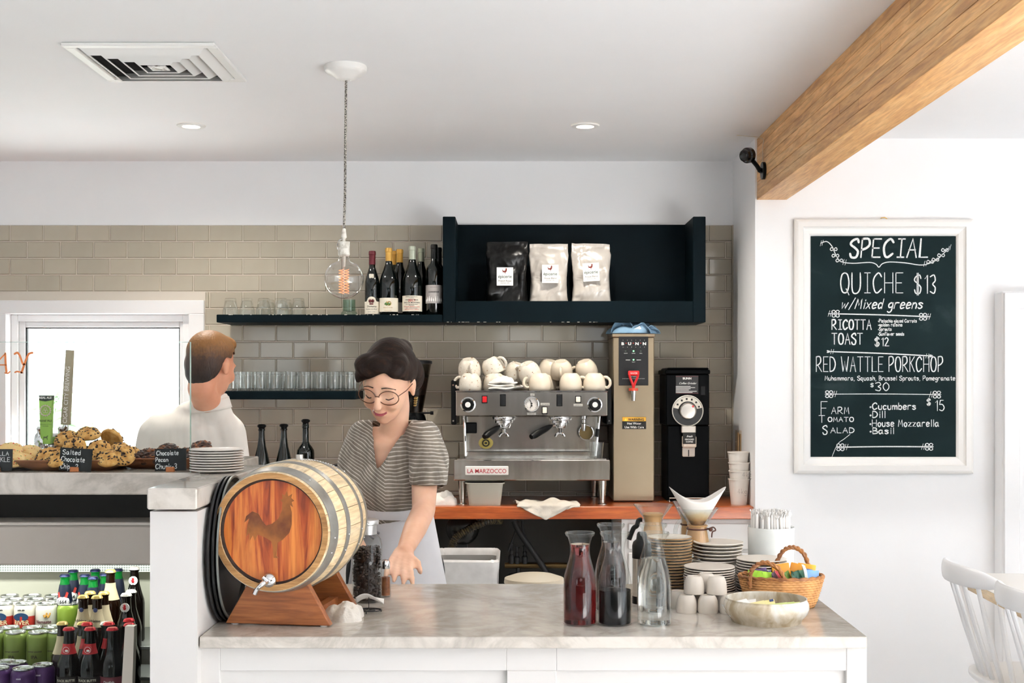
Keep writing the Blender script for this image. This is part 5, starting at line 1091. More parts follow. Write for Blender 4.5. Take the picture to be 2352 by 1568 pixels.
# ================================================================ cups, plates
stone = mottled('matt white stoneware', [(.3, 'd6cdc2'), (.7, 'e2dacf')], 8, .4)
mb = MB(); r = .0238; mb.lathe([(r*.92, .001), (r*.96, 0), (r, .004), (r*.985, .018), (r*.93, .028), (r*.8, .036), (r*.66, .0405), (r*.6, .0405), (r*.56, .0395), (0, .0395)], 28); mb.lathe([(r*.92, .001), (r*.9, .02), (r*.6, .034), (0, .036)], 24); cm = mb.mesh('espresso_cup', stone)
zl = [(1577, 2.91, 0, 'upturned espresso cup in the bottom row, left of the front pair'), (1626, 2.905, 0, 'upturned espresso cup in the bottom row, right of the front pair'), (1557, 2.965, 0, 'upturned espresso cup at the far left, set back beside the water carafe'), (1676, 2.9, 0, 'upturned espresso cup partly hidden by the stoneware bowl'), (1600, 2.96, 0, 'upturned espresso cup hidden behind the front pair'), (1650, 2.955, 0, 'upturned espresso cup hidden behind the front pair on the right'),
      (1594, 2.925, .0407, 'upturned espresso cup on the upper tier, left one'), (1646, 2.92, .0407, 'upturned espresso cup on the upper tier, right one'), (1621, 2.962, .0407, 'upturned espresso cup on the upper tier, set back in the middle')]
for px, Y, dz, lab in zl: o = put('espresso_cup', cm, None, (X(px, Y), Y, CT+dz), (0, 0, px)); tag(o, lab, 'cup', 'upturned espresso cups')
def plate_mesh(r, mat, lip, h):
    mb = MB(); mb.lathe([(0, 0), (r*.62, 0), (r*.68, .001), (r*.95, lip), (r, lip+.0012), (r*.985, lip+.0032), (r*.94, lip+.0026), (r*.68, .0042), (0, .0036)], 44); return mb.mesh('plate', mat)
spk = mottled('speckled plate glaze', [(.3, '7a5330'), (.38, 'd8cfc2'), (.7, 'e2dbd0')], 60, .3, detail=2); cream = M('smooth white china', 'e6e1da', .22)
rim_b = M('brown bare rim', '8a6a44', .6)
def stack(px, Y, r, n, dz, mat, lip, where, zbase=CT, grp=None, brown=False):
    me = plate_mesh(r, mat, lip, 0); rm = None
    if brown: b2 = MB(); b2.lathe([(r*.992, lip+.0005), (r*1.004, lip+.0015), (r*.99, lip+.0034)], 44); rm = b2.mesh('rim', rim_b)
    for k in range(n):
        i = n-1-k
        nm = 'topmost' if i == 0 else ('bottom' if k == 0 else '%s from the top' % ordw(i))
        lab = ('topmost %s' % where) if i == 0 else (('bottom %s' % where) if k == 0 else '%s, %s from the top' % (where, ordw(i)))
        o = put('plate', me, None, (X(px, Y)+R.uniform(-.0012, .0012)*(2 if dz > .008 else 1), Y+R.uniform(-.001, .001), zbase+k*dz), (0, 0, R.uniform(0, 6))); tag(o, lab, 'plate', grp)
        if rm: put('rim', rm, o)
stack(1538, 3.145, S(51.5, 3.14), 20, .0072, spk, .0058, 'speckled plate in the stack behind the water carafe', grp='speckled plates on the marble counter', brown=True)
stack(1648, 3.17, S(57.5, 3.17), 15, .0086, stone, .0068, 'thick white plate in the tall stack by the coffee maker', grp='thick white plates on the marble counter')
stack(1629.5, 3.045, S(58.5, 3.04), 15, .0057, stone, .0045, 'thin white saucer in the stack behind the espresso cups', grp='thin white saucers on the marble counter')
stack(1749, 3.085, S(58, 3.07), 15, .0066, stone, .0052, 'white plate in the stack beside the tea basket', grp='white plates by the tea basket')
# ================================================================ pour-over coffee makers
chem_g = thin_glass('borosilicate glass', (.95, .965, .96, 1), 1.5, 1.3)
def pourover(label, px, Y, rimy, rim_r, neck_y, base_r, film=.024):
    t = thing('pour_over_maker', label, 'coffee maker', (X(px, Y), Y, CT)); H = Z(rimy, Y)-CT; zn = Z(neck_y, Y)-CT; rn = rim_r*.47
    mb = MB(); mb.lathe([(0, .002), (base_r*.85, 0), (base_r, .008), (base_r*1.0, .03), (base_r*.8, zn*.62), (rn*1.15, zn*.93), (rn, zn), (rn*1.08, zn+.012), (rim_r*.97, H-.002), (rim_r, H), (rim_r*.95, H-.001), (rn*1.0, zn+.012)], 36); mb.build('glass', chem_g, t)
    mb = MB(); mb.lathe([(0, zn*.6), (base_r*.72, zn*.6), (rn*1.03, zn*.9), (rn*.9, zn), (rn*1.03, zn+film*.5), (rn*(1+film*8), zn+film*.83), (rn*(.9+film*4), zn+film), (0, zn+film*.9)], 28); mb.build('coffee_film', M('milky coffee film', 'c79a66', .45, trans=.15), t)
    return t, H, zn, rn
t, H, zn, rn = pourover('glass pour-over coffee maker behind the water carafes, with a black handle', 1500, 3.235, 1158, S(45, 3.24), 1199, .048)
Yv = 3.235; mb = MB(); mb.tube(smoothline([(X(p_, Yv)-t.location.x, -.01, Z(q_, Yv)-CT) for p_, q_ in ((1474, 1192), (1466, 1194), (1462, 1206), (1455, 1211), (1449, 1224), (1444, 1238))], 5), .0062, 8); mb.build('handle', black_pl, t)
t, H, zn, rn = pourover('glass pour-over coffee maker holding a used paper filter', 1602, 3.215, 1166, S(48, 3.215), 1210, .047, .006)
def filt(u, v):
    a = 2*PI*u; up = .5+.5*math.cos(2*a); rt = .062*(.74+.42*up); z0_ = zn+.007; zt_ = H+.018+.036*up**1.4
    r_ = .016+(rt-.016)*v; return (r_*math.cos(a), r_*math.sin(a)*(.95-.13*v), z0_+(zt_-z0_)*v)
mb = MB(); mb.grid(filt, 48, 14, cu=True); fpm = M('damp filter paper', 'ece3d6', .8)
_c = coords(fpm); _n = noisef(fpm, _c, 30, 4); fpm.node_tree.nodes['Principled BSDF'].inputs['Transmission Weight'].default_value = 0
_sx = fpm.node_tree.nodes.new('ShaderNodeSeparateXYZ'); fpm.node_tree.links.new(_c, _sx.inputs[0]); _mr = fpm.node_tree.nodes.new('ShaderNodeMapRange'); fpm.node_tree.links.new(_sx.outputs['Z'], _mr.inputs[0])
_mr.inputs[1].default_value = zn+.015; _mr.inputs[2].default_value = H+.005
_ad = fpm.node_tree.nodes.new('ShaderNodeMath'); _ad.operation = 'MULTIPLY_ADD'; fpm.node_tree.links.new(_n, _ad.inputs[0]); _ad.inputs[1].default_value = .5; fpm.node_tree.links.new(_mr.outputs[0], _ad.inputs[2])
setc(fpm, ramp(fpm, _ad.outputs[0], [(.22, '4a3018'), (.42, 'b58a58'), (.75, 'dcc39a'), (1.0, 'efeae4')]))
o = mb.build('paper_filter', fpm, t, smooth=180); m = o.modifiers.new('s', 'SOLIDIFY'); m.thickness = .0008
mb = MB(); mb.tube([(rn*1.06*math.cos(q*PI/12), rn*1.06*math.sin(q*PI/12), zn-.004) for q in range(24)], .0022, 6, closed=True); mb.tube(smoothline([(rn, -.012, zn-.004), (rn+.012, -.02, zn+.002), (rn+.018, -.02, zn-.006), (rn+.01, -.02, zn-.01), (rn+.008, -.02, zn-.024)], 4), .0018, 6); mb.ball((rn+.006, -.018, zn-.004), .0055, 8, 6); mb.build('leather_tie', M('brown leather tie', '4a2416', .6), t)
mb = MB(); mb.tube(smoothline([(-rn*1.3, -.004, zn+.024), (-rn*1.95, -.004, zn+.012), (-rn*2.25, -.004, zn-.008), (-rn*2.1, -.004, zn-.03), (-rn*1.4, -.004, zn-.045)], 6), .0055, 10); mb.build('handle', chem_g, t)
t, H, zn, rn = pourover('glass pour-over coffee maker tucked behind the filter one', 1583, 3.302, 1152, S(38, 3.3), 1200, .03)
mb = MB(); mb.tube([(rn*1.06*math.cos(q*PI/12), rn*1.06*math.sin(q*PI/12), zn-.004) for q in range(24)], .002, 6, closed=True); mb.build('leather_tie', M('brown leather tie'), t)
Yth = 3.03; t = thing('thermal_flask', 'slim black and steel thermal flask behind the water carafe', 'flask', (X(1474, Yth), Yth, CT)); zt2 = lambda py: Z(py, Yth)-CT; r = S(22, Yth)
mb = MB(); mb.lathe([(0, .012), (r*.98, .012), (r*.98, zt2(1280)), (0, zt2(1280))], 28); mb.build('body', steel, t)
mb = MB(); mb.lathe([(0, 0), (r, 0), (r, .016), (r*.98, .018), (0, .018)], 28); mb.build('base', black_pl, t)
mb = MB(); mb.lathe([(r, zt2(1281)), (r, zt2(1252)), (r*.9, zt2(1244)), (r*.58, zt2(1238)), (r*.52, zt2(1226)), (r*.4, zt2(1221)), (0, zt2(1221))], 28); mb.box((r*.2, -r*1.15, zt2(1330)), (r*.9, -r*.8, zt2(1245)), .006); mb.build('top', black_pl, t)
# ================================================================ straw crock
Yc2 = 3.205; t = thing('crock', 'white glazed ceramic crock full of wrapped straws', 'crock', (X(1771, Yc2), Yc2, CT)); H = Z(1209, Yc2)-CT; r = S(53, Yc2)
mb = MB(); mb.lathe([(0, .002), (r*.95, 0), (r*.97, .004), (r*.985, H*.3), (r*.975, H*.6), (r, H*.97), (r*.985, H), (r*.93, H-.002), (r*.92, .012), (0, .01)], 44); mb.build('pot', mottled('milky glaze', [(.3, 'dfe3e0'), (.7, 'eff0ee')], 9, .2, detail=3), t)
strm = M('straw wrapper', 'f2efeb', .5, trans=.1); smesh = []
for v in range(4):
    rr2 = random.Random(v); mb = MB(); Ls = H+S(26+3*v, Yc2)-.014; mb.lathe([(0, 0), (.0042, 0), (.0042, Ls-.008), (.0034, Ls-.005)], 8); n = 8
    for q in range(5): a = q*1.26; mb.add([(.003*math.cos(a), .003*math.sin(a), Ls-.006), (.003*math.cos(a+1.1), .003*math.sin(a+1.1), Ls-.006), (.0075*math.cos(a+.5), .0075*math.sin(a+.5), Ls+rr2.uniform(.001, .008)), (.0045*math.cos(a+.1), .0045*math.sin(a+.1), Ls+rr2.uniform(.0, .004))], [(0, 1, 2, 3)])
    smesh.append(mb.mesh('wrapped_straw', strm, 60))
k = 0
for ring, n in ((.0, 1), (.011, 6), (.021, 11), (.031, 17), (.041, 22), (.0475, 27)):
    for q in range(n):
        a = 2*PI*q/n+ring*30; lean = ring*.9; o = put('wrapped_straw', smesh[k % 4], None, (t.location.x+ring*math.cos(a), t.location.y+ring*math.sin(a), CT+.012+R.uniform(0, .004)), (-lean*math.sin(a)*.6, lean*math.cos(a)*.6, R.uniform(0, 6)))
        tag(o, 'white paper-wrapped straw in the ceramic crock', 'straw', 'wrapped straws in the crock'); k += 1
# ================================================================ bowl with packets
Yw = 2.8; t = thing('stoneware_bowl', 'wide low stoneware bowl with brown-streaked glaze holding sugar packets', 'bowl', (X(1760, Yw), Yw, CT)); H = Z(1372, Yw)-CT; r = S(97, Yw)
glaze = mottled('streaked grey glaze', [(.34, '9c8c70'), (.45, 'bdb09a'), (.54, 'd3ccbf'), (.7, 'e2dfd8')], 9, .14, detail=5, sc=(2.2, 2.2, .9), dist=.8)
mb = MB(); mb.lathe([(0, .004), (r*.76, .003), (r*.78, 0), (r*.81, 0), (r*.83, .006), (r*.95, H*.36), (r, H*.6), (r*.985, H*.8), (r*.945, H*.93), (r*.95, H), (r*.925, H), (r*.915, H*.93), (r*.95, H*.7), (r*.9, H*.35), (r*.78, .011), (0, .01)], 64); mb.build('bowl', glaze, t)
for k, (x, y, z, rz, col, lab) in enumerate(((-.062, -.0, .034, .3, 'f0eeea', 'white sugar packet leaning at the left in the stoneware bowl'), (-.05, .02, .033, -.3, 'eceae6', 'white sugar packet lying at the left back of the stoneware bowl'), (-.028, .0, .031, .12, 'e8dca0', 'pale yellow packet tilted up in the stoneware bowl'), (-.008, .01, .033, -.1, 'ecdf9e', 'pale yellow packet with a blue corner in the stoneware bowl'), (.012, -.01, .031, -.35, 'ccd88e', 'light green packet with dark dots in the stoneware bowl'), (.03, .0, .031, -.45, 'c6d488', 'light green packet, second one in the stoneware bowl'), (.045, .012, .029, -.5, 'd2dc9c', 'light green packet nearest the right side of the bowl'), (.03, -.03, .022, .2, 'dfe3b8', 'pale green packet low at the front of the bowl'))):
    mb = MB(); mb.grid(lambda u, v: ((u-.5)*.062, (v-.5)*.04, .0025*math.sin(u*PI)*math.sin(v*PI)), 8, 6); mb.grid(lambda u, v: ((u-.5)*.062, (v-.5)*.04, -.0025*math.sin(u*PI)*math.sin(v*PI)), 8, 6)
    o = mb.build('sugar_packet', M('packet '+col, col, .6), None, (t.location.x+x, t.location.y+y, CT+z-.004), (.55, -.18, rz), smooth=180); tag(o, lab, 'sugar packet', 'packets in the stoneware bowl')
    if k == 3: q = MB(); q.box((.02, .012, .001), (.029, .018, .0022)); q.build('blue_mark', M('blue print', '3c4a7a', .6), o)
    if k in (4, 5):
        q = MB()
        for d in range(7): q.ball((-.022+.007*d, .012*math.sin(d*2), .0028), .0016, 6, 4, sc=(1, 1, .3))
        q.build('dark_dots', ink, o)
# ================================================================ tea basket
Yb2 = 2.985; t = thing('wicker_basket', 'woven brown wicker basket with two hoop handles full of tea bags', 'basket', (X(1794, Yb2), Yb2, CT)); ra, rb3, H = S(95, Yb2), .066, .072
wick = mottled('woven wicker', [(.3, '8a5a30'), (.6, 'b98750')], 30, .55); wickd = mottled('dark wicker', [(.3, '6a3d20'), (.6, '93602f')], 40, .5)
rows = 12; mb = MB()
for k in range(rows):
    z = .004+(H-.008)*k/(rows-1); f = .78+.22*(k/(rows-1))**.8; n = 120
    pts = [(f*ra*math.cos(2*PI*q/n)+0, f*rb3*math.sin(2*PI*q/n), z) for q in range(n)]
    mb.tube([(p[0], p[1], p[2]) for p in pts], [.0034+.0009*math.cos(q*PI*2/3+k*PI) for q in range(n)], 6, closed=True)
mb.build('woven_side', wick, t, smooth=50)
mb = MB(); mb.lathe([(0, .001), (1, .001), (1, .006), (0, .006)], 40, sx=ra*.78, sy=rb3*.78); mb.build('woven_bottom', wick, t)
def braid(pts, r, nm, closed=False):
    mb = MB(); P = smoothline(pts, 10) if not closed else pts
    for ph in (0, PI):
        q = []
        for i, p in enumerate(P):
            a = i*.75+ph; q.append((p[0]+.4*r*math.cos(a), p[1]+.4*r*math.cos(a)*.4, p[2]+.4*r*math.sin(a)))
        mb.tube(q, r*.72, 6, closed=closed)
    mb.build(nm, wickd, t, smooth=60)
braid([(ra*math.cos(2*PI*q/100), rb3*math.sin(2*PI*q/100), H) for q in range(100)], .005, 'rim', True)
hx0 = X(1760, 2.93)-t.location.x; w_ = S(38, 2.93); braid([(hx0-w_, -rb3*.85, H-.02), (hx0-w_*1.02, -rb3*.9, H+.008), (hx0-w_*.75, -rb3*.9, H+.03), (hx0-.002, -rb3*.9, H+.04), (hx0+w_*.75, -rb3*.92, H+.024), (hx0+w_*1.15, -rb3*.92, H-.01), (hx0+w_*1.2, -rb3*.88, H-.03)], .0058, 'handle')
hx1 = X(1823, 3.03)-t.location.x; braid([(hx1-w_*1.05, rb3*.85, H-.015), (hx1-w_, rb3*.9, H+.02), (hx1-w_*.6, rb3*.92, H+.05), (hx1, rb3*.92, H+.06), (hx1+w_*.65, rb3*.92, H+.048), (hx1+w_*1.0, rb3*.9, H+.018), (hx1+w_*1.05, rb3*.85, H-.015)], .0056, 'handle')
teas = [(-.068, -.014, 'a4d83a', 'lime green tea bag at the left end of the basket', 0), (-.06, -.026, '9ace34', 'lime green tea bag, second from the left in the basket', .06), (-.05, -.034, 'a4d83a', 'lime green tea bag behind the front handle', -.05), (-.055, .012, '3a1f52', 'dark purple tea bag behind the lime green ones', .1), (-.038, .016, '4a2a66', 'purple tea bag at the back left of the basket', .2), (-.026, -.012, '26264a', 'navy tea bag in the middle of the basket', 1.3), (-.014, -.01, '34527e', 'blue tea bag in the middle of the basket', 1.45), (-.004, -.02, '3c1c3c', 'plum tea bag in the middle of the basket', 1.4), (.004, -.01, 'b03a44', 'red tea bag in the middle of the basket', 1.2),
        (.012, .03, 'd9962c', 'orange tea packet at the back, left of three', -.1), (.042, .034, 'd08c24', 'orange tea packet at the back, middle of three', -.2), (.064, .03, 'd9962c', 'orange tea packet at the back, right of three', -.35), (.024, -.028, '4e6e28', 'olive green tea bag at the front right of the basket', 1.2), (.036, -.03, '173c2a', 'dark green tea bag at the front right of the basket', 1.1), (.048, -.024, '1b4a38', 'bottle green tea bag next to the pale green one', .9), (.058, -.012, '8fc4a8', 'pale green tea bag near the right of the basket', .4), (.066, -.014, 'dfe8e2', 'white tea bag standing up at the right of the basket', 1.35), (.076, .006, '2c4a8c', 'dark blue tea bag at the right end of the basket', .5), (.078, -.012, '7aa6d8', 'light blue tea bag at the right end of the basket', .35)]
for x, y, col, lab, rz in teas:
    mb = MB(); w2_, h2_ = (.034, .05)
    for sgn in (-1, 1): mb.grid(lambda u, v: ((u-.5)*w2_, sgn*.003*math.sin(u*PI)**.7*math.sin(v*PI)**.7+.0012*math.sin(u*9+v*7+x*90), v*h2_), 8, 8)
    hi = .046 if 'orange' in lab else (.038 if 'standing' not in lab else .052)
    if 'orange' in lab: mb = MB(); mb.box((-.02, -.004, 0), (.022, .004, .05), .001)
    o = mb.build('tea_bag', M('tea foil '+col, col, .35), None, (t.location.x+x*.96, t.location.y+y, CT+hi), ((-.35 if 'orange' not in lab else -.2), R.uniform(-.25, .25) if 'lime' not in lab else .1, rz*.8), smooth=60); tag(o, lab, 'tea bag', 'tea bags in the wicker basket')
# ================================================================ cookie ledge
walnut = wood('walnut tray', '6b4228', '855636', '9c6a45', 'X', 1.4, .4)
def wtray(label, cx, cy, w, d):
    t = thing('wooden_tray', label, 'tray', (cx, cy, ZL), 0, 'wooden cookie trays on the ledge')
    def ring(k, z): return [(x, y, z) for x, y in rrect(w/2*k, d/2*k, .012, 4)]
    mb = MB(); loft(mb, [ring(.72, 0), ring(.74, .001), ring(.92, .012), ring(1.0, .026), ring(.985, .028), ring(.9, .015), ring(.72, .006)], True, True); mb.build('dish', walnut, t); return t
wtray('walnut tray of iced sprinkle cookies at the left edge', X(-45, 3.21), 3.215, .25, .25); wtray('walnut tray piled with chocolate chip cookies', X(184, 3.21), 3.215, .25, .25); wtray('walnut tray of dark chocolate pecan cookies behind the stacked plates', X(392, 3.29), 3.29, .22, .25)
def cookie_mesh(seed, r, th, mats, chips, chipr, rough):
    rr2 = random.Random(seed); mb = MB(); N, K = 30, 12
    def fn(u, v):
        a = 2*PI*u; q = Vector((math.cos(a)*1.7+seed, math.sin(a)*1.7, 0)); ro = r*(1+.07*noise.noise(q))
        s = v*2
        if s <= 1: rad, z = s, th*(1-.75*s**3.2)
        else: rad, z = 2-s, -.001+.25*th*max(0, (s-1) < .12)*(1-(s-1)/.12)
        x, y = ro*rad*math.cos(a), ro*rad*math.sin(a); nn = noise.noise(Vector((x*90, y*90, seed)))+.5*noise.noise(Vector((x*200, y*200, seed)))
        return (x, y, z+(rough*nn*(1-rad*.4) if s <= 1 else 0))
    mb.grid(lambda u, v: fn(u, min(max(v, .004), .996)), N, 26, cu=True)
    for k in range(chips):
        a, q = rr2.uniform(0, 2*PI), math.sqrt(rr2.random())*.93; x, y = r*q*math.cos(a), r*q*math.sin(a); z = th*(1-.75*q**3.2)
        mb.T = Matrix.Translation((x, y, z)) @ Matrix.Rotation(rr2.uniform(0, 3), 4, 'Z') @ Matrix.Diagonal((1.4, .75, .45, 1)); mb.ball((0, 0, 0), chipr*rr2.uniform(.7, 1.25), 7, 5, mi=1+(k % max(1, len(mats)-1)))
    mb.T = Matrix(); return mb.mesh('cookie', mats, 60)
dough = mottled('baked cookie dough', [(.3, '9a6a34'), (.5, 'c29350'), (.75, 'd8b478')], 60, .75, bmp=.5, bscale=120); choc = M('dark chocolate', '2a170e', .35)
sugar = mottled('pale sugar dough', [(.3, 'd6ae6c'), (.7, 'e8cd96')], 25, .8, bmp=.4, bscale=120); brownie = mottled('chocolate dough', [(.3, '2e1a12'), (.7, '4c2e20')], 40, .6, bmp=.7, bscale=90)
chipc = [cookie_mesh(s_, .031, .021, [dough, choc], 40, .0027, .0045) for s_ in (1, 2, 3)]
sprk = [cookie_mesh(s_+10, .034, .017, [sugar, M('red sprinkle', 'c2402c', .4), M('green sprinkle', '4f8a4a', .4), M('orange sprinkle', 'd97a3a', .4)], 34, .0017, .002) for s_ in (1, 2)]
chnk = [cookie_mesh(s_+20, .031, .022, [brownie, choc, M('pecan', '7a4a2a', .6)], 50, .0045, .006) for s_ in (1, 2)]
def cookies(lst, meshes, group, base):
    for k, (px, py, Y, tx, ty, lab) in enumerate(lst):
        o = put('cookie', meshes[k % len(meshes)], None, (X(px, Y), Y, max(Z(py, Y)-.006, ZL+.01+.03*abs(math.sin(tx)))), (tx, ty, k*1.7)); o.rotation_euler = (Matrix.Rotation(ty, 3, 'Y') @ Matrix.Rotation(tx, 3, 'X') @ Matrix.Rotation(k*1.7, 3, 'Z')).to_euler(); tag(o, lab, 'cookie', group)
c_ = 'chocolate chip cookie'
cookies([(110, 1056, 3.13, .75, -.25, c_+' leaning at the left end of the pile'), (128, 1043, 3.19, .6, -.3, c_+' second from the left end of the pile'), (172, 1024, 3.14, .8, -.05, c_+' facing forward just above the salted sign'), (153, 1006, 3.21, .5, -.15, c_+' in the upper left of the pile'), (203, 996, 3.20, .35, .1, c_+' lying across the top of the pile'), (255, 1004, 3.23, -.9, .35, c_+' showing its dark underside at the top right'), (228, 1030, 3.15, .85, .05, c_+' facing forward right of the salted sign'), (277, 1036, 3.17, .8, .35, c_+' tilted at the right shoulder of the pile'), (284, 1052, 3.13, .95, .25, c_+' large one facing forward low on the right'), (250, 1068, 3.115, .55, .05, c_+' lying low at the front right of the tray'), (303, 1050, 3.22, .6, .6, c_+' at the far right end of the pile'), (212, 1062, 3.14, .7, 0, c_+' half hidden by the right side of the salted sign'), (160, 1060, 3.14, .7, -.1, c_+' mostly hidden behind the salted sign'), (190, 1040, 3.22, .3, 0, c_+' buried in the middle of the pile'), (240, 1045, 3.24, .3, .1, c_+' buried at the back of the pile'), (137, 1068, 3.11, .5, -.2, c_+' low at the front beside the salted sign')], chipc, 'chocolate chip cookies on the middle tray', 0)
c_ = 'pale sprinkle cookie'
cookies([(22, 1032, 3.18, .55, .1, c_+' on top of the left pile'), (68, 1036, 3.22, .4, .1, c_+' lying by itself at the right of the left tray'), (50, 1060, 3.14, .35, .15, c_+' low at the front right of the left tray'), (28, 1066, 3.12, .6, .2, c_+' beside the left sign at the front'), (-8, 1040, 3.2, .4, -.2, c_+' at the frame edge of the left pile'), (5, 1060, 3.16, .4, 0, c_+' hidden behind the left sign'), (30, 1052, 3.22, .2, 0, c_+' at the bottom of the left pile')], sprk, 'sprinkle cookies on the left tray', 0)
c_ = 'dark chocolate pecan cookie'
cookies([(338, 1060, 3.2, .5, -.1, c_+' leaning left of the pecan sign'), (352, 1055, 3.24, .4, .1, c_+' second from the left beside the pecan sign'), (386, 1036, 3.24, .4, 0, c_+' rising above the pecan sign'), (400, 1045, 3.28, .3, .2, c_+' behind the top of the pecan sign'), (425, 1052, 3.22, .5, .2, c_+' between the pecan sign and the glass edge'), (462, 1030, 3.26, .4, -.1, c_+' showing above the stacked plates'), (452, 1046, 3.22, .3, .1, c_+' hidden behind the stacked plates'), (375, 1066, 3.19, .4, 0, c_+' hidden behind the pecan sign')], chnk, 'chocolate pecan cookies on the right tray', 0)
# ---- little signs
signb = M('black card', '14181b', .6); copper = M('copper clip', 'b5714a', .3, .9)
def sign(label, px0, px1, py0, py1, Y, lines, tilt=0):
    t = thing('price_sign', label, 'sign', (X((px0+px1)/2, Y), Y, ZL), 0, 'black price signs on the ledge'); w, h = S(px1-px0, Y)/2, S(py1-py0, Y)
    T_ = (-.06, tilt, 0); mb = MB(); mb.box((-w, -.001, 0), (w, .001, h)); o = mb.build('card', signb, t, (0, 0, max(Z(py1, Y)-ZL, .002)), T_, smooth=0)
    for s_, x, z, hh, fw in lines: writing('chalk_lettering', s_, h*hh, -w+2*w*x, h*z, .0017, chk, o, -.0012, fit=2*w*fw)
    mb = MB(); mb.box((-.011, -.007, 0), (.011, -.0015, .012), .002); mb.box((-.011, .0015, 0), (.011, .006, .012), .002); mb.box((-.011, -.007, 0), (.011, .006, .003), .001); mb.build('clip', copper, t); return t
sign('black chalk sign for salted chocolate chip in a copper clip', 135, 209, 1031, 1083, 3.085, [('Salted', .09, .71, .2, .58), ('Chocolate', .06, .4, .22, .75), ('Chip', .06, .08, .22, .3), ('?', .52, .08, .22, .1)], .06)
sign('black chalk sign for chocolate pecan chunk in a copper clip', 356, 428, 1030, 1081, 3.085, [('Chocolate', .06, .71, .2, .72), ('Pecan', .03, .42, .18, .42), ('Chunk-3', .03, .1, .22, .7)], -.02)
sign('black chalk sign cut off by the left frame edge', -44, 28, 1031, 1081, 3.085, [('VANILLA', .1, .7, .18, .82), ('SPRINKLE', .06, .42, .2, .9)], 0)
# ---- stacked plates on the divider
stack(498, 3.072, .0655, 9, .0062, cream, .0048, 'white china plate in the stack at the glass edge', ZL, 'white plates on the marble ledge')
# ---- sneeze guard glass with painted letters
YGL = 3.058; t = thing('sneeze_guard', 'clear upright glass screen with copper lettering above the cookie trays', 'glass screen', (-1.6, YGL, ZL)); gz = Z(786, YGL)-ZL; gx1_ = X(437, YGL)+1.6
mb = MB(); mb.box((-1.0, -.004, .0), (gx1_, .004, gz)); mb.build('pane', thin_glass('screen glass', (.985, .995, .99, 1), 1.35, .25), t, smooth=0)
edge_m = M('polished glass edge', 'b9d6cd', .1, trans=.6, spec=.6)
mb = MB(); mb.box((gx1_, -.004, 0), (gx1_+.0012, .004, gz+.001)); mb.box((-1.0, -.004, gz), (gx1_, .004, gz+.0012)); mb.build('edge', edge_m, t, smooth=0)
cpl = M('copper paint', 'b0622e', .4); q = lambda pts, lw: (lambda P: [ribbon(mbl, [(v[0], v[1]) for v in smoothline([(a, b_, 0) for a, b_ in P], 6)], S(lw, YGL))])([(X(a, YGL)+1.6, Z(b_, YGL)-ZL) for a, b_ in pts])
mbl = MB(); q([(-22, 856), (-8, 836), (14, 812)], 3); q([(14, 811), (15, 835), (17, 855)], 5); q([(-12, 839), (0, 838), (16, 838)], 3); q([(13, 856), (20, 857), (25, 853)], 3); mbl.build('painted_letter', cpl, t, (0, -.0046, 0), smooth=0)
mbl = MB(); q([(35, 813), (42, 810), (48, 818), (54, 835), (58, 836)], 4.5); q([(77, 810), (68, 813), (61, 828), (55, 845), (51, 856)], 5); q([(36, 855), (42, 853), (54, 856)], 3.5); mbl.build('painted_letter', cpl, t, (0, -.0046, 0), smooth=0)
# ---- beer taps
Yt2 = 3.55; tw = thing('beer_tower', 'chrome beer tower behind the cookies carrying two tap handles', 'beer tower', (X(130, Yt2), Yt2, ZL))
mb = MB(); mb.lathe([(0, 0), (.045, 0), (.045, .008), (.026, .012), (.026, Z(1010, Yt2)-ZL), (0, Z(1010, Yt2)-ZL)], 24); mb.build('column', chrome, tw)
mb = MB(); zz_ = Z(1012, Yt2)-ZL; mb.tube([(X(85, Yt2)-tw.location.x, 0, zz_), (X(190, Yt2)-tw.location.x, 0, zz_)], .022, 16); mb.build('cross_bar', chrome, tw)
for px in (107, 155):
    x = X(px, Yt2)-tw.location.x; mb = MB(); mb.cyl((x, -.06, zz_), .012, .06, 14, axis='Y'); mb.tube(smoothline([(x, -.055, zz_), (x, -.07, zz_-.012), (x, -.072, zz_-.04)], 4), .007, 10); mb.lathe([(0, 0), (.01, 0), (.007, .02), (.009, .028), (.006, .034), (0, .034)], 14, c=(x, -.05, zz_+.008)); mb.build('faucet', chrome, tw)
def hand_tap(label, p0, p1, w0, w1, mat, d=.016):
    Yh_ = Yt2-.05; a = Vector((X(p0[0], Yh_), 0, Z(p0[1], Yh_))); b_ = Vector((X(p1[0], Yh_), 0, Z(p1[1], Yh_))); L = (b_-a).length; tl = math.atan2(b_.x-a.x, b_.z-a.z)
    t = thing('tap_handle', label, 'tap handle', (a.x, Yh_, a.z), 0, 'beer tap handles'); t.rotation_euler = (0, tl, 0)
    mb = MB(); loft(mb, [[(-w, -d/2, z), (w, -d/2, z), (w, d/2, z), (-w, d/2, z)] for w, z in ((w0, 0), (w1, L))], True, True); pd = mb.build('paddle', mat, t, smooth=0); fe = MB(); fe.lathe([(0, -.034), (.006, -.034), (.005, -.02), (.009, -.012), (.0075, .0), (0, .0)], 14); fe.build('ferrule', chrome, t); return t, L, pd, d
Yh_ = Yt2-.05
t, L, o, d = hand_tap('tapering lime green beer tap handle with a dark cap behind the cookies', (107, 1019), (107, 908), S(11, Yh_), S(15, Yh_), M('lime enamel', '8ab24c', .35))
mb = MB(); w = S(15, Yh_); mb.prism([(-w*.98, L*.905), (0, L*.88), (w*.98, L*.905), (w, L), (-w, L)], -d/2-.0012, d/2+.001); cp_ = mb.build('cap_band', M('charcoal cap', '26302a', .4), t, smooth=0); text('lettering', 'REAL ALE', .0082, whiteink, cp_, (0, -d/2-.0016, L*.935), bold=.0003)
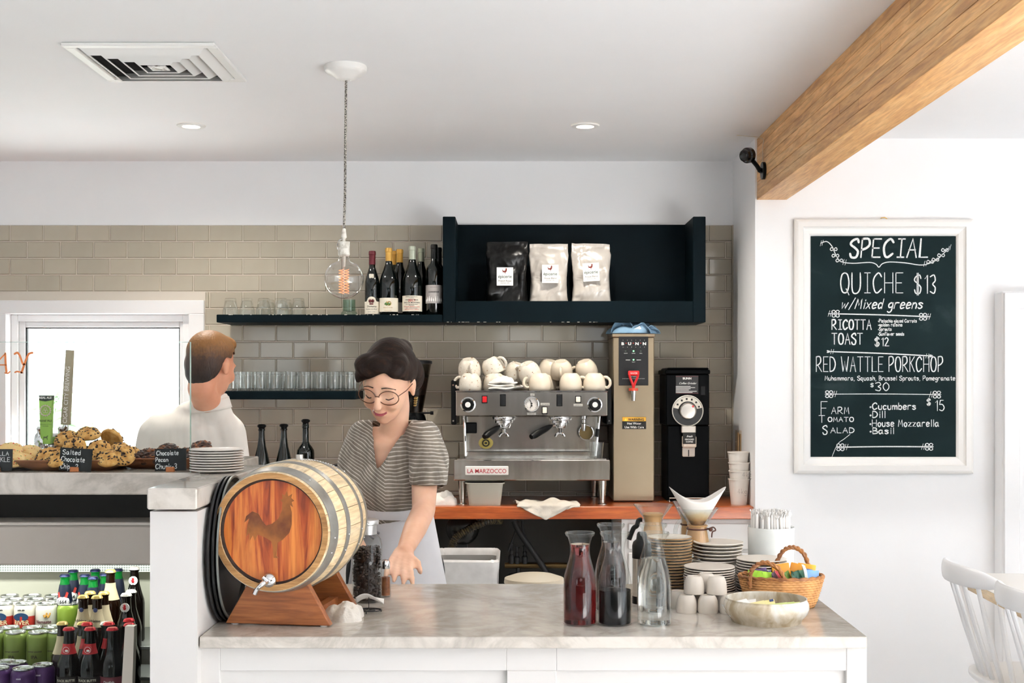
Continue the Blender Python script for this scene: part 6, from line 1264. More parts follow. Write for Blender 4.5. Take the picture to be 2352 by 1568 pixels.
tk_ = M('tap ink', '4a5a2a', .6); text('lettering', "HANS' PILS", .0072, tk_, o, (0, -d/2-.0006, L*.46), bold=.0003); text('lettering', 'GERMAN STYLE', .0048, tk_, o, (0, -d/2-.0006, L*.39)); text('lettering', 'PILSNER', .0048, tk_, o, (0, -d/2-.0006, L*.355))
mb = MB(); n = 36; gr_ = .0135
vs = [((gr_ if (k//2) % 2 else gr_*1.15)*math.cos(2*PI*k/n) if True else 0 for k in range(1))]
pts = [((gr_*(1.18 if (k % 4) < 2 else 1.0))*math.cos(2*PI*k/48) for k in range(1))]
mb.tube([(gr_*math.cos(2*PI*k/40), -d/2-.001, L*.69+gr_*math.sin(2*PI*k/40)) for k in range(40)], .0012, 6, closed=True)
for k in range(16): a = 2*PI*k/16; mb.box((gr_*1.12*math.cos(a)-.0012, -d/2-.002, L*.69+gr_*1.12*math.sin(a)-.0012), (gr_*1.12*math.cos(a)+.0012, -d/2, L*.69+gr_*1.12*math.sin(a)+.0012))
for a in (90, 210, 330): cx_, cz_ = .004*math.cos(math.radians(a)), .004*math.sin(math.radians(a)); mb.tube([(cx_+.0035*math.cos(k*.5), -d/2-.001, L*.69+cz_+.0045*math.sin(k*.5)) for k in range(13)], .0006, 5)
mb.build('gear_emblem', M('emblem silver', 'c9b8b0', .5), o)
dog = [(-.5, .1), (-.35, .3), (.2, .3), (.3, .5), (.5, .5), (.55, .42), (.42, .38), (.35, .1), (.4, -.35), (.3, -.35), (.25, 0), (-.25, .02), (-.4, -.35), (-.5, -.35), (-.38, 0), (-.42, .18)]
mb = MB(); mb.prism([(p_*.014, q_*.014) for p_, q_ in dog], -d/2-.001, -d/2); mb.build('dog_mark', tk_, o, (0, 0, L*.12), smooth=0)
t, L, o, d = hand_tap('tall narrow taupe beer tap handle with white upright lettering', (151, 975), (161, 804), S(9.5, Yh_), S(7.5, Yh_), mottled('taupe painted wood', [(.3, '8a8068'), (.7, 'a09680')], 20, .6))
tx = text('lettering', 'CIGAR CITY BREWING', .0165, whiteink, o, (.0055, -d/2-.0006, .004), 'LEFT', rot=(PI/2, -PI/2, 0)); bbx = max(v.co.x for v in tx.data.vertices); tx.scale = (L*.76/bbx, 1, 1)
# ================================================================ drinks fridge under the ledge
YFp = 3.085; fL = -2.55
fr_ = thing('drinks_fridge', 'open-front drinks fridge built in under the long marble ledge', 'fridge', (-1.6, 3.6, 0)); ox, oy = -1.6, 3.6
greyp = mottled('warm grey enamel', [(.3, 'a29a91'), (.7, 'ada59c')], 3, .45, bmp=.05, bscale=200); FR = pxa-.004
def fb_(name, x0, x1, y0, y1, z0, z1, mat, bev=0): mb = MB(); mb.box((x0-ox, y0-oy, z0), (x1-ox, y1-oy, z1), bev); return mb.build(name, mat, fr_, smooth=35 if bev else 0)
fb_('canopy', fL, FR, YFp, 3.3, Z(1298, YFp), Z(1207, YFp), greyp, .004); fb_('canopy_lip', fL, FR, YFp-.001, 3.2, Z(1207, YFp)+.0005, Z(1199, YFp), M('pale lip', 'b9b3ab', .3, .2), .002)
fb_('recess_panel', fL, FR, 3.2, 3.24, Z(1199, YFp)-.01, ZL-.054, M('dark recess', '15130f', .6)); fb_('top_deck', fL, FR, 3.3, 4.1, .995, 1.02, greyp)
intm = M('fridge lining', 'd9d6c6', .35); dark_l2 = M('black fridge side', '0e0e10', .2)
fb_('back_lining', fL, FR, 4.08, 4.1, .3, .995, intm); fb_('side_panel', FR-.03, FR, 3.12, 4.08, .0, .985, dark_l2, .003); fb_('bottom', fL, FR-.03, 3.2, 4.08, .0, .3, dark_l2); fb_('lower_front', fL, FR-.03, 3.16, 3.2, 0, .42, greyp)
perf = M('perforated white strip', 'f2f4f0', .4); _c = coords(perf, (130, 130, 130)); _vn = perf.node_tree.nodes.new('ShaderNodeTexVoronoi'); perf.node_tree.links.new(_c, _vn.inputs[0]); _vn.inputs['Scale'].default_value = 1; _vn.inputs['Randomness'].default_value = 0
setc(perf, ramp(perf, _vn.outputs['Distance'], [(.3, '9aa39c'), (.42, 'f2f4f0')])); fb_('perforated_strip', fL, FR-.03, 4.0, 4.012, Z(1313, 4.0), Z(1292, 4.0), perf)
fb_('lamp_tube', fL+.05, FR-.05, 3.33, 3.35, .975, .992, M('fridge lamp', 'ffffff', .4, emit='f4fff4', es=5))
Lf = bpy.data.lights.new('fridge_lamp', 'AREA'); Lf.shape = 'RECTANGLE'; Lf.size = 1.7; Lf.size_y = .06; Lf.energy = 7; Lf.color = (.95, 1, .93); lo = bpy.data.objects.new('fridge_lamp', Lf); COL.objects.link(lo); lo.parent = fr_; lo.location = (0, 3.72-oy, .972); lo.rotation_euler = (.15, 0, 0)
TI = ((3.78, 4.08, .644), (3.62, 3.78, .59), (3.44, 3.62, .525))
for y0, y1, z in TI: fb_('shelf', fL, FR-.03, y0, y1, z-.012, z-.0005, M('wire grey shelf', '8d8f8c', .4, .5), .002)
ygl = 3.26; gzt = Z(1435, ygl); mb = MB(); mb.box((fL-ox, -.003, .42), (X(292, ygl)-ox, .003, gzt)); mb.build('front_glass', thin_glass('fridge glass', (.93, .95, .945, 1), 1.35, .2), fr_, (0, ygl-oy, 0), smooth=0)
mb = MB(); mb.prism([(X(292, ygl)-ox, gzt), (X(313, ygl)-ox, gzt), (X(302, ygl)-ox, .42), (X(272, ygl)-ox, .42)], -.012, .012); o = mb.build('glass_post', M('pale aluminium', 'c9c0b4', .35, .5), fr_, (0, ygl-.006-oy, 0), smooth=0)
# ---- cans and bottles
canlid = M('aluminium lid', 'd2d2d0', .25, .9)
def can(label, px, Y, z, col, texts=(), band=None, group='drink cans in the fridge'):
    t = thing('drink_can', label, 'can', (X(px, Y), Y, z), 0, group); r = .033; mb = MB(); mb.lathe([(0, .004), (.024, 0), (.027, .002), (r, .012), (r, .103), (.031, .11), (.0275, .1155)], 28); mb.build('body', M('can '+col, col, .3, .25), t)
    mb = MB(); mb.lathe([(.0268, .115), (.0282, .118), (.0275, .121), (.026, .1205), (.0245, .1165), (0, .1165)], 28); ld = mb.build('lid', canlid, t); mb = MB(); mb.box((-.006, -.01, .1168), (.006, .006, .1185), .0015); mb.build('pull_tab', canlid, ld)
    t['r'] = r
    if band: blabel(t, band[1], band[2], M('band '+band[0], band[0], .35), 75, name='printed_band')
    for s_, sz, zz2, c2 in texts: ltext(t, s_, sz, zz2, M('print '+c2, c2, .5), bold=.0004)
    return t
g_ = 'drink cans in the fridge'
RV = [('RIVER', .019, .062, 'f0d8a0'), ('~', .001, .07, 'f0d8a0')]
for k, (px, lab) in enumerate(((8, 'cream beer can with red and blue river label, leftmost'), (58, 'cream beer can with red and blue river label, second from left'))):
    t = can(lab, px, 3.83, .644, 'ddd6c8', [('RIVER', .0185, .06, 'f0dcb0'), ('pale ale', .007, .102, '3a3a3a')], ('b8342c', .05, .084)); mb = MB(); mb.lathe([(0, 0), (.022, 0), (.022, .0012), (0, .0012)], 20)
    o = mb.build('blue_roundel', M('roundel blue', '1f3f63', .4), t, (0, -.0322, .083), (PI/2, 0, 0)); o.scale = (1, .55, 1)
t = can('white beer can with brown lettering beside the green one', 108, 3.83, .644, 'd9d4cb', [('Namaste', .0135, .064, '5a2430'), ('White', .0135, .05, '5a2430')]); mb = MB()
for x in (.006, .016): mb.tube(smoothline([(x-.004, -.033, .09), (x, -.034, .083), (x+.004, -.033, .09), (x+.005, -.032, .096)], 4), .0028, 6)
mb.build('orange_peel_mark', M('peel gold', 'b98a3a', .5), t)
can('lime green can on the top tier beside the bottles', 157, 3.83, .644, '7d9434', [('Limon', .012, .06, '3f4a20'), ('Agave', .012, .048, '3f4a20')])
for k, (px, Y) in enumerate(((33, 3.9), (83, 3.9), (131, 3.9), (22, 3.97), (74, 3.97), (124, 3.97))): can('pale can in the %s row of the top tier, %s from left' % (('second', 'back')[k//3], ordw(k % 3)), px, Y, .644, 'ddd8cc')
for k, (px, Y) in enumerate(((-16, 3.665), (36, 3.665), (88, 3.665), (133, 3.675), (22, 3.735), (74, 3.735), (122, 3.745))):
    can('light green coconut can, %s in the %s row of the middle tier' % (ordw(k if k < 4 else k-4), 'front' if k < 4 else 'back'), px, Y, .59, '7f8f44', [('IPA', .013, .048, '4a4a2a'), ('toasted coconut', .0065, .066, '5a5a38')])
    if k < 4: t = [o for o in COL.objects if o.name.startswith('drink_can')][-1]
for k, (px, Y) in enumerate(((-3, 3.49), (53, 3.485), (98, 3.53), (38, 3.56), (12, 3.57))):
    can('purple stout can, %s on the bottom tier' % ordw(k), px, Y, .525, '4c2a60', [('Biere', .015, .05, 'cfc2d8'), ('DURE', .018, .03, 'd8d4de'), ('stout', .006, .095, 'cfc2d8')])
cap_cols = {'g': 'c9ae6a', 'b': '20264a', 'r': 'b3202a', 'w': 'd9d2cc'}
def beer(label, px, Y, z, glass, cap, h=.228, r=.0305, neck=None, body=None, texts=(), group='beer bottles in the fridge', cone=False):
    t = thing('beer_bottle', label, 'bottle', (X(px, Y), Y, z), 0, group); mb = MB()
    if cone: mb.lathe([(0, .003), (r*.9, 0), (r, .004), (r, h*.36), (r*.94, h*.45), (r*.6, h*.8), (r*.47, h*.88), (r*.45, h*.93), (r*.5, h*.935), (r*.5, h*.955), (r*.44, h*.96), (0, h*.965)], 24)
    else: mb.lathe([(0, .003), (r*.9, 0), (r, .004), (r, h*.5), (r*.94, h*.56), (r*.7, h*.66), (r*.5, h*.76), (r*.44, h*.86), (r*.42, h*.93), (r*.48, h*.935), (r*.48, h*.955), (r*.42, h*.96), (0, h*.965)], 24)
    mb.build('glass', glass, t)
    mb = MB(); n = 42; vs = []; zc0 = h*.955
    for zz2, rr2, amp in ((zc0, .0155, .0012), (zc0+.005, .0142, .0003), (zc0+.0075, .012, 0)): vs += [((rr2+amp*(k % 2))*math.cos(2*PI*k/n), (rr2+amp*(k % 2))*math.sin(2*PI*k/n), zz2) for k in range(n)]
    mb.add(vs, [(a*n+k, a*n+(k+1) % n, (a+1)*n+(k+1) % n, (a+1)*n+k) for a in range(2) for k in range(n)]+[tuple(range(2*n, 3*n))]); mb.build('crown_cap', M('cap '+cap, cap_cols[cap], .35, .5), t)
    t['r'] = r; t['h'] = h
    if neck:
        z0_, z1_, col = neck; mb = MB()
        def rad(zf):
            P = [(.36, 1), (.45, .94), (.8, .6), (.88, .47), (.93, .45)] if cone else [(.5, 1), (.56, .94), (.66, .7), (.76, .5), (.86, .44), (.93, .42)]
            for (a, ra_), (b2, rb2) in zip(P, P[1:]):
                if a <= zf <= b2: return r*(ra_+(rb2-ra_)*(zf-a)/(b2-a))
            return r if zf < .5 else r*.42
        mb.grid(lambda u, v: ((rad(z0_+(z1_-z0_)*v)+.0007)*math.cos(math.radians(-90-95+190*u)), (rad(z0_+(z1_-z0_)*v)+.0007)*math.sin(math.radians(-90-95+190*u)), h*(z0_+(z1_-z0_)*v)), 15, 8); nk = mb.build('neck_label', M('neck '+col, col, .45), t)
    if body: blabel(t, h*body[0], h*body[1], M('body label '+body[2], body[2], .5), 86, name='body_label')
    for s_, sz, zf, c2 in texts: ltext(t, s_, sz, h*zf, M('print '+c2, c2, .5), bold=.0004)
    return t
amber = M('amber glass', '1c0d05', .08, spec=.6); emer = M('emerald glass', '0f7a30', .1, trans=.2); brn = M('brown-black glass', '0d0806', .08, spec=.6)
for k, (px, Y) in enumerate(((149, 3.86), (195, 3.86), (214, 3.81), (241, 3.88), (168, 3.95), (219, 3.965), (271, 3.975))):
    t = beer('green-necked blue lager bottle, %s of the %s row on the top tier' % (ordw(k if k < 4 else k-4), 'front' if k < 4 else 'back'), px, Y, .644, emer, 'b', .205, .0285, (.3, .84, '141c34'), cone=True)
    if k < 5:
        mb = MB(Matrix.Translation((0, -.0222, .123)) @ Matrix.Rotation(PI/2-.16, 4, 'X')); mb.lathe([(0, .004), (.017, .001), (.02, -.006)], 20, sy=.82); ov = mb.build('white_oval', whiteink, t); text('lettering', '1664', .0175, ink, ov, (0, -.0275, .117), wide=.85, bold=.0002, rot=(PI/2-.14, 0, 0))
        mb = MB()
        for sx in (-1, 1): mb.add([(sx*.006, -.0215, .136), (sx*.013, -.019, .133), (sx*.016, -.0135, .148), (sx*.011, -.0165, .152)], [(0, 1, 2, 3)]); mb.add([(sx*.008, -.0262, .106), (sx*.016, -.0225, .109), (sx*.021, -.02, .09), (sx*.013, -.026, .086)], [(0, 1, 2, 3)])
        mb.build('red_sash', M('sash red', 'c23a30', .45), t, smooth=0)
for k, (px, Y, z, lab) in enumerate(((191, 3.665, .59, 'first of the middle tier'), (223, 3.66, .59, 'second of the middle tier'), (207, 3.735, .59, 'behind the first two'), (239, 3.73, .59, 'third of the middle tier'), (254, 3.8, .644, 'on the top tier among the blue lagers'), (143, 3.6, .525, 'leftmost on the bottom tier'), (190, 3.6, .525, 'in the bottom tier behind the red-label bottles'))):
    t = beer('gold-capped amber wheat beer bottle, '+lab, px, Y, z, amber, 'g', .228, .0305, (.6, .82, 'c9b898'))
    if k < 2: text('lettering', 'Weisse', .011, ink, t, (0, -.0245, .152), shear=.2, bold=.0002, rot=(PI/2-.45, 0, 0)); mb = MB(); mb.ball((.0, -.0155, .185), .0065, 10, 6, sc=(1, .35, 1)); mb.build('crest', M('crest blue', '34406e', .5), t)
for k, (px, Y, z, lab) in enumerate(((290, 3.7, .59, 'dark bottle with a white cap and red hand badge, lower one'), (309, 3.86, .644, 'dark bottle with a white cap and red hand badge, by the fridge side'), (301, 3.76, .59, 'dark white-capped bottle between the two hand badges'), (243, 3.6, .525, 'dark white-capped bottle behind the red-capped ones'))):
    t = beer(lab, px, Y, z, brn, 'w')
    if k < 2:
        rr_ = .0145; mb = MB(Matrix.Translation((0, -rr_-.0005, .185)) @ Matrix.Rotation(PI/2, 4, 'X')); mb.lathe([(0, .001), (.0135, .0), (.0135, -.003)], 20); bd = mb.build('round_badge', whiteink, t)
        mb = MB(); mb.ball((0, 0, -.002), .0045, 10, 6, sc=(1, .25, 1.1))
        for q, (a, l) in enumerate(((60, .007), (80, .0088), (97, .009), (115, .0082), (160, .0065))): mb.tube([(0, 0, 0), (l*math.cos(math.radians(a)), 0, l*math.sin(math.radians(a)))], .0011, 5)
        mb.build('red_hand', M('hand red', 'b3202a', .5), bd, (0, -rr_-.002, .185))
for k, (px, Y, lab) in enumerate(((158, 3.5, 'red-capped dark porter bottle at the front, left one'), (207, 3.5, 'red-capped dark porter bottle at the front, middle one'), (258, 3.5, 'red-capped dark bottle with a maroon label at the front'), (200, 3.57, 'red-capped dark bottle just behind the middle porter'), (250, 3.575, 'red-capped dark bottle behind the maroon-label one'), (297, 3.56, 'red-capped dark bottle beside the fridge post'), (296, 3.63, 'red-capped dark bottle behind the one at the fridge post'))):
    t = beer(lab, px, Y, .525, brn, 'r', .232, .0315, (.68, .8, 'b3262c') if k not in (2, 5, 6) else None, (.12, .42, '2a2220' if k != 2 else '6a2a34') if k < 3 else None)
    if k < 2:
        ltext(t, 'BLACK BUTTE', .0085, .085, M('print c9c2b0', 'c9c2b0', .5), bold=.0003); ltext(t, 'PORTER', .0125, .072, M('print a08a4a', 'a08a4a', .5), bold=.0004)
        mb = MB(Matrix.Translation((0, -.0178, .17)) @ Matrix.Rotation(PI/2-.1, 4, 'X')); mb.lathe([(0, .003), (.011, .002), (.012, -.001)], 20); nb = mb.build('neck_badge', M('badge cherry', 'b3262c', .5), t); mb = MB(); mb.tube([(.0085*math.cos(a*.4), -.0215, .17+.0085*math.sin(a*.4)) for a in range(16)], .0005, 5, closed=True); mb.ball((.001, -.021, .168), .004, 8, 6, sc=(1.2, .3, .8)); mb.build('badge_print', whiteink, nb)
    if k == 2: ltext(t, 'Dogfish', .01, .08, whiteink); ltext(t, 'Head', .01, .07, whiteink); ltext(t, '60 Minute', .009, .055, goldink)
# ================================================================ people
def rotm(x=0, y=0, z=0): return (Matrix.Rotation(z, 4, 'Z') @ Matrix.Rotation(y, 4, 'Y') @ Matrix.Rotation(x, 4, 'X'))
def capsule(mb, a, b, ra, rb, n=18):
    a, b = Vector(a), Vector(b); d = b-a; L = d.length; ax = d.normalized(); q = ax.to_track_quat('Z', 'Y').to_matrix().to_4x4(); old = mb.T; mb.T = old @ Matrix.Translation(a) @ q
    prof = [(ra*math.sin(PI/2*k/5), -ra*math.cos(PI/2*k/5)) for k in range(6)]+[(rb*math.cos(PI/2*k/5), L+rb*math.sin(PI/2*k/5)) for k in range(6)]; prof[0] = (0, -ra); prof[-1] = (0, L+rb); mb.lathe(prof, n); mb.T = old
def chain(mb, pts, rs):
    for (a, b, ra, rb) in zip(pts, pts[1:], rs, rs[1:]): capsule(mb, a, b, ra, rb)
def ell(mb, c, r, rot=None, n=24, m=16):
    old = mb.T; mb.T = old @ Matrix.Translation(c) @ (rot or Matrix()) @ Matrix.Diagonal((*r, 1)); mb.lathe([(math.sin(PI*k/m), -math.cos(PI*k/m)) for k in range(m+1)], n); mb.T = old
def blob(name, mb, mat, parent, voxel=.006, it=6, fn=None, cut=None, smooth=180):
    me = mb.mesh(name, mat, 180); o = bpy.data.objects.new(name, me); COL.objects.link(o)
    m = o.modifiers.new('r', 'REMESH'); m.mode = 'VOXEL'; m.voxel_size = voxel
    m = o.modifiers.new('s', 'SMOOTH'); m.factor = .5; m.iterations = it
    dg = bpy.context.evaluated_depsgraph_get(); me2 = bpy.data.meshes.new_from_object(o.evaluated_get(dg)); bpy.data.objects.remove(o)
    me2.name = name; me2.materials.clear(); me2.materials.append(mat)
    if fn:
        for v in me2.vertices: v.co = fn(v.co)
    if cut:
        bm = bmesh.new(); bm.from_mesh(me2); bmesh.ops.delete(bm, geom=[f for f in bm.faces if cut(f.calc_center_median(), f.normal)], context='FACES'); bm.to_mesh(me2); bm.free()
    if cut:      # even out the cut edges
        bm = bmesh.new(); bm.from_mesh(me2)
        for _ in range(10):
            new = {}
            for v in bm.verts:
                nb = [e.other_vert(v).co for e in v.link_edges if e.is_boundary]
                if len(nb) == 2: new[v] = v.co*.5+(nb[0]+nb[1])*.25
            for v, c in new.items(): v.co = c
        bmesh.ops.delete(bm, geom=[v for v in bm.verts if not v.link_faces], context='VERTS'); bm.to_mesh(me2); bm.free()
    me2.polygons.foreach_set('use_smooth', [True]*len(me2.polygons)); return put(name, me2, parent)
def skin_mat(name, c1, c2):
    m = mottled(name, [(.35, c1), (.7, c2)], 9, .45, spec=.35); b = nt(m)[2]; b.inputs['Subsurface Weight'].default_value = .12; b.inputs['Subsurface Radius'].default_value = (.01, .004, .002); b.inputs['Subsurface Scale'].default_value = .6; return m
def head_prims(mb, T, ear=True):
    """local head: face looks along -Y, chin down; head height about .225"""
    old = mb.T; mb.T = old @ T
    ell(mb, (0, .012, .035), (.073, .092, .085)); ell(mb, (0, -.022, .0), (.064, .068, .09)); ell(mb, (0, -.036, -.055), (.046, .048, .045)); ell(mb, (0, -.062, -.083), (.021, .018, .016))
    for s in (-1, 1):
        ell(mb, (s*.034, -.066, -.025), (.022, .02, .024)); ell(mb, (s*.03, -.074, .022), (.022, .012, .008)); ell(mb, (s*.031, -.072, .006), (.0145, .0115, .009))
        if ear: ell(mb, (s*.073, .012, -.005), (.008, .019, .031), rotm(-.15, 0, s*.3)); ell(mb, (s*.077, .016, .004), (.006, .018, .02), rotm(0, 0, s*.35))
    capsule(mb, (0, -.086, .018), (0, -.104, -.022), .007, .0105); ell(mb, (0, -.1, -.026), (.0138, .0115, .0085)); ell(mb, (0, -.082, -.052), (.021, .011, .0085)); mb.T = old
def fingers(mb, wrist, knuck, d, side, spread=.019, curl=.25, thumb=1, lens=(.07, .082, .086, .076, .06)):
    """palm and five fingers; d = pointing direction, side = direction towards the little finger"""
    w, k, d, side = Vector(wrist), Vector(knuck), Vector(d).normalized(), Vector(side).normalized(); dn = Vector((0, 0, -1))
    for i in range(4):
        off = side*(i-1.5)*spread; capsule(mb, w+off*.55, k+off, .0135, .0105)
        L = lens[i+1]; d1 = (d+side*(i-1.5)*.09).normalized(); p0 = k+off; p1 = p0+d1*L*.45; d2 = (d1+dn*curl).normalized(); p2 = p1+d2*L*.32; d3 = (d2+dn*curl).normalized(); p3 = p2+d3*L*.23
        chain(mb, [p0, p1, p2, p3], [.0093, .0086, .0078, .0068])
    t0 = w+(k-w)*.3-side*spread*1.1; t1 = t0-side*.022+d*.026; t2 = t1-side*.008*thumb+d*.03+dn*.012; chain(mb, [w+(k-w)*.15, t0, t1, t2], [.014, .0125, .0095, .0078])
# ---------------------------------------------------------------- barista in front
wm = thing('person', 'woman in glasses, grey striped blouse and white apron reaching towards the counter', 'person', (-.365, 3.95, 0)); O = Vector((-.365, 3.95, 0))
def L(x, y, z): return Vector((x, y, z))-O
def LP(px, py, Y): return L(X(px, Y), Y, Z(py, Y))
sk = skin_mat('fair skin', 'dcaa8c', 'ebc2a8')
HT = Matrix.Translation(LP(892, 884, 3.80)) @ rotm(0, 0, math.radians(-17)) @ rotm(math.radians(27), 0, 0) @ rotm(0, math.radians(6), 0)
shL, shR = LP(832, 1012, 3.93), LP(978, 1012, 3.88)
b = MB(); head_prims(b, HT)
neckb = L(-.372, 3.90, 1.262)
chain(b, [HT @ Vector((0, .04, -.04)), HT @ Vector((0, .05, -.1)), neckb+Vector((0, .012, 0)), L(-.37, 3.94, 1.2)], [.044, .041, .046, .07]); ell(b, L(-.425, 3.928, 1.262), (.055, .04, .034)); ell(b, L(-.315, 3.92, 1.262), (.055, .04, .034))
ell(b, L(-.37, 3.925, 1.19), (.105, .075, .085)); ell(b, L(-.372, 3.92, 1.1), (.1, .078, .1)); ell(b, L(-.375, 3.94, 1.0), (.095, .075, .1)); ell(b, L(-.37, 3.97, .88), (.118, .09, .12)); capsule(b, L(-.46, 3.92, 1.25), L(-.27, 3.9, 1.25), .038, .038); ell(b, L(-.39, 3.915, 1.235), (.075, .06, .05)); ell(b, L(-.35, 3.915, 1.235), (.075, .06, .05))
elR, wrR = LP(973, 1172, 3.74), LP(928, 1268, 3.49); knR = LP(918, 1300, 3.41)
chain(b, [shR, shR*.5+elR*.5, elR, elR*.55+wrR*.45, wrR], [.043, .041, .035, .034, .0225]); fingers(b, wrR, knR, LP(914, 1342, 3.30)-knR, (-.96, .1, .12), curl=.22)
elL, wrL = L(-.5, 3.86, 1.04), L(-.46, 3.64, .98); chain(b, [shL, shL*.5+elL*.5, elL, wrL], [.042, .039, .034, .023]); fingers(b, wrL, wrL+Vector((.01, -.075, -.01)), (.1, -1, -.1), (.9, .1, -.1), curl=.25)
for s in (-1, 1): chain(b, [L(-.37+s*.06, 3.98, .86), L(-.37+s*.075, 3.98, .47), L(-.37+s*.075, 4.0, .09)], [.085, .06, .042]); ell(b, L(-.37+s*.08, 3.95, .045), (.042, .1, .042))
body = blob('body', b, sk, wm, .0052, 5)
# features on the head
lipm = M('red lips', 'a04a54', .4); browm = M('dark brow', '3a261c', .7); lash = M('lashes', '2a1a16', .6)
f = MB(HT); LP_ = lambda z, y0: smoothline([(-.0215, -.081, z+.0045), (-.0115, -.0895, z+.0005), (0, -.092+y0, z-.0004), (.0115, -.0895, z+.0005), (.0215, -.081, z+.0045)], 5)
f.tube(LP_(-.0505, 0), [.0008]+[.0014]*4+[.0021]*11+[.0014]*4+[.0008], 8); f.tube(LP_(-.0542, .0005), [.0008]+[.0016]*4+[.0027]*11+[.0016]*4+[.0008], 8); f.build('lips', lipm, body, smooth=180)
for s in (-1, 1):
    f = MB(HT); f.tube(smoothline([(s*.013, -.0862, .0335), (s*.03, -.084, .036), (s*.05, -.0665, .0235)], 5), [.002]*5+[.0014]*6, 6); f.build('eyebrow', browm, body)
    f = MB(HT); f.tube(smoothline([(s*.018, -.0828, .001), (s*.031, -.0838, -.0035), (s*.044, -.0735, .0)], 5), .0016, 6); f.build('lashes', lash, body)
f = MB(HT); f.tube(smoothline([(-.0105, -.1, -.031), (-.0135, -.105, -.034), (-.0105, -.1085, -.035)], 4), .0011, 6); f.build('nose_ring', chrome, body)
hairm = M('dark brown hair', '1a100b', .6, spec=.2); _c = coords(hairm, (16, 70, 16)); _h = noisef(hairm, _c, 2, 5, .6, .5); setc(hairm, ramp(hairm, _h, [(.3, '140c09'), (.55, '20140e'), (.75, '3a261a')])); bump(hairm, _h, .6, .004)
h = MB(HT); ell(h, (0, .022, .045), (.084, .096, .086)); ell(h, (-.03, -.038, .078), (.056, .045, .028), rotm(.5, .25, 0)); ell(h, (.036, -.028, .08), (.044, .05, .028), rotm(.4, -.3, 0)); ell(h, (-.005, -.045, .088), (.05, .034, .026), rotm(.5, 0, 0)); ell(h, (-.06, -.03, .055), (.026, .046, .034), rotm(.5, .2, 0)); ell(h, (.066, -.005, .05), (.018, .045, .04)); ell(h, (.012, .098, .075), (.036, .03, .032)); ell(h, (0, .03, .075), (.07, .075, .062))
ell(h, (-.045, .08, .0), (.04, .035, .06)); ell(h, (.045, .085, .0), (.04, .035, .06))
def facecut(c, n): q = HT.inverted() @ c; return (q.y < -.02 and q.z < .08-(.5*(.02-q.x) if q.x < .02 else .7*(q.x-.02))) or (q.z < .02 and q.y < .012) 
hair = blob('hair', h, hairm, body, .005, 4, cut=facecut)
gl = M('tortoiseshell', '5a3520', .3); g = MB(HT)
for s in (-1, 1):
    g.tube([(s*(.034+.029*math.cos(a*PI/14)), -.094+.014*abs(math.cos(a*PI/14)*.5+.5)*.8, .0045+.0225*math.sin(a*PI/14)+(.001 if math.sin(a*PI/14) > 0 else 0)) for a in range(28)], .0015, 6, closed=True); g.tube([(s*.063, -.081, .012), (s*.074, -.045, .012), (s*.078, .012, .012)], .0014, 6)
g.tube(smoothline([(-.006, -.0945, .01), (0, -.0995, .013), (.006, -.0945, .01)], 4), .0016, 6); gls = g.build('glasses_frame', gl, body)
g = MB(HT)
for s in (-1, 1): g.add([(s*.034, -.0905, .0045)]+[(s*(.034+.028*math.cos(a*PI/10)), -.0895, .0045+.0215*math.sin(a*PI/10)) for a in range(20)], [(0, 1+k, 1+(k+1) % 20) for k in range(20)])
g.build('lenses', thin_glass('spectacle lens', (.98, .98, .98, 1), 1.4, .6), gls, smooth=0)
ear_ = M('gold earring', 'c9b070', .3, 1); g = MB(HT); 
for k in range(4): g.box((.076-.001*k, .006, -.043-.0085*k), (.0865-.002*k, .016, -.0385-.0085*k), .001)
g.build('earring', ear_, body)
# blouse
blm = M('striped gauze', '6f675c', .85, sheen=.2); _co = coords(blm, (1, 1, 1)); n_, l_, b_ = nt(blm); sx_ = n_.new('ShaderNodeSeparateXYZ'); l_.new(_co, sx_.inputs[0])
def mnode(op, a, c): 
    q = n_.new('ShaderNodeMath'); q.operation = op
    for i_, v in enumerate((a, c)):
        if hasattr(v, 'links'): l_.new(v, q.inputs[i_])
        else: q.inputs[i_].default_value = v
    return q.outputs[0]
wob = noisef(blm, _co, 9, 2); lefty = mnode('MULTIPLY', mnode('MINIMUM', mnode('ADD', sx_.outputs['X'], .02), 0.0), .75)
ph = mnode('FRACT', mnode('MULTIPLY', mnode('ADD', mnode('ADD', sx_.outputs['Z'], lefty), mnode('MULTIPLY', wob, .03)), 88.0), 0)
setc(blm, mix(blm, ramp(blm, ph, [(.0, '7d7468'), (.6, '8c8275'), (.72, 'd6d0c6'), (.86, 'ece8e0'), (.95, '80776a')]), ramp(blm, noisef(blm, coords(blm, (9, 9, 1.2)), 3, 3), [(.3, '8a8278'), (.6, 'ffffff')]), .6, 'MULTIPLY')); bump(blm, noisef(blm, coords(blm, (10, 10, 2.2)), 3, 3), .5, .012)
t_ = MB(); ell(t_, L(-.368, 3.925, 1.2), (.128, .092, .085)); ell(t_, L(-.372, 3.905, 1.115), (.122, .1, .1)); ell(t_, L(-.376, 3.93, 1.03), (.11, .088, .08)); ell(t_, L(-.378, 3.93, 1.075), (.113, .094, .08)); capsule(t_, L(-.46, 3.92, 1.247), L(-.265, 3.895, 1.247), .047, .047); capsule(t_, L(-.40, 3.935, 1.275), L(-.33, 3.93, 1.275), .05, .05)
chain(t_, [shR+Vector((-.01, 0, .01)), shR*.72+elR*.28+Vector((.012, 0, 0)), shR*.36+elR*.64+Vector((.012, 0, .012))], [.054, .058, .054]); chain(t_, [shL+Vector((.01, 0, .01)), shL*.72+elL*.28+Vector((-.006, 0, 0)), shL*.4+elL*.6], [.054, .055, .052])
vx, vz = X(868, 3.83)-O.x, Z(1078, 3.83)
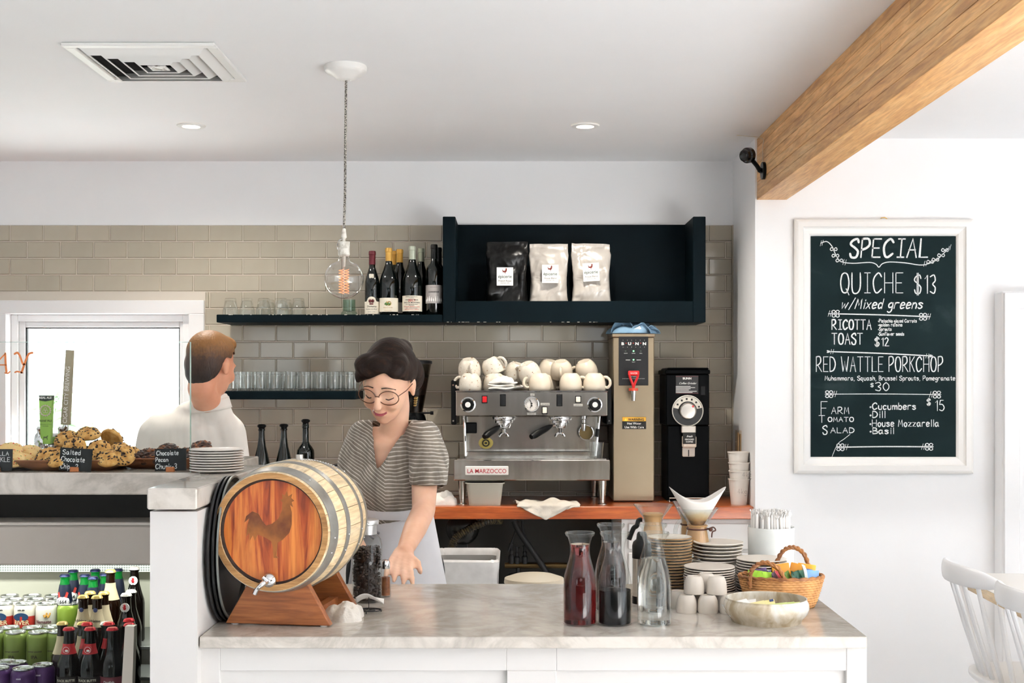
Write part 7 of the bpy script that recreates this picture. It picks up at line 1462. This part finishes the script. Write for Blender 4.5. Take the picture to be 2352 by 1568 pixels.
def vcut(c, n):
    dz = c.z-vz
    if c.z > 1.312: return True
    if n.y < .25 and c.y < .0 and dz > 0 and (-.16*dz-.004 < c.x-vx < .62*dz+.004): return True
    q = (c-Vector((neckb.x, neckb.y, c.z))).length
    if c.z > 1.272 and q < .058: return True
    axis = (elR-shR).normalized(); m_ = (c-shR).dot(axis)
    if c.x > .06 and c.z < 1.13 and m_ > (elR-shR).length*.6 and (c-(shR+axis*m_)).length < .075: return True
    return False
bo = blob('blouse', t_, blm, wm, .0058, 6, cut=vcut); m = bo.modifiers.new('s', 'SOLIDIFY'); m.thickness = .004; m.offset = 1
# apron
apm = mottled('white apron cotton', [(.3, 'd9d9de'), (.7, 'e9e9ec')], 4, .8, bmp=.3, bscale=18); a_ = MB()
def ap(u, v):
    a = 2*PI*u; z = 1.045-(1.045-.42)*v; w = .115+.05*min(1, v*1.6)+.02*v; d_ = .1+.035*min(1, v*1.5); r_ = 1+.03*math.sin(7*a+3*v)*v; return tuple(L(-.368+.012*v+w*r_*math.cos(a), 3.945+.02*v+d_*r_*math.sin(a), z))
a_.grid(ap, 56, 20, cu=True); ao = a_.build('apron', apm, wm, smooth=180); m = ao.modifiers.new('s', 'SOLIDIFY'); m.thickness = .003
a_ = MB(); a_.grid(lambda u, v: tuple(L(-.37+(.121+.004*math.sin(v*PI))*math.cos(2*PI*u), 3.943+(.106+.004*math.sin(v*PI))*math.sin(2*PI*u), 1.008+.04*v+.006*math.cos(2*PI*u+2))), 48, 4, cu=True); wb_ = a_.build('waistband', apm, ao, smooth=180)
a_ = MB(); a_.ball(tuple(L(-.44, 3.83, 1.0)), .012, 10, 8, sc=(1.3, .8, .8)); a_.tube(smoothline([tuple(L(-.44, 3.83, 1.0)), tuple(L(-.42, 3.822, .985)), tuple(L(-.405, 3.825, .975))], 4), .004, 6); a_.tube(smoothline([tuple(L(-.44, 3.83, 1.0)), tuple(L(-.435, 3.82, .975)), tuple(L(-.42, 3.82, .96))], 4), .004, 6); a_.build('apron_knot', M('grey tie', '8a8a90', .8), ao)
tr = M('dark trousers', '22252b', .8); p_ = MB(); 
for s in (-1, 1): chain(p_, [L(-.37+s*.06, 3.98, .84), L(-.37+s*.076, 3.98, .47), L(-.37+s*.078, 4.0, .13)], [.098, .073, .058])
blob('trousers', p_, tr, wm, .012, 4)
for s in (-1, 1): q = MB(); ell(q, L(-.37+s*.08, 3.945, .05), (.048, .112, .05)); q.box(tuple(L(-.37+s*.08-.046, 3.84, 0)), tuple(L(-.37+s*.08+.046, 4.05, .02)), .01); q.build('shoe', black_pl, wm)
# ---------------------------------------------------------------- man with his back turned
mn = thing('person', 'man in a pale shirt with short brown hair seen from behind at the window', 'person', (X(445, 4.7), 4.72, 0)); O = Vector(mn.location)
HM = Matrix.Translation(LP(487, 842, 4.66)) @ rotm(0, 0, math.radians(180-24)) @ rotm(math.radians(12), 0, 0)
b = MB(); head_prims(b, HM); nb_ = LP(482, 935, 4.72)
chain(b, [HM @ Vector((0, .035, -.03)), HM @ Vector((0, .045, -.09)), nb_], [.052, .05, .056]); ell(b, LP(445, 1010, 4.74), (.165, .1, .12)); ell(b, LP(440, 1120, 4.74), (.15, .1, .16)); ell(b, LP(440, 1250, 4.74), (.145, .1, .16)); capsule(b, LP(372, 985, 4.74), LP(512, 980, 4.72), .05, .05)
sl_, sr_ = LP(360, 1000, 4.74), LP(522, 995, 4.72); e1, w1_ = sl_+Vector((-.05, -.03, -.27)), sl_+Vector((.0, .16, -.42)); e2, w2_ = sr_+Vector((.04, .02, -.27)), sr_+Vector((.02, .24, -.36))
for s_, e_, w_ in ((sl_, e1, w1_), (sr_, e2, w2_)): chain(b, [s_, s_*.5+e_*.5, e_, w_], [.054, .05, .042, .028]); fingers(b, w_, w_+Vector((0, .08, -.015)), (0, 1, -.1), (1 if s_ is sr_ else -1, 0, 0), curl=.3)
for s in (-1, 1): chain(b, [Vector((s*.085-.01, .02, .9)), Vector((s*.09-.01, .0, .48)), Vector((s*.09-.01, .03, .09))], [.095, .065, .045]); ell(b, Vector((s*.095-.01, .07, .045)), (.045, .12, .045))
mb_ = blob('body', b, skin_mat('ruddy skin', 'c98a6c', 'd8a084'), mn, .0065, 5)
hm = M('short brown hair', '5a3a1e', .5); _c = coords(hm, (30, 30, 30)); n_, l_, b_ = nt(hm); sx_ = n_.new('ShaderNodeSeparateXYZ'); l_.new(coords(hm), sx_.inputs[0]); mr = n_.new('ShaderNodeMapRange'); l_.new(sx_.outputs['Z'], mr.inputs[0]); hc = HM.translation.z; mr.inputs[1].default_value = hc-.05; mr.inputs[2].default_value = hc+.115
nn_ = noisef(hm, _c, 3, 4); ad = n_.new('ShaderNodeMath'); ad.operation = 'MULTIPLY_ADD'; l_.new(nn_, ad.inputs[0]); ad.inputs[1].default_value = .35; l_.new(mr.outputs[0], ad.inputs[2]); setc(hm, ramp(hm, ad.outputs[0], [(.25, '1c110b'), (.65, '40281a'), (1.0, '85592a')])); bump(hm, noisef(hm, coords(hm, (90, 90, 20)), 2, 4), .7, .004)  # dark sides below; light on the crown put in as golden brown by height
h = MB(HM); ell(h, (0, .018, .045), (.082, .101, .087)); ell(h, (0, .05, .0), (.073, .066, .075)); ell(h, (0, -.035, .095), (.062, .05, .032)); ell(h, (.01, .0, .1), (.06, .065, .032)); ell(h, (0, .066, -.035), (.06, .04, .05)); ell(h, (0, .06, -.07), (.042, .036, .04))
hc_ = blob('hair', h, hm, mb_, .0055, 4, cut=lambda c, n: (lambda q: (q.y < -.01 and q.z < .06) or (q.z < .03 and q.y < .03+.25*max(0, -q.z)) or q.z < -.1+4*q.x*q.x)(HM.inverted() @ c))
shm = mottled('pale cotton shirt', [(.3, 'e2dcd4'), (.7, 'efe9e2')], 3, .85, bmp=.9, bscale=9); t_ = MB()
ell(t_, LP(445, 1012, 4.74), (.185, .118, .125)); ell(t_, LP(440, 1120, 4.74), (.172, .122, .17)); ell(t_, LP(440, 1250, 4.74), (.165, .118, .17)); capsule(t_, LP(368, 988, 4.74), LP(516, 984, 4.72), .064, .064); capsule(t_, LP(440, 965, 4.74), LP(492, 955, 4.72), .075, .07); capsule(t_, LP(478, 940, 4.72), LP(484, 925, 4.72), .074, .07)
for s_, e_, w_ in ((sl_, e1, w1_), (sr_, e2, w2_)): chain(t_, [s_, s_*.5+e_*.5, e_, e_*.4+w_*.6], [.07, .066, .058, .048])
bump(shm, noisef(shm, coords(shm, (1, 1, .55)), 6, 2, .5, 1.2), .55, .03); so = blob('shirt', t_, shm, mn, .0075, 6, cut=lambda c, n: c.z > Z(903, 4.72)+(.25*(c.x-nb_.x) if False else 0)); m = so.modifiers.new('s', 'SOLIDIFY'); m.thickness = .004
cl = MB(); cl.grid(lambda u, v: tuple(nb_+Vector(((.07+.012*v)*math.cos(2*PI*u), (.068+.012*v)*math.sin(2*PI*u), .03-.04*v+.012*math.cos(2*PI*u-.6)))), 36, 5, cu=True); co_ = cl.build('collar', shm, so, smooth=180); m = co_.modifiers.new('s', 'SOLIDIFY'); m.thickness = .003
p_ = MB(); 
for s in (-1, 1): chain(p_, [Vector((s*.08-.01, .02, .92)), Vector((s*.09-.01, .0, .48)), Vector((s*.09-.01, .03, .12))], [.12, .085, .07])
blob('trousers', p_, tr, mn, .014, 4)
for s in (-1, 1): q = MB(); ell(q, Vector((s*.095-.01, .07, .055)), (.05, .13, .05)); q.box((s*.095-.06, -.06, 0), (s*.095+.04, .19, .02), .01); q.build('shoe', black_pl, mn)
# ================================================================ white chairs and table at the right
wpaint = M('white chair paint', 'ecedef', .3, coat=.2)
def chair(label, loc, rz):
    """origin under the seat; the sitter faces +X"""
    t = thing('spindle_chair', label, 'chair', loc, rz, 'white spindle chairs at the table'); sh = .44
    mb = MB(); n = 32; top = []
    def outline(k): a = 2*PI*k/n; return (.2*math.copysign(abs(math.cos(a))**.75, math.cos(a)), .21*math.copysign(abs(math.sin(a))**.75, math.sin(a)))
    P = [outline(k) for k in range(n)]; loft(mb, [[(x*.9, y*.9, sh-.034) for x, y in P], [(x*.99, y*.99, sh-.018) for x, y in P], [(x, y, sh-.006) for x, y in P], [(x*.985, y*.985, sh) for x, y in P], [(x*.8, y*.8, sh-.005) for x, y in P]], True, True); mb.build('seat', wpaint, t)
    for sx in (-1, 1):
        for sy in (-1, 1): mb = MB(); mb.tube([(sx*.12, sy*.13, sh-.03), (sx*.155, sy*.165, .2), (sx*.185, sy*.2, 0)], [.018, .019, .012], 12); mb.build('leg', wpaint, t)
    for sy in (-1, 1): mb = MB(); mb.tube([(-.16, sy*.17, .19), (.16, sy*.17, .19)], .01, 10); mb.build('stretcher', wpaint, t)
    m_ = 7; zt_ = .755
    for k in range(m_):
        f = k/(m_-1)*2-1; by = f*.15; bx_ = -.165+.035*(abs(f)**2); ty = f*.185; tx_ = -.275+.075*abs(f)**2
        mb = MB(); mb.tube([(bx_, by, sh-.004), ((bx_+tx_)/2, (by+ty)/2, (sh+zt_)/2), (tx_, ty, zt_+.02)], [.0085, .0095, .0075], 10); mb.build('spindle', wpaint, t)
    def rail(u, v):
        f = u*2-1; x = -.278+.085*abs(f)**2; y = f*.215; h = .07*(1-abs(f)**5*.6); a = 2*PI*v; return (x-.018*(v-.5)*0+.011*math.cos(a)-.012, y, zt_+.045+h/2*math.sin(a)+.012*(1-abs(f)**2)-.02)
    mb = MB(); mb.grid(rail, 33, 14, cv=True); mb.add([rail(0, k/14) for k in range(14)], [tuple(range(14))]); mb.add([rail(1, k/14) for k in range(14)], [tuple(range(14))[::-1]]); mb.build('crest_rail', wpaint, t, smooth=60)
    return t
c1 = chair('white spindle-back chair further from the camera beside the counter end', (1.772, 4.29, 0), 0)
c2 = dup(c1, (1.765, 3.79, 0), math.radians(1), 'white spindle-back chair nearest the right edge, partly cut off')
tt = thing('dining_table', 'pale birch-edged white table behind the white chairs', 'table', (1.97, 3.95, 0)); birch = wood('birch ply', 'd3b48c', 'dec49c', 'e8d2b0', 'Y', 1, .4)
mb = MB(); mb.box((-.4, -.75, .705), (.6, .62, .738), .003); mb.build('edge_board', birch, tt); mb = MB(); mb.box((-.399, -.749, .738), (.599, .619, .741), .001); mb.build('top', M('white laminate', 'e9e6e1', .25), tt)
for x in (.1, .52):
    for y in (-.68, .56): mb = MB(); mb.box((x-.025, y-.025, 0), (x+.025, y+.025, .706), .004); mb.build('leg', wpaint, tt)
tt.rotation_euler = (0, 0, math.radians(-3))
# ================================================================ outside the left window
leafm = mottled('sunlit leaves', [(.3, '6f8f6a'), (.7, 'a9c49c')], 8, .7); barkm = mottled('pale bark', [(.3, '7d7b76'), (.7, '94928d')], 10, .9)
gmat = M('pale paving', 'c9c6c0', .9); mb = MB(); mb.box((-14, YB+.2, -.3), (8, 26, -.05)); struct('ground_outside', mb, gmat, smooth=0)
def bush(label, x, y, r, h, seed, n=420, cat='bush'):
    t = thing('leafy_bush', label, cat, (x, y, -.05)); rr2 = random.Random(seed); mb = MB(); leaf = [(0, 0, 0), (.03, .012, .012), (.075, 0, 0), (.03, -.012, .012)]
    for k in range(n):
        a, b2 = rr2.uniform(0, 2*PI), rr2.uniform(-.6, 1); q = math.sqrt(max(0, 1-b2*b2))*rr2.uniform(.75, 1.05)
        mb.T = Matrix.Translation((r*q*math.cos(a), r*q*math.sin(a), h*.55+h*.45*b2)) @ rotm(rr2.uniform(-1, 1), rr2.uniform(-1, 1), rr2.uniform(0, 6)) @ Matrix.Diagonal((2, 2, 2, 1)); mb.add(leaf, [(0, 1, 2, 3)])
    mb.T = Matrix(); o = mb.build('foliage', leafm, t, smooth=0); o['kind'] = 'stuff'; mb = MB(); mb.tube([(0, 0, 0), (.03, 0, h*.5)], .03, 8); mb.build('stem', barkm, t)
bush('green bush outside the window behind the tap handles', -3.7, 9.2, .7, 1.5, 3, 700); bush('green bush outside the window left of the barista\'s shirt', -2.2, 9.9, .6, 1.35, 5, 500)
t = thing('garden_tree', 'pale tree trunk and branches outside the left of the window', 'tree', (-4.6, 10.6, -.05)); mb = MB(); mb.tube(smoothline([(0, 0, 0), (.05, 0, 1.2), (-.05, 0, 2.2), (.2, 0, 3.4)], 6), .13, 10); mb.tube(smoothline([(0, 0, 1.6), (.35, 0, 2.2), (.5, 0, 3)], 5), .06, 8); mb.build('trunk', barkm, t)
mb = MB(); rr3 = random.Random(8)
for k in range(260):
    mb.T = Matrix.Translation((rr3.uniform(-.5, 1.9), rr3.uniform(-.4, .4), 1.55+rr3.random()*1.3)) @ rotm(rr3.uniform(-1, 1), rr3.uniform(-1, 1), rr3.uniform(0, 6)) @ Matrix.Diagonal((1.6, 1.6, 1.6, 1)); mb.add([(0, 0, 0), (.03, .014, .01), (.075, 0, 0), (.03, -.014, .01)], [(0, 1, 2, 3)])
mb.T = Matrix(); o = mb.build('foliage', mottled('glare-paled leaves', [(.3, '8f9a90'), (.7, 'a9b3a8')], 8, .8), t, smooth=0); o['kind'] = 'stuff'  # glare outside put into the leaf colour as a washed-out grey-green
hs = thing('neighbour_house', 'pale building with a flat eave seen through the window', 'building', (-4.4, 17, -.05)); mb = MB(); mb.box((-5, 0, 0), (5, 3, 1.3)); mb.build('wall', M('white render', 'e6e6e4', .8), hs, smooth=0); mb = MB(); mb.box((-5.3, -.5, 1.3), (5.3, 3.2, 1.42), .02); mb.build('eave', M('grey eave', '8d9395', .8), hs)
for x in (-1.6, .6, 2.6): mb = MB(); mb.box((x-.5, -.03, .4), (x+.5, .02, 1.1), .01); w_ = mb.build('window', M('far window', '9aa6aa', .3), hs)
